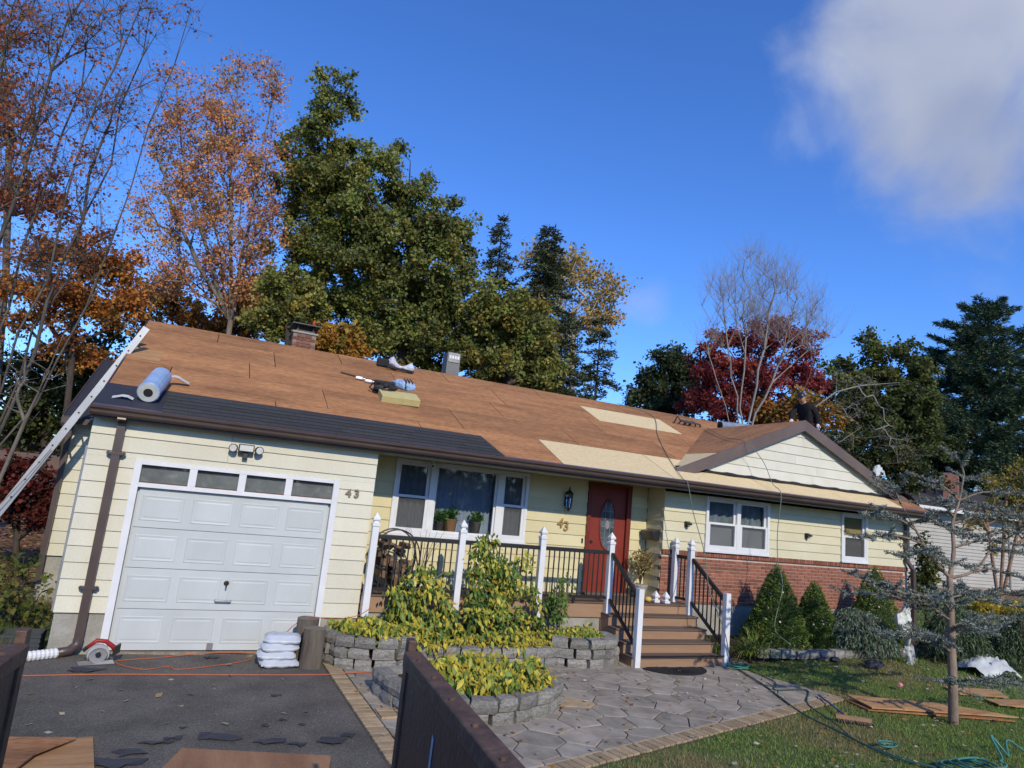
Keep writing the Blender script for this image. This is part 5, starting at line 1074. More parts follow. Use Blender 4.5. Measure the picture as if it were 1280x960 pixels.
# ================================================================ TREES
def frusta(P, Q, rp, rq, n=5):
    P, Q = np.asarray(P, float), np.asarray(Q, float); d = unit(Q-P); ref = np.where(np.abs(d[:, 2:3]) < .9, [[0, 0, 1.]], [[1., 0, 0]]); u = unit(np.cross(d, ref)); w = np.cross(d, u); m = len(P); a = np.arange(n)*2*np.pi/n
    ring = u[:, None]*np.cos(a)[None, :, None]+w[:, None]*np.sin(a)[None, :, None]
    v = np.concatenate([P[:, None]+ring*np.asarray(rp)[:, None, None], Q[:, None]+ring*np.asarray(rq)[:, None, None]], 1).reshape(-1, 3)
    i = np.arange(m)[:, None]*2*n; k = np.arange(n); k2 = (k+1) % n
    f = np.stack([i+k, i+k2, i+n+k2, i+n+k], -1).reshape(-1, 4); return v, f
def skeleton(trunks, clumps, base_r, tip_r=.012, up=.9, curve=.18, expo=.5, wob=.03, step=.7):
    pos = []; parent = []
    for tr in trunks:
        prev = -1
        for p in tr: pos.append(np.array(p, float)); parent.append(prev); prev = len(pos)-1
    axis_ = np.array(pos); d0 = np.array([np.min(np.linalg.norm(axis_-c, axis=1)) for c in clumps]); tips = []
    arr = np.zeros((len(clumps)*16+len(pos)+64, 3)); arr[:len(pos)] = pos; cnt = len(pos)
    for ci in np.argsort(d0):
        c = clumps[ci]; dv = c-arr[:cnt]; di = np.linalg.norm(dv, axis=1)+1e-6; cost = di*(1+up*np.maximum(0, .75-dv[:, 2]/di)); j = int(np.argmin(cost)); m = max(2, min(8, int(di[j]/step)+1)); p0 = arr[j].copy(); last = j
        lift = np.array([0, 0, 1.])*di[j]*curve*rng.uniform(-.3, 1); jit = rng.normal(0, wob*di[j], 3)
        for k in range(1, m+1):
            t = k/m; q = p0+(c-p0)*t-lift*math.sin(math.pi*t)*.6+jit*math.sin(math.pi*t); arr[cnt] = q; parent.append(last); last = cnt; cnt += 1
        tips.append(last)
    arr = arr[:cnt]; par_ = np.array(parent); w = np.zeros(cnt); w[tips] = 1
    for i in range(cnt-1, -1, -1):
        if par_[i] >= 0: w[par_[i]] += w[i]
    w = np.maximum(w, 1); r = tip_r*w**expo; r *= np.where(r > base_r, base_r/np.maximum(r, 1e-6), 1)
    return arr, par_, r, tips
def broadleaf(name, label, base, top, clumps, base_r, nleaf, lsize, cols, wts=None, spread=.55, bark=None, trunks=None, twigs_=5, tip_r=.014, flat=.7, up=.9, group=None, cjit=.22, expo=.5, twl=None, curve=.18, droop=.2, cat='tree', tb=.15, wob=.03):
    """clumps (n,3). trunk from base to top; leaves gather round twigs at each clump."""
    t = thing(name, label, cat, base, group); clumps = np.asarray(clumps, float); b0 = np.array(base, float); tp = np.array(top, float)
    if trunks is None:
        n_ = 9; s = np.linspace(0, 1, n_)[:, None]; wig = np.cumsum(rng.normal(0, .06, (n_, 3)), 0)*s*np.linalg.norm(tp-b0)*.06; trunks = [b0+(tp-b0)*s+wig]
    A, pr, r, tips = skeleton(trunks, clumps, base_r, tip_r, up, expo=expo, curve=curve, wob=wob)
    k = pr >= 0; v1, f1 = frusta(A[pr[k]], A[k], r[pr[k]]*.98, r[k], 6)
    C = A[tips]; m = len(C); twl = twl or spread
    T0 = np.repeat(C, twigs_, 0); off = rdir(m*twigs_)*np.array([1, 1, flat])*twl*(rng.random((m*twigs_, 1))**.5); off[:, 2] += tb*twl*rng.uniform(.4, 1, len(off)); T1 = T0+off
    v2, f2 = frusta(T0, T1, np.full(len(T0), tip_r*.7), np.full(len(T0), tip_r*.3), 3)
    npmesh('trunk', v1, f1, bark or M_bark, t, smooth=True); tag(npmesh('twigs', v2, f2, bark or M_bark, t), kind='stuff')
    if nleaf:
        j = rng.integers(0, len(T0), nleaf); s = rng.random((nleaf, 1))**.7; P = T0[j]+(T1[j]-T0[j])*s+rng.normal(0, spread*.20, (nleaf, 3)); D = rdir(nleaf)*.6+off[j]/twl*.7; D[:, 2] -= droop; Nn = rdir(nleaf)+np.array([0, -.25, .6])
        cl_ = pal(m, cols, wts, jit=cjit)[j//twigs_]*.5+pal(nleaf, cols, wts, jit=cjit)*.5; l_ = lsize*rng.uniform(.45, 1.5, nleaf)
        v, f, c = leafquads(P, D, Nn, l_, l_*.75, cl_); tag(npmesh('crown', v, f, M_leaf, t, c), kind='stuff')
    return t
def conifer(name, label, base, H, Rr, cols, nwh=26, nb=6, droop=.25, tuft=.22, per=46, start=.08, prof=.9, upcurl=.0, bark=None, bare=False, wid=.035, lean=0, group=None, jag=.3, spray=.32, wf=.3):
    t = thing(name, label, 'tree', base, group); b0 = np.array(base, float); ns = 8; tr = np.array([b0+[lean*s*H, 0, s*H] for s in np.linspace(0, 1, ns)])
    P = [tr[:-1]]; Q = [tr[1:]]; r0_ = H*.014*(1-np.linspace(0, 1, ns))+.01; RP = [r0_[:-1]]; RQ = [r0_[1:]]; LP = []; LD = []
    for i in range(nwh):
        s = start+(1-start)*(i+rng.uniform(-.4, .4))/nwh; s = min(max(s, start), .985); R_ = Rr*(1-s)**prof*(min(1, (s-start+.12)/.2))**.5+.10
        for k in range(nb):
            a = rng.uniform(0, 6.283); l_ = R_*rng.uniform(1-jag*1.6, 1+jag*.6); p0 = b0+[lean*s*H, 0, s*H]; u = np.linspace(0, 1, 5)[:, None]; dr = droop*rng.uniform(.6, 1.4)
            pts = p0+np.array([math.cos(a), math.sin(a), 0])*l_*u+np.array([0, 0, 1.])*l_*(-dr*u+upcurl*u*u); P.append(pts[:-1]); Q.append(pts[1:]); rr = .010+.012*l_*(1-u[:, 0]); RP.append(rr[:-1]); RQ.append(rr[1:])
            n_ = int(per*max(l_, .25)); q = (rng.random(n_)**.7)[:, None]; c = p0+np.array([math.cos(a), math.sin(a), 0])*l_*q+np.array([0, 0, 1.])*l_*(-dr*q+upcurl*q*q); sd_ = np.array([-math.sin(a), math.cos(a), 0])
            lat = rng.uniform(-1, 1, (n_, 1))*spray*l_*(1.05-q)*1.0; c = c+sd_*lat-np.array([0, 0, 1.])*np.abs(lat)*.25+rng.normal(0, .05, (n_, 3)); LP.append(c); LD.append(np.array([math.cos(a), math.sin(a), .1])*.7+sd_*np.sign(lat)*.6+rng.normal(0, .4, (n_, 3)))
    v, f = frusta(np.concatenate(P), np.concatenate(Q), np.concatenate(RP), np.concatenate(RQ), 5); npmesh('trunk', v, f, bark or M_barkd, t, smooth=True)
    LP = np.concatenate(LP); LD = np.concatenate(LD); n_ = len(LP); l_ = tuft*rng.uniform(.6, 1.3, n_); v, f, c = leafquads(LP, LD, rdir(n_)+[0, 0, .5], l_, np.maximum(l_*wf, wid), pal(n_, cols, jit=.25)); tag(npmesh('crown', v, f, M_needle, t, c), kind='stuff'); return t
def env(blobs, n, shell=.45, minz=None):
    """clump centres inside a union of ellipsoids ((cx,cy,cz,rx,ry,rz), ...) weighted by volume"""
    bl = np.array(blobs, float); w = bl[:, 3]*bl[:, 5]*bl[:, 4]; k = rng.choice(len(bl), n, p=w/w.sum()); return bl[k, :3]+rdir(n)*bl[k, 3:]*(rng.random((n, 1))**shell)*rng.uniform(.9, 1.14, (n, 1))
M_stem = pm('grey_stem', (.13, .115, .10), (.06, .053, .047), 6, .95, .5, 30, (1, 1, .3))
M_twig = pm('grey_twig', (.30, .27, .245), (.20, .18, .165), 6, .9)
def fan(b0, fork, tip, bow=.12):
    b0, fk, tp = np.array(b0, float), np.array(fork, float), np.array(tip, float); d = tp-fk; side = np.array([d[0], d[1], 0])
    return [b0, b0+(fk-b0)*.5, fk]+[fk+d*s+side*bow*math.sin(math.pi*s)+rng.normal(0, .05, 3) for s in np.linspace(.14, 1, 8)]
OAKC = [(.145, .17, .045), (.21, .225, .055), (.30, .295, .075), (.08, .10, .03), (.38, .25, .05)]; OW = [4, 4, 2, 3, .7]
broadleaf('oak_tree', 'tall narrow green oak rising above the chimney beside the orange maple', (5.52, 15.95, hz(5.52, 15.95)-.05), (3.75, 14.76, 16.76), env([(3.69, 14.71, 17.12, 1.26, 1.01, 1.13), (3.76, 15.0, 15.5, 1.44, 1.15, 1.26), (3.78, 15.36, 13.63, 1.63, 1.43, 1.73), (3.85, 15.75, 11.45, 1.57, 1.33, 1.57), (5.07, 15.11, 11.89, 1.41, 1.4, 1.88), (4.69, 15.85, 9.03, 2.04, 1.53, 1.57), (5.0, 14.72, 14.07, 1.26, 1.33, 1.88)], 190), .2, 56000, .125, OAKC, OW, .60, M_barkd)
broadleaf('oak_tree', 'broad round green oak filling the sky above the roof ridge', (8.25, 13.62, hz(8.25, 13.62)-.05), (6.47, 12.81, 14.7), env([(6.19, 13.09, 13.92, 1.27, 1.18, 1.51), (5.96, 13.58, 11.94, 1.51, 1.41, 1.81), (7.41, 12.84, 12.4, 1.66, 1.47, 1.81), (8.6, 12.57, 11.02, 1.51, 1.35, 1.66), (7.12, 13.45, 9.96, 2.56, 1.86, 1.81), (5.96, 14.24, 8.63, 2.11, 1.54, 1.51), (8.99, 12.85, 8.66, 2.41, 1.73, 1.66), (7.65, 13.67, 7.61, 3.32, 1.87, 1.09), (8.79, 12.11, 12.91, 0.48, 0.67, 1.09), (9.21, 12.1, 11.99, 0.66, 0.67, 0.91)], 270), .24, 88000, .125, OAKC, OW, .62, M_barkd)
broadleaf('green_tree', 'lower olive green tree leaning beside the broad oak above the ridge', (11.19, 11.25, hz(11.19, 11.25)-.05), (10.72, 10.9, 8.92), env([(10.18, 11.07, 9.29, 1.22, 0.94, 0.98), (11.14, 10.73, 8.82, 1.27, 0.98, 1.04), (10.26, 11.35, 7.71, 1.45, 1.11, 1.16), (11.85, 10.63, 7.74, 1.39, 1.06, 1.1), (11.03, 11.13, 7.07, 2.32, 1.28, 0.7)], 120), .14, 29000, .12, OAKC, [3, 4, 4, 2, 1.5], .55, M_barkd)
broadleaf('green_shrub_tree', 'small green tree tucked between the orange maple and chimney', (3.83, 13.54, hz(3.83, 13.54)-.05), (3.31, 13.16, 8.86), env([(3.19, 13.22, 8.84, 1.0, 0.83, 0.94), (3.7, 13.14, 8.07, 1.11, 0.87, 0.94), (3.12, 13.47, 7.73, 1.11, 0.8, 0.78)], 70), .09, 12000, .125, OAKC, [3, 4, 4, 2, 2], .5, M_barkd, cat='tree')
ORG = [(.60, .28, .10), (.64, .36, .13), (.54, .21, .095), (.42, .16, .09), (.62, .42, .13)]
mb0 = (1.97, 16.55, hz(1.97, 16.55)-.05)
broadleaf('maple_tree', 'tall orange autumn maple with many upright bare limbs showing', mb0, (0.11, 15.36, 16.42), env([(-1.19, 16.04, 15.98, 1.09, 1.04, 1.36), (0.15, 15.22, 17.03, 0.91, 0.96, 1.36), (1.38, 14.81, 16.26, 0.78, 0.97, 1.51), (-1.39, 16.55, 13.85, 1.36, 1.15, 1.36), (0.19, 15.74, 14.32, 1.81, 1.54, 1.81), (1.78, 15.1, 13.89, 1.06, 1.09, 1.51), (-0.78, 16.67, 11.81, 1.81, 1.35, 1.36), (0.98, 15.83, 12.0, 1.81, 1.41, 1.51), (2.44, 15.26, 11.56, 0.78, 0.85, 1.21), (-0.3, 16.86, 9.76, 1.81, 1.31, 1.27), (1.65, 15.99, 9.67, 1.81, 1.38, 1.45), (2.7, 15.61, 9.18, 1.21, 0.97, 1.09)], 330), .15, 31000, .095, ORG, [4, 3, 3, 2, 1.2], .62, M_bark, twigs_=9, tip_r=.010, up=1.6, flat=1.0, curve=.05,
  trunks=[fan(mb0, (1.57, 16.32, 8.16), q) for q in ((-1.7, 16.16, 16.53), (-0.99, 16.08, 18.12), (0.18, 14.91, 18.54), (1.64, 14.51, 17.19), (-2.2, 16.18, 14.71))])
broadleaf('orange_shrub', 'low orange and yellow shrub glowing beside the chimney', (4.83, 10.84, hz(4.83, 10.84)-.05), (4.66, 10.72, 6.82), env([(4.32, 10.88, 6.78, 0.46, 0.37, 0.41), (4.76, 10.65, 6.95, 0.56, 0.43, 0.46), (5.15, 10.53, 6.67, 0.46, 0.34, 0.35)], 46), .06, 3600, .15, [(.42, .17, .03), (.46, .28, .04), (.30, .22, .05)], None, .38, M_barkd, cat='shrub')
broadleaf('understory_tree', 'orange and olive understory tree below the tall orange maple', (0.81, 21.45, hz(0.81, 21.45)-.05), (0.51, 21.04, 9.31), env([(-1.17, 21.71, 9.75, 1.47, 1.1, 1.12), (0.22, 21.21, 9.1, 1.75, 1.16, 0.98), (1.91, 20.36, 9.53, 1.75, 1.22, 1.12), (3.0, 19.82, 9.75, 1.19, 1.01, 1.19), (-1.42, 22.1, 8.4, 1.26, 0.89, 0.84), (1.47, 20.79, 8.36, 2.45, 1.31, 0.63)], 150), .1, 17000, .14, [(.46, .20, .04), (.50, .27, .05), (.14, .15, .035), (.09, .11, .03), (.36, .12, .04)], [3, 2, 2, 2, 2], .6, M_barkd)
lb0 = (-3.54, 8.83, hz(-3.54, 8.83)-.05)
broadleaf('bare_maple', 'nearly leafless grey multi-stemmed tree fanning over the corner with few red leaves', lb0, (-3.26, 6.67, 11.66), env([(-3.95, 6.96, 11.77, 1.09, 0.92, 1.09), (-2.84, 6.39, 12.07, 1.09, 0.85, 0.91), (-1.73, 5.83, 12.37, 1.09, 0.77, 0.72), (-0.85, 5.4, 12.55, 0.65, 0.43, 0.36), (-3.52, 7.07, 10.19, 1.09, 0.92, 1.09), (-2.22, 6.46, 10.33, 1.09, 0.85, 0.91), (-1.3, 5.95, 10.79, 0.72, 0.62, 0.72), (-3.39, 7.37, 8.4, 0.91, 0.85, 1.09), (-2.25, 6.83, 8.52, 0.91, 0.77, 0.91), (-1.49, 6.4, 8.97, 0.72, 0.62, 0.72), (-2.8, 7.41, 6.84, 0.91, 0.77, 0.91), (-1.69, 6.84, 7.14, 0.91, 0.69, 0.72)], 460), .10, 5200, .07, [(.42, .13, .05), (.34, .09, .045), (.48, .20, .05)], None, .5, M_stem, twigs_=9, tip_r=.005, up=2.2, flat=1.0, expo=.46, curve=.05, twl=.7,
  trunks=[[np.array(lb0)+(np.array(q)-np.array(lb0))*s+np.array([-1.5*k_, 0, k_*1.6])*math.sin(math.pi*s)+rng.normal(0, .10, 3)*min(1, s*3) for s in np.linspace(0, 1, 11)] for q, k_ in (((-3.74, 6.02, 13.2), .25), ((-3.42, 7.39, 14.03), .15), ((-2.2, 6.4, 13.41), .1), ((-1.13, 5.97, 13.15), -.1), ((-4.34, 6.86, 13.17), .3), ((-3.81, 7.05, 13.79), .4), ((-2.69, 6.11, 13.17), .2), ((-1.43, 5.15, 12.32), 0), ((-0.53, 5.23, 12.68), -.3), ((-3.22, 5.89, 9.84), .3), ((-1.8, 6.37, 9.83), -.2), ((-5.35, 8.38, 13.43), .2))])
broadleaf('red_leaf_branch_tree', 'rusty red leaved tree behind the grey stems at the corner', (-3.36, 11.86, hz(-3.36, 11.86)-.05), (-4.71, 10.75, 11.29), env([(-4.95, 10.69, 12.13, 0.87, 0.65, 0.65), (-4.64, 10.8, 10.86, 0.87, 0.68, 0.74), (-4.61, 11.06, 9.46, 1.09, 0.83, 0.87), (-3.5, 10.58, 9.36, 0.78, 0.61, 0.65), (-5.2, 10.51, 13.62, 0.65, 0.55, 0.65), (-2.52, 9.88, 10.66, 0.39, 0.3, 0.3)], 80), .09, 7000, .095, [(.40, .10, .04), (.46, .15, .05), (.30, .07, .04)], None, .5, M_bark, twigs_=6)
broadleaf('orange_maple', 'spreading orange understory maple behind the ladder', (-1.53, 9.88, hz(-1.53, 9.88)-.05), (-2.21, 9.27, 7.35), env([(-2.79, 9.51, 7.49, 1.13, 0.71, 0.53), (-1.65, 9.01, 7.41, 0.86, 0.66, 0.7), (-3.01, 9.8, 6.55, 1.23, 0.75, 0.53), (-1.84, 9.32, 6.26, 1.23, 0.75, 0.53), (-3.23, 10.08, 5.6, 1.03, 0.63, 0.45), (-1.13, 8.94, 6.54, 0.7, 0.56, 0.62), (-2.02, 9.63, 5.12, 1.03, 0.58, 0.33), (-1.07, 8.55, 8.39, 0.29, 0.26, 0.33)], 120), .08, 17000, .09, [(.54, .20, .045), (.46, .15, .045), (.58, .30, .06), (.32, .22, .06)], [4, 3, 2, 1], .55, M_barkd, flat=.4, cat='tree')
broadleaf('green_understory_tree', 'dark green understory tree with yellowing leaves behind the ladder', (-2.27, 12.58, hz(-2.27, 12.58)-.05), (-2.93, 12.35, 4.7), env([(-3.55, 12.65, 4.63, 1.26, 0.89, 0.83), (-2.07, 11.99, 4.56, 1.26, 0.93, 0.92), (-2.74, 12.49, 3.57, 1.61, 1.03, 0.83), (-1.39, 11.49, 5.55, 0.92, 0.78, 0.92), (-0.96, 11.55, 4.22, 0.92, 0.78, 0.92), (-3.49, 12.94, 3.03, 1.15, 0.88, 0.92)], 150), .09, 20000, .11, [(.05, .07, .02), (.08, .10, .026), (.18, .15, .03), (.035, .05, .016)], [4, 4, 1.2, 3], .55, M_barkd)
broadleaf('japanese_maple', 'dark red low maple in the shade under the ladder', (-1.51, 5.84, hz(-1.51, 5.84)-.05), (-1.74, 5.67, 1.92), env([(-1.98, 5.75, 2.05, 0.56, 0.39, 0.35), (-1.51, 5.59, 1.79, 0.53, 0.37, 0.35), (-1.79, 5.8, 1.37, 0.63, 0.41, 0.35), (-1.26, 5.59, 1.19, 0.47, 0.33, 0.31)], 80), .06, 6000, .08, [(.10, .018, .014), (.15, .028, .018), (.07, .014, .012)], None, .3, M_barkd, flat=.5, cat='tree')
broadleaf('bare_limb', 'leafless pale leaning limb rising from the weeds before the dark trees', (-2.16, 4.75, hz(-2.16, 4.75)-.05), (-1.17, 3.74, 4.74), env([(-1.36, 4.0, 3.85, 0.43, 0.37, 0.43), (-1.88, 4.24, 3.8, 0.35, 0.39, 0.58), (-1.95, 4.42, 3.07, 0.29, 0.31, 0.43)], 16), .07, 0, .1, ORG, None, .4, M_bark, twigs_=4, tip_r=.009, twl=.45)
HEM = [(.045, .060, .030), (.070, .088, .040), (.10, .115, .048), (.030, .042, .022)]
conifer('hemlock', 'slim grey-green hemlock just beside the broad oak', (12.30, 16.65, hz(12.30, 16.65)), 15.73-hz(12.30, 16.65), 2.99, HEM, nwh=46, nb=7, droop=0.35, tuft=0.19, per=60, prof=0.75)
conifer('hemlock', 'taller dark hemlock in front of the yellow tree', (13.48, 14.12, hz(13.48, 14.12)), 14.55-hz(13.48, 14.12), 3.33, HEM, nwh=50, nb=8, droop=0.4, tuft=0.19, per=75, prof=0.6)
conifer('hemlock', 'short hemlock at the low end of the ridge', (15.15, 11.98, hz(15.15, 11.98)), 10.24-hz(15.15, 11.98), 2.15, HEM, nwh=34, nb=7, droop=0.3, tuft=0.17, per=70, prof=0.7)
conifer('hemlock', 'dense low hemlock between the tall hemlock and the short one', (13.46, 11.65, hz(13.46, 11.65)), 10.14-hz(13.46, 11.65), 1.57, HEM, nwh=32, nb=7, droop=0.3, tuft=0.17, per=70, prof=0.6)
yb0 = (18.94, 19.61, hz(18.94, 19.61)-.05)
broadleaf('yellow_tree', 'thin yellowing tree with bare arching twigs behind the hemlocks', yb0, (17.93, 19.09, 13.06), env([(15.43, 19.78, 15.31, 0.93, 0.72, 0.76), (17.46, 18.98, 14.69, 1.52, 1.11, 1.1), (19.15, 18.38, 13.82, 1.18, 0.97, 1.1), (19.93, 18.26, 12.64, 0.76, 0.65, 0.76), (18.63, 18.92, 12.29, 1.52, 1.18, 1.27), (16.65, 19.53, 13.76, 1.27, 1.08, 1.27)], 120), .16, 5200, .17, [(.48, .33, .07), (.42, .26, .06), (.36, .30, .09)], None, .75, M_barkb, twigs_=7, tip_r=.016, twl=1.0, up=1.8)
broadleaf('oak_tree', 'distant dark oak between the ridge and the crimson maple', (25.13, 20.13, hz(25.13, 20.13)-.05), (24.61, 19.74, 11.34), env([(24.65, 19.77, 11.11, 1.19, 0.94, 1.01), (24.01, 20.3, 9.9, 0.92, 0.86, 1.1), (25.59, 19.46, 10.53, 1.1, 0.97, 1.19), (24.82, 20.14, 8.84, 1.83, 1.29, 1.19), (23.5, 20.67, 9.16, 0.73, 0.7, 0.92)], 100), .15, 15000, .18, [(.04, .065, .032), (.06, .085, .04), (.085, .11, .045)], None, .8, M_barkd)
cb0 = (26.38, 14.35, hz(26.38, 14.35)-.05)
broadleaf('crimson_maple', 'crimson autumn maple behind the birch stems', cb0, (25.78, 13.7, 11.02), env([(23.93, 14.5, 11.21, 1.35, 1.05, 1.12), (25.83, 13.52, 11.81, 1.59, 1.12, 1.04), (27.33, 12.88, 11.58, 1.12, 0.91, 1.04), (23.68, 14.97, 9.4, 1.59, 1.29, 1.43), (25.44, 14.09, 9.79, 1.99, 1.46, 1.43), (27.77, 12.99, 10.04, 1.35, 1.15, 1.35), (23.76, 15.24, 7.82, 1.43, 1.05, 1.04), (26.09, 14.14, 8.07, 2.39, 1.46, 1.04)], 220), .13, 36000, .13, [(.22, .032, .038), (.30, .05, .05), (.15, .024, .03), (.36, .085, .06)], None, .6, M_barkd, twigs_=6, up=1.5, curve=.05)
broadleaf('yellow_understory', 'orange and yellow leaves low behind the birch stems', (25.40, 11.49, hz(25.40, 11.49)-.05), (24.81, 11.45, 7.66), env([(24.16, 11.76, 7.59, 1.3, 0.86, 0.72), (25.6, 11.04, 7.93, 1.23, 0.89, 0.87), (26.53, 10.74, 7.3, 1.09, 0.83, 0.87)], 70), .1, 4200, .16, [(.36, .20, .04), (.30, .12, .03), (.24, .20, .05)], None, .5, M_barkd, cat='tree')
bb0 = (21.29, 10.18, hz(21.29, 10.18)-.05)
broadleaf('birch_tree', 'bare pale multi-stemmed birch with a wide spray of fine twigs', bb0, (20.73, 9.23, 11.33), env([(19.5, 9.75, 11.53, 0.98, 0.83, 0.98), (20.37, 9.15, 12.59, 0.85, 0.75, 0.91), (21.47, 8.72, 12.23, 1.11, 0.86, 0.91), (22.68, 8.37, 11.22, 1.11, 0.8, 0.78), (19.33, 10.15, 9.88, 0.78, 0.69, 0.85), (20.98, 9.24, 10.71, 1.63, 1.19, 1.17), (23.69, 8.05, 10.52, 0.72, 0.5, 0.46), (22.9, 8.52, 9.94, 1.17, 0.75, 0.59)], 300), .075, 0, .1, ORG, None, .5, M_twig, twigs_=8, tip_r=.006, twl=.9, up=3.2, flat=.6, curve=-.03, expo=.44, tb=1.1, wob=.008,
  trunks=[fan(bb0, (21.18, 10.17, 5.53), q, .10) for q in ((20.26, 9.42, 11.45), (19.61, 9.83, 10.89), (21.23, 8.9, 11.88), (22.15, 8.68, 10.84), (19.23, 10.26, 9.55))])
bb1 = (22.13, 8.70, hz(22.13, 8.70)-.05)
broadleaf('leaning_birch', 'bare pale birch limb leaning over the worker on the roof', bb1, (23.11, 7.71, 7.9), env([(23.76, 7.34, 8.28, 1.26, 0.72, 0.44), (24.88, 6.8, 8.46, 0.94, 0.56, 0.38), (24.53, 7.22, 7.11, 1.26, 0.93, 0.94), (25.86, 6.84, 6.0, 0.94, 0.8, 0.94), (23.61, 7.91, 5.76, 0.94, 0.8, 0.94)], 60), .05, 0, .1, ORG, None, .5, M_twig, twigs_=6, tip_r=.006, twl=.8, up=.6, expo=.42,
  trunks=[[np.array(bb1), np.array((22.35, 8.35, 6.41)), np.array((22.78, 7.98, 7.3)), np.array((23.39, 7.58, 7.93)), np.array((24.2, 7.15, 8.26)), np.array((25.59, 6.46, 8.54))], [np.array(bb1), np.array((22.17, 8.22, 7.48)), np.array((22.36, 7.95, 8.44)), np.array((22.43, 7.73, 9.39))]])
broadleaf('green_tree', 'round topped green tree between the crimson maple and the tall pine', (32.44, 12.74, hz(32.44, 12.74)-.05), (31.69, 11.97, 11.83), env([(31.61, 11.91, 12.32, 1.31, 0.84, 0.66), (30.9, 12.51, 10.93, 1.64, 1.19, 1.15), (32.74, 11.63, 11.13, 1.48, 1.22, 1.4), (30.8, 12.88, 9.28, 2.05, 1.57, 1.64), (32.77, 12.1, 8.68, 2.3, 1.85, 2.05), (29.92, 13.13, 10.01, 0.9, 0.73, 0.82), (33.61, 11.38, 10.41, 1.4, 1.29, 1.64), (34.38, 11.5, 8.03, 1.64, 1.57, 2.05)], 240), .15, 42000, .155, [(.075, .10, .03), (.115, .14, .038), (.17, .18, .045), (.05, .07, .026)], None, .6, M_barkd)
broadleaf('dark_undergrowth_tree', 'dark leafy undergrowth tree behind the cross gable', (25.76, 8.50, hz(25.76, 8.50)-.05), (25.49, 8.12, 6.0), env([(24.76, 8.47, 5.92, 1.3, 1.05, 1.17), (26.13, 7.88, 5.74, 1.43, 1.11, 1.17), (25.85, 8.21, 4.74, 1.96, 1.25, 0.98), (27.4, 7.4, 5.23, 1.17, 1.0, 1.17), (24.3, 8.85, 5.06, 0.98, 0.75, 0.78)], 130), .08, 19000, .115, [(.045, .062, .018), (.07, .085, .024), (.18, .15, .03), (.03, .042, .015)], [4, 3, .6, 3], .5, M_barkd)
conifer('white_pine', 'tall dark white pine with layered boughs behind the neighbouring house', (42.33, 12.81, hz(42.33, 12.81)), 17.05-hz(42.33, 12.81), 5.07, [(.045, .080, .046), (.070, .115, .060), (.10, .15, .072), (.024, .044, .030)], nwh=30, nb=8, droop=0.02, tuft=0.26, wf=0.2, per=230, prof=0.42, upcurl=0.3, jag=0.45, start=0.12, wid=0.018, spray=0.38)
conifer('white_pine', 'shorter white pine beside the tall layered pine', (42.25, 15.49, hz(42.25, 15.49)), 14.93-hz(42.25, 15.49), 4.06, [(.045, .080, .046), (.070, .115, .060), (.10, .15, .072)], nwh=24, nb=7, droop=0.05, tuft=0.26, wf=0.2, per=190, prof=0.55, upcurl=0.25, jag=0.4, start=0.2, wid=0.018, spray=0.38)
conifer('white_pine', 'white pine at the edge of the view past the tall layered pine', (47.48, 12.71, hz(47.48, 12.71)), 17.01-hz(47.48, 12.71), 4.82, [(.045, .080, .046), (.070, .115, .060), (.10, .15, .072)], nwh=26, nb=7, droop=0.05, tuft=0.26, wf=0.2, per=190, prof=0.55, upcurl=0.25, jag=0.4, start=0.2, wid=0.018, spray=0.38)
gb0 = (26.12, 3.40, hz(26.12, 3.40)-.05)
broadleaf('river_birch', 'young three-stemmed birch with yellow-green leaves before the neighbouring house', gb0, (25.66, 2.92, 3.72), env([(25.43, 2.9, 4.36, 0.74, 0.59, 0.64), (26.08, 2.51, 4.82, 0.8, 0.68, 0.8), (24.98, 3.29, 3.38, 0.58, 0.47, 0.53), (26.06, 2.78, 3.5, 0.96, 0.7, 0.69), (26.49, 2.52, 3.81, 0.8, 0.68, 0.8), (25.47, 3.21, 2.64, 0.64, 0.43, 0.37)], 80), .06, 3800, .085, [(.20, .20, .035), (.28, .24, .04), (.12, .14, .03), (.34, .22, .04)], None, .38, pm('peeling_bark', (.34, .22, .15), (.22, .13, .09), 9, .9, .4, 30), up=2, flat=.9,
  trunks=[[np.array(gb0)+(np.array(q)-np.array(gb0))*s for s in np.linspace(0, 1, 6)] for q in ((25.11, 3.18, 3.66), (25.64, 2.82, 4.25), (26.21, 2.6, 4.04))])
YB = env([(25.14, 2.74, 0.13, 0.61, 0.39, 0.3), (24.6, 3.04, -0.13, 0.41, 0.26, 0.2), (25.7, 2.47, 0.24, 0.46, 0.34, 0.35)], 60); YB[:, 2] = np.maximum(YB[:, 2], .55)
broadleaf('yellow_shrub', 'low bright yellow shrub on the neighbouring lawn edge', (25.19, 2.78, hz(25.19, 2.78)-.05), (25.14, 2.74, 0.13), YB, .04, 3000, .13, [(.50, .34, .03), (.56, .42, .06), (.36, .30, .05)], None, .32, M_barkd, cat='shrub')
broadleaf('green_shrub', 'green shrub growing at the brick corner behind the downspout', (20.79, 2.39, hz(20.79, 2.39)-.05), (20.56, 2.23, 1.98), env([(20.36, 2.28, 2.18, 0.21, 0.34, 0.6), (20.58, 2.31, 1.52, 0.3, 0.4, 0.64), (20.51, 2.43, 1.05, 0.28, 0.31, 0.46)], 50), .05, 3600, .08, [(.05, .08, .02), (.09, .11, .025), (.14, .15, .03)], None, .3, M_barkd, cat='shrub')
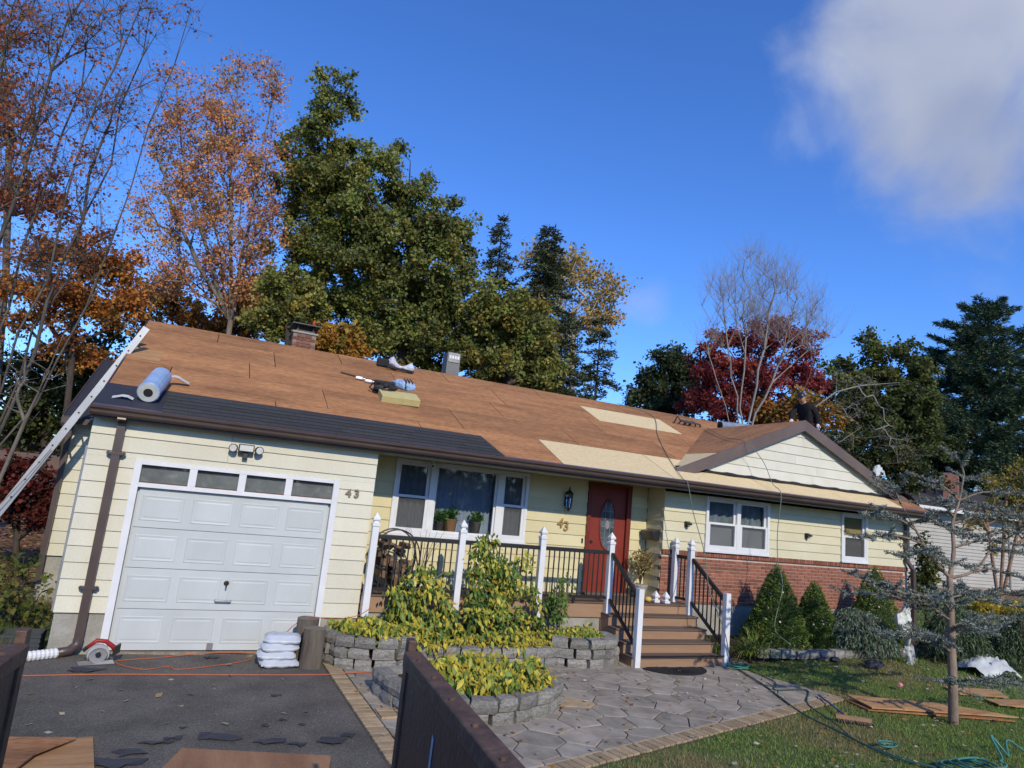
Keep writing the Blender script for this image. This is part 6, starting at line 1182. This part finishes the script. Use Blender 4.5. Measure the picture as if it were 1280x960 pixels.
# ---- young blue cedar on the lawn
ce = thing('blue_cedar', 'young blue-grey cedar with sparse sweeping branches on the front lawn', 'tree', (11.37, -4.13, 0))
trk = [(11.37, -4.13, -.03), (11.36, -4.14, .5), (11.38, -4.12, 1.0), (11.36, -4.13, 1.5), (11.35, -4.13, 1.97)]
lead = [(11.35, -4.13, 1.97), (11.50, -4.10, 2.35), (11.52, -4.08, 2.75), (11.66, -4.1, 3.1), (11.74, -4.13, 3.50)]
left = [(11.35, -4.13, 1.97), (11.05, -4.05, 2.25), (10.80, -4.0, 2.60), (10.55, -3.95, 2.95)]
rght = [(11.35, -4.13, 1.97), (11.75, -4.2, 2.08), (12.05, -4.25, 2.35), (12.15, -4.25, 2.62)]
b = B(); b.tube(spline(trk, 4), [.068-.0017*i for i in range(17)], 9)
for l_, r_ in ((lead, .036), (left, .03), (rght, .026)): q = spline(l_, 4); b.tube(q, [r_*(1-.8*i/len(q)) for i in range(len(q))], 7)
BR = []
def sweep(p0, p1, sag=.08): p0, p1 = Vector(p0), Vector(p1); BR.append([p0, p0.lerp(p1, .35)+Vector((0, 0, sag)), p0.lerp(p1, .7)+Vector((0, 0, sag*.4)), p1])
for a_, c_ in [((11.36, -4.13, .45), (10.75, -4.3, .62)), ((11.36, -4.13, .42), (12.9, -4.2, .55)), ((11.37, -4.13, .95), (10.35, -3.9, 1.15)), ((11.36, -4.13, 1.05), (9.75, -4.3, 1.20)), ((11.36, -4.13, 1.15), (12.75, -4.0, 1.30)),
               ((11.36, -4.13, 1.30), (13.1, -4.4, 1.48)), ((11.36, -4.13, 1.38), (9.3, -4.05, 1.95)), ((11.36, -4.13, 1.5), (10.1, -4.6, 1.75)), ((11.36, -4.13, 1.55), (12.6, -3.6, 1.85)), ((11.36, -4.13, 1.62), (9.6, -3.7, 1.62)), ((11.36, -4.13, 1.70), (13.0, -4.5, 1.80)), ((11.35, -4.13, 1.25), (11.0, -4.9, 1.35)), ((11.35, -4.13, 1.6), (11.7, -4.9, 1.7)), ((11.35, -4.13, .9), (11.6, -3.4, 1.0)), ((11.35, -4.13, 1.45), (11.2, -3.3, 1.55)),
               ((10.80, -4.0, 2.60), (9.55, -4.1, 2.74)), ((10.95, -4.03, 2.4), (9.75, -3.8, 2.42)), ((10.55, -3.95, 2.95), (9.90, -4.1, 3.22)), ((10.75, -3.98, 2.7), (11.3, -4.5, 2.55)), ((11.05, -4.05, 2.25), (9.95, -4.4, 2.2)),
               ((11.52, -4.08, 2.75), (12.9, -4.3, 2.95)), ((11.55, -4.08, 2.85), (10.6, -4.3, 3.0)), ((11.60, -4.1, 2.95), (13.2, -3.9, 3.05)), ((11.66, -4.1, 3.1), (12.7, -4.4, 3.32)), ((11.66, -4.1, 3.1), (10.85, -3.9, 3.42)), ((11.70, -4.1, 3.3), (12.3, -3.9, 3.50)), ((11.74, -4.13, 3.50), (11.55, -4.1, 3.78)), ((11.50, -4.1, 2.4), (12.4, -4.6, 2.55)),
               ((12.05, -4.25, 2.35), (13.0, -4.1, 2.42)), ((12.15, -4.25, 2.62), (12.8, -4.5, 2.80)), ((11.75, -4.2, 2.08), (12.5, -4.5, 2.05)), ((11.52, -4.08, 2.6), (12.3, -3.5, 2.75)), ((11.4, -4.1, 2.1), (11.0, -4.6, 2.15))]: sweep(a_, c_)
NP, ND = [], []
for br_ in BR:
    q = spline(br_, 5); b.tube(q, [.017*(1-.75*i/len(q)) for i in range(len(q))], 5); L_ = (q[-1]-q[0]).length; m = int(L_*14)
    for i in range(m):
        t_ = .12+.88*(i+rnd.random())/m; p = q[min(int(t_*(len(q)-1)), len(q)-2)]; nx_ = q[min(int(t_*(len(q)-1))+1, len(q)-1)]; d = (nx_-p).normalized(); s_ = d.cross(Vector((0, 0, 1))).normalized()*rnd.choice((-1, 1)); ln_ = rnd.uniform(.08, .46)*(1.15-.6*t_)*(.25 if rnd.random() < .35 else 1)
        e = p+(s_*.8+d*.55+Vector((0, 0, rnd.uniform(-.25, .55)))).normalized()*ln_; b.tube([p, e], [.005, .002], 4, False); k = max(2, int(ln_/.036))
        for j in range(k+1):
            c_ = p.lerp(e, (j+.3)/(k+.3)); NP += [tuple(c_)]*18
            for _ in range(18): v_ = Vector((rnd.gauss(0, 1), rnd.gauss(0, 1), rnd.gauss(.45, .8))); ND.append(tuple(v_))
b.build('trunk', pm('cedar_bark', (.27, .21, .165), (.16, .12, .09), 9, .95, .5, 30, (1, 1, .4)), ce, smooth=True); NP = np.array(NP)+rng.normal(0, .006, (len(NP), 3)); n_ = len(NP)
v, f, c = leafquads(NP, np.array(ND), rdir(n_), rng.uniform(.03, .058, n_), .011, pal(n_, [(.165, .195, .165), (.23, .26, .225), (.10, .122, .10), (.29, .315, .28)], jit=.2)); tag(npmesh('foliage', v, f, M_needle, ce, c), kind='stuff')

# ---- neighbouring house
nh = thing('neighbouring_house', 'grey sided house with dark roof and brick chimney beyond the blue cedar', 'house', (33, 10, .5)); M_ns = pm('grey_siding', (.40, .385, .35), (.35, .335, .305), 2, .7)
B().box(27.06, 42, 8.56, 15, .2, 4.02).build('wall', M_dark, nh); b = B(); z = .75
while z < 4.0: b.prism([(27, 8.50, z), (27, 8.535, z+.15), (27, 8.55, z+.15), (27, 8.55, z)], (15, 0, 0)); z += .15
tag(b.build('siding', M_ns, nh), kind='stuff'); B().box(27.03, 42, 8.53, 8.60, .1, .75).build('foundation', M_conc, nh)
B().box(27.0, 27.05, 8.5, 15, .5, 4.0).build('side_wall', M_ns, nh)
B().prism([(26.5, 8.0, 3.92), (42.5, 8.0, 3.92), (42.5, 11.6, 5.25), (26.5, 11.6, 5.25)], (0, 0, .10)).build('roof', pm('dark_roof', (.05, .045, .045), None, 9, .9, var=.05), nh); B().prism([(26.5, 11.6, 5.25), (42.5, 11.6, 5.25), (42.5, 15.4, 3.9), (26.5, 15.4, 3.9)], (0, 0, .1)).build('roof', MATS['dark_roof'], nh)
B().box(26.5, 42.5, 7.9, 8.0, 3.88, 4.03).build('gutter', M_white, nh); ch2 = B().box(32.5, 33.7, 9.2, 10.0, 4.0, 5.75).build('chimney', MATS['old_mortar'], nh); b = B(); z = 4.3; r_ = 0
while z < 5.72:
    x = 32.48-(.1 if r_ % 2 else 0)
    while x < 33.6: b.box(max(x, 32.49), min(x+.2, 33.71), 9.185, 9.25, z, z+.06); x += .21
    z += .07; r_ += 1
tag(b.build('brick_courses', MATS['brown_brick'], ch2), kind='stuff')
B().tube([(36.2, 8.46, .8), (36.2, 8.46, 3.9)], .05, 6).build('downspout', M_ns, nh)

# ---- worker kneeling behind the gable ridge
wk = thing('person', 'worker in black cap, black hoodie and white gloves kneeling behind the gable ridge', 'person', (14.6, 1.2, 4.37))
def skin(name, verts, edges, radii, m, root=0, sub=2, parent=wk):
    me = bpy.data.meshes.new(name); me.from_pydata(verts, edges, []); me.materials.append(m); o = bpy.data.objects.new(name, me); COL.objects.link(o); par(o, parent)
    o.modifiers.new('skin', 'SKIN').use_smooth_shade = True
    if not me.skin_vertices: me.attributes and None
    bpy.context.view_layer.objects.active = o
    sv = me.skin_vertices[0].data if me.skin_vertices else None
    if sv:
        for i, r_ in enumerate(radii): sv[i].radius = (r_, r_) if not isinstance(r_, tuple) else r_; sv[i].use_root = (i == root)
    s = o.modifiers.new('subd', 'SUBSURF'); s.levels = sub; s.render_levels = sub; return o
M_skin = pm('skin', (.42, .24, .16), None, 8, .5); M_hood = pm('black_hoodie', (.007, .007, .009), (.012, .012, .015), 9, .9); M_pant = pm('maroon_trousers', (.11, .025, .035), (.07, .016, .022), 9, .9); M_glove = pm('white_glove', (.66, .64, .6), (.52, .5, .47), 9, .9)
J = dict(pel=(14.62, 1.2, 4.88), sp=(14.56, 1.2, 5.10), ch=(14.47, 1.2, 5.33), nk=(14.38, 1.19, 5.50), hd=(14.33, 1.17, 5.60), tp=(14.28, 1.16, 5.71),
         ls=(14.43, 1.39, 5.42), le=(14.24, 1.41, 5.22), lw=(14.12, 1.30, 5.06), rs=(14.47, 1.01, 5.42), re=(14.60, .95, 5.19), rw=(14.61, .95, 4.99),
         lh=(14.62, 1.31, 4.86), lk=(14.38, 1.36, 4.53), la=(14.84, 1.36, 4.34), lt=(14.98, 1.36, 4.28), rh=(14.62, 1.09, 4.86), rk=(14.42, 1.02, 4.52), ra=(14.86, 1.04, 4.33), rt=(15.0, 1.04, 4.27))
def chain(keys, rad, edges): return [J[k] for k in keys], [(keys.index(a), keys.index(b_)) for a, b_ in edges], [rad[k] for k in keys]
RB = dict(pel=.14, sp=.13, ch=.15, nk=.055, hd=.09, tp=.075, ls=.065, le=.045, lw=.032, rs=.065, re=.045, rw=.032, lh=.085, lk=.06, la=.045, lt=.035, rh=.085, rk=.06, ra=.045, rt=.035)
ED = [('pel', 'sp'), ('sp', 'ch'), ('ch', 'nk'), ('nk', 'hd'), ('hd', 'tp'), ('ch', 'ls'), ('ls', 'le'), ('le', 'lw'), ('ch', 'rs'), ('rs', 're'), ('re', 'rw'), ('pel', 'lh'), ('lh', 'lk'), ('lk', 'la'), ('la', 'lt'), ('pel', 'rh'), ('rh', 'rk'), ('rk', 'ra'), ('ra', 'rt')]
skin('body', *chain(list(J), RB, ED), M_skin)
kh = ['pel', 'sp', 'ch', 'nk', 'ls', 'le', 'lw', 'rs', 're', 'rw']; RH = {k: RB[k]*1.3+.014 for k in kh}; RH['nk'] = .075
skin('hoodie', *chain(kh, RH, [e for e in ED if e[0] in kh and e[1] in kh]), M_hood)
kp = ['pel', 'lh', 'lk', 'la', 'rh', 'rk', 'ra']; skin('trousers', *chain(kp, {k: RB[k]*1.15+.008 for k in kp}, [e for e in ED if e[0] in kp and e[1] in kp]), M_pant)
for k in ('lt', 'rt'):
    p = Vector(J[k]); B().obox(p+Vector((-.03, 0, .0)), (.12, 0, -.05), (0, .045, 0), (.018, 0, .04)).build('boot', M_black, wk, bevel=.02)
hd = Vector((14.285, 1.15, 5.62)); fdv = Vector((-.80, -.45, -.42)).normalized(); sdv = fdv.cross(Vector((0, 0, 1))).normalized(); udv = sdv.cross(fdv)
def lobe_mesh(name, c, a, b_, d, m, n=12, k=8, half=False):
    vs = []; 
    for i in range(k+1):
        ph = (0 if half else -math.pi/2)+(math.pi/2 if half else math.pi)*i/k
        for j in range(n): t_ = 6.283*j/n; vs.append(c+a*math.cos(ph)*math.cos(t_)+b_*math.cos(ph)*math.sin(t_)+d*math.sin(ph))
    return B().add(vs, [(i*n+j, i*n+(j+1) % n, (i+1)*n+(j+1) % n, (i+1)*n+j) for i in range(k) for j in range(n)]).build(name, m, wk, smooth=True)
lobe_mesh('face', hd+fdv*.012-udv*.01, fdv*.105, sdv*.082, udv*.125, M_skin); lobe_mesh('hair', hd-fdv*.018+udv*.01, fdv*.10, sdv*.086, udv*.12, M_dark)
lobe_mesh('cap', hd+udv*.035, fdv*.115, sdv*.095, udv*.095, M_black, half=True)
B().prism([hd+udv*.04+fdv*.09-sdv*.075, hd+udv*.04+fdv*.09+sdv*.075, hd+udv*.028+fdv*.18+sdv*.05, hd+udv*.028+fdv*.18-sdv*.05], udv*.012).build('cap_brim', M_black, wk)
lobe_mesh('nose', hd+fdv*.112-udv*.01, fdv*.028, sdv*.016, udv*.03, M_skin, 6, 4)
for s in (-1, 1): lobe_mesh('ear', hd+sdv*s*.088-udv*.01-fdv*.01, fdv*.02, sdv*.012, udv*.034, M_skin, 6, 4); lobe_mesh('eye', hd+fdv*.098+sdv*s*.033+udv*.018, fdv*.012, sdv*.014, udv*.009, M_dark, 6, 4)
B().obox(hd+fdv*.106-udv*.062, sdv*.025, fdv*.006, udv*.005).build('mouth', pm('lips', (.28, .12, .1), None, 5, .5), wk)
for w_, dr_, out in (('lw', (-.55, -.45, -.7), (0, 0, 1)), ('rw', (-.1, -.15, -1), (-1, 0, 0))):
    p = Vector(J[w_]); d = Vector(dr_).normalized(); s_ = d.cross(Vector(out)).normalized(); n2_ = s_.cross(d); V_ = [tuple(p-d*.02), tuple(p+d*.04), tuple(p+d*.09)]; E_ = [(0, 1), (1, 2)]; R_ = [.034, .042, .04]
    for q, (o_, l_) in enumerate(((-.032, .065), (-.011, .08), (.011, .075), (.032, .06))):
        i0 = len(V_); a_ = p+d*.095+s_*o_; V_ += [tuple(a_), tuple(a_+d*l_*.5+n2_*.006), tuple(a_+d*l_*.85-n2_*.02)]; E_ += [(2, i0), (i0, i0+1), (i0+1, i0+2)]; R_ += [.012, .011, .009]
    i0 = len(V_); a_ = p+d*.045-s_*.04; V_ += [tuple(a_), tuple(a_-s_*.03+d*.03), tuple(a_-s_*.035+d*.065)]; E_ += [(1, i0), (i0, i0+1), (i0+1, i0+2)]; R_ += [.014, .012, .010]
    skin('glove', V_, E_, R_, M_glove, sub=1)

# ---- lawn, litter, weeds, far wood
def blades(name, label, n, region, keep, hgt, wd, cols, cat='grass'):
    x = rng.uniform(region[0], region[1], n); y = rng.uniform(region[2], region[3], n); k = keep(x, y); x, y = x[k], y[k]; n = len(x); z = h(x, y)-.012; dry = np.clip((np.sin(x*1.3+.7*np.sin(y*1.9))*np.sin(y*1.7+x*.6)+rng.normal(0, .3, n))*1.5-.1, 0, 1)
    P = np.stack([x, y, z], 1); l_ = hgt*rng.uniform(.5, 1.3, n); D = np.stack([rng.normal(0, .5, n), rng.normal(0, .5, n), np.ones(n)], 1); a = rng.uniform(0, 6.283, n); S = np.stack([np.cos(a), np.sin(a), 0*a], 1)*wd
    tip = P+unit(D)*l_[:, None]; v = np.stack([P-S, P+S, tip], 1).reshape(-1, 3); f = np.arange(n)[:, None]*3+[0, 1, 2]; c = pal(n, cols[0])*(1-dry[:, None])+pal(n, cols[1])*dry[:, None]
    o = npmesh(name, v, f, M_blade, None, np.repeat(c, 3, 0)); tag(o, label, cat, None, 'stuff'); return o
GC = ([(.12, .205, .034), (.17, .265, .05), (.08, .15, .027), (.24, .30, .08)], [(.26, .21, .09), (.20, .16, .065), (.31, .26, .13)])
def lawn_ok(x, y):
    return ~((y > front(x)-.19) & (x < 10.66-(y+2.8)*.29) & (x > 3.3)) & ~((y > -1.0) & (x < 17.3)) & (x > 3.36+np.maximum(0, -5-y)*0) & ~((x < 3.9) & (y > -5))
blades('lawn_grass', 'short green lawn with dry brown patches in front of the house', 190000, (3.4, 14.5, -7.5, -.9), lawn_ok, .045, .0038, GC)
blades('lawn_grass_far', 'green lawn stretching toward the neighbouring house', 60000, (13.5, 30, -6, 8), lambda x, y: ~((y > -.85) & (x < 17.4)), .07, .009, GC)
blades('weeds', 'tall weedy grass beside the garage corner', 20000, (-4, -.35, -2.2, 3.0), lambda x, y: np.ones(len(x), bool), .30, .006, ([(.10, .15, .03), (.14, .18, .04), (.07, .11, .025)], [(.20, .15, .06), (.16, .13, .05)]))
for i, (x, y, lb) in enumerate(((-.55, .75, 'leafy bramble bush at the garage corner foundation'), (-1.1, 1.7, 'tall weedy bush with red-brown stems under the ladder'), (-1.7, .9, 'green weed clump beside the leaning metal pole'))):
    broadleaf('weed_bush', lb, (x, y, 0), (x+.05, y, .8), env([(x, y, .75, .35, .3, .45), (x+.1, y, .35, .4, .35, .3)], 34), .014, 520, .07, [(.08, .12, .025), (.13, .15, .03), (.20, .15, .04), (.06, .09, .02)], None, .2, M_barkd, tip_r=.004, up=2, cat='bush')
def litter(name, label, n, region, keep, cols, size, zoff=.01):
    x = rng.uniform(region[0], region[1], n); y = rng.uniform(region[2], region[3], n); k = keep(x, y); x, y = x[k], y[k]; n = len(x); P = np.stack([x, y, h(x, y)+zoff+rng.uniform(0, .012, n)], 1); a = rng.uniform(0, 6.283, n)
    D = np.stack([np.cos(a), np.sin(a), rng.normal(0, .15, n)], 1); l_ = size*rng.uniform(.5, 1.4, n); v, f, c = leafquads(P, D, np.stack([rng.normal(0, .25, n), rng.normal(0, .25, n), np.ones(n)], 1), l_, l_*.7, pal(n, cols)); o = npmesh(name, v, f, M_leaf, None, c); tag(o, label, 'leaves', None, 'stuff')
litter('fallen_leaves', 'pale dry leaves and chips scattered on the lawn and patio', 760, (3.4, 15, -6.5, -.9), lambda x, y: np.ones(len(x), bool), [(.50, .42, .30), (.36, .25, .10), (.60, .55, .45), (.30, .14, .06), (.42, .22, .06)], .062, .035)
litter('fallen_leaves', 'scattered pale dry leaves on the asphalt driveway', 34, (-.1, 3.2, -3.6, -.2), lambda x, y: np.ones(len(x), bool), [(.46, .38, .26), (.34, .25, .13), (.52, .46, .36)], .085)
litter('asphalt_chips', 'fine pale grit scattered on the driveway', 900, (-.1, 3.2, -4.4, -.1), lambda x, y: np.ones(len(x), bool), [(.30, .29, .27), (.18, .17, .16), (.40, .36, .3)], .013, .006)
litter('fallen_leaves', 'brown wet leaves along the stone edging', 500, (11, 15.5, -2.0, -1.05), lambda x, y: rng.random(len(x)) < (y+2.1), [(.20, .10, .05), (.34, .18, .08), (.13, .08, .05), (.5, .45, .38)], .06, .02)
litter('leaf_litter', 'orange-brown leaf litter covering the ground behind the garage', 9000, (-9, -.8, 3.2, 14), lambda x, y: np.ones(len(x), bool), [(.26, .13, .05), (.36, .19, .07), (.18, .09, .04), (.42, .26, .10)], .11, .01)
n_ = 900; x = rng.uniform(-70, 130, n_); y = rng.uniform(48, 66, n_); C = np.stack([x, y, h(x, y)+rng.random(n_)**1.5*(4.2+2*np.sin(x*.21)+1.2*np.sin(x*.57))], 1); P = np.repeat(C, 34, 0)+rng.normal(0, .9, (n_*34, 3)); m_ = len(P); tone = np.repeat(pal(n_, [(.04, .05, .02), (.06, .06, .02), (.12, .07, .025), (.09, .08, .03)], jit=.3), 34, 0)
v, f, c = leafquads(P, rdir(m_), rdir(m_), .75, .6, np.clip(tone*(1+rng.normal(0, .2, (m_, 1))), .005, 1)); o = npmesh('far_woods', v, f, M_leaf, None, c); tag(o, 'hazy line of autumn woods far behind the house', 'woods', None, 'stuff')
n_ = 800; x = rng.uniform(-70, 90, n_); y = rng.uniform(-62, -48, n_); C = np.stack([x, y, rng.random(n_)*(7+2.5*np.sin(x*.19)+1.5*np.sin(x*.53))], 1); P = np.repeat(C, 20, 0)+rng.normal(0, 1.1, (n_*20, 3)); P[:, 2] = np.maximum(P[:, 2], .1); m_ = len(P)
v, f, c = leafquads(P, rdir(m_), rdir(m_), 1.1, .9, np.repeat(pal(n_, [(.05, .06, .02), (.09, .08, .03), (.16, .09, .03)], jit=.3), 20, 0)); o = npmesh('reflection_woods', v, f, M_leaf, None, c); tag(o, 'unseen line of autumn trees added behind the camera to darken the window reflections', 'woods', None, 'stuff')  # out of view, added so the window panes reflect dark trees
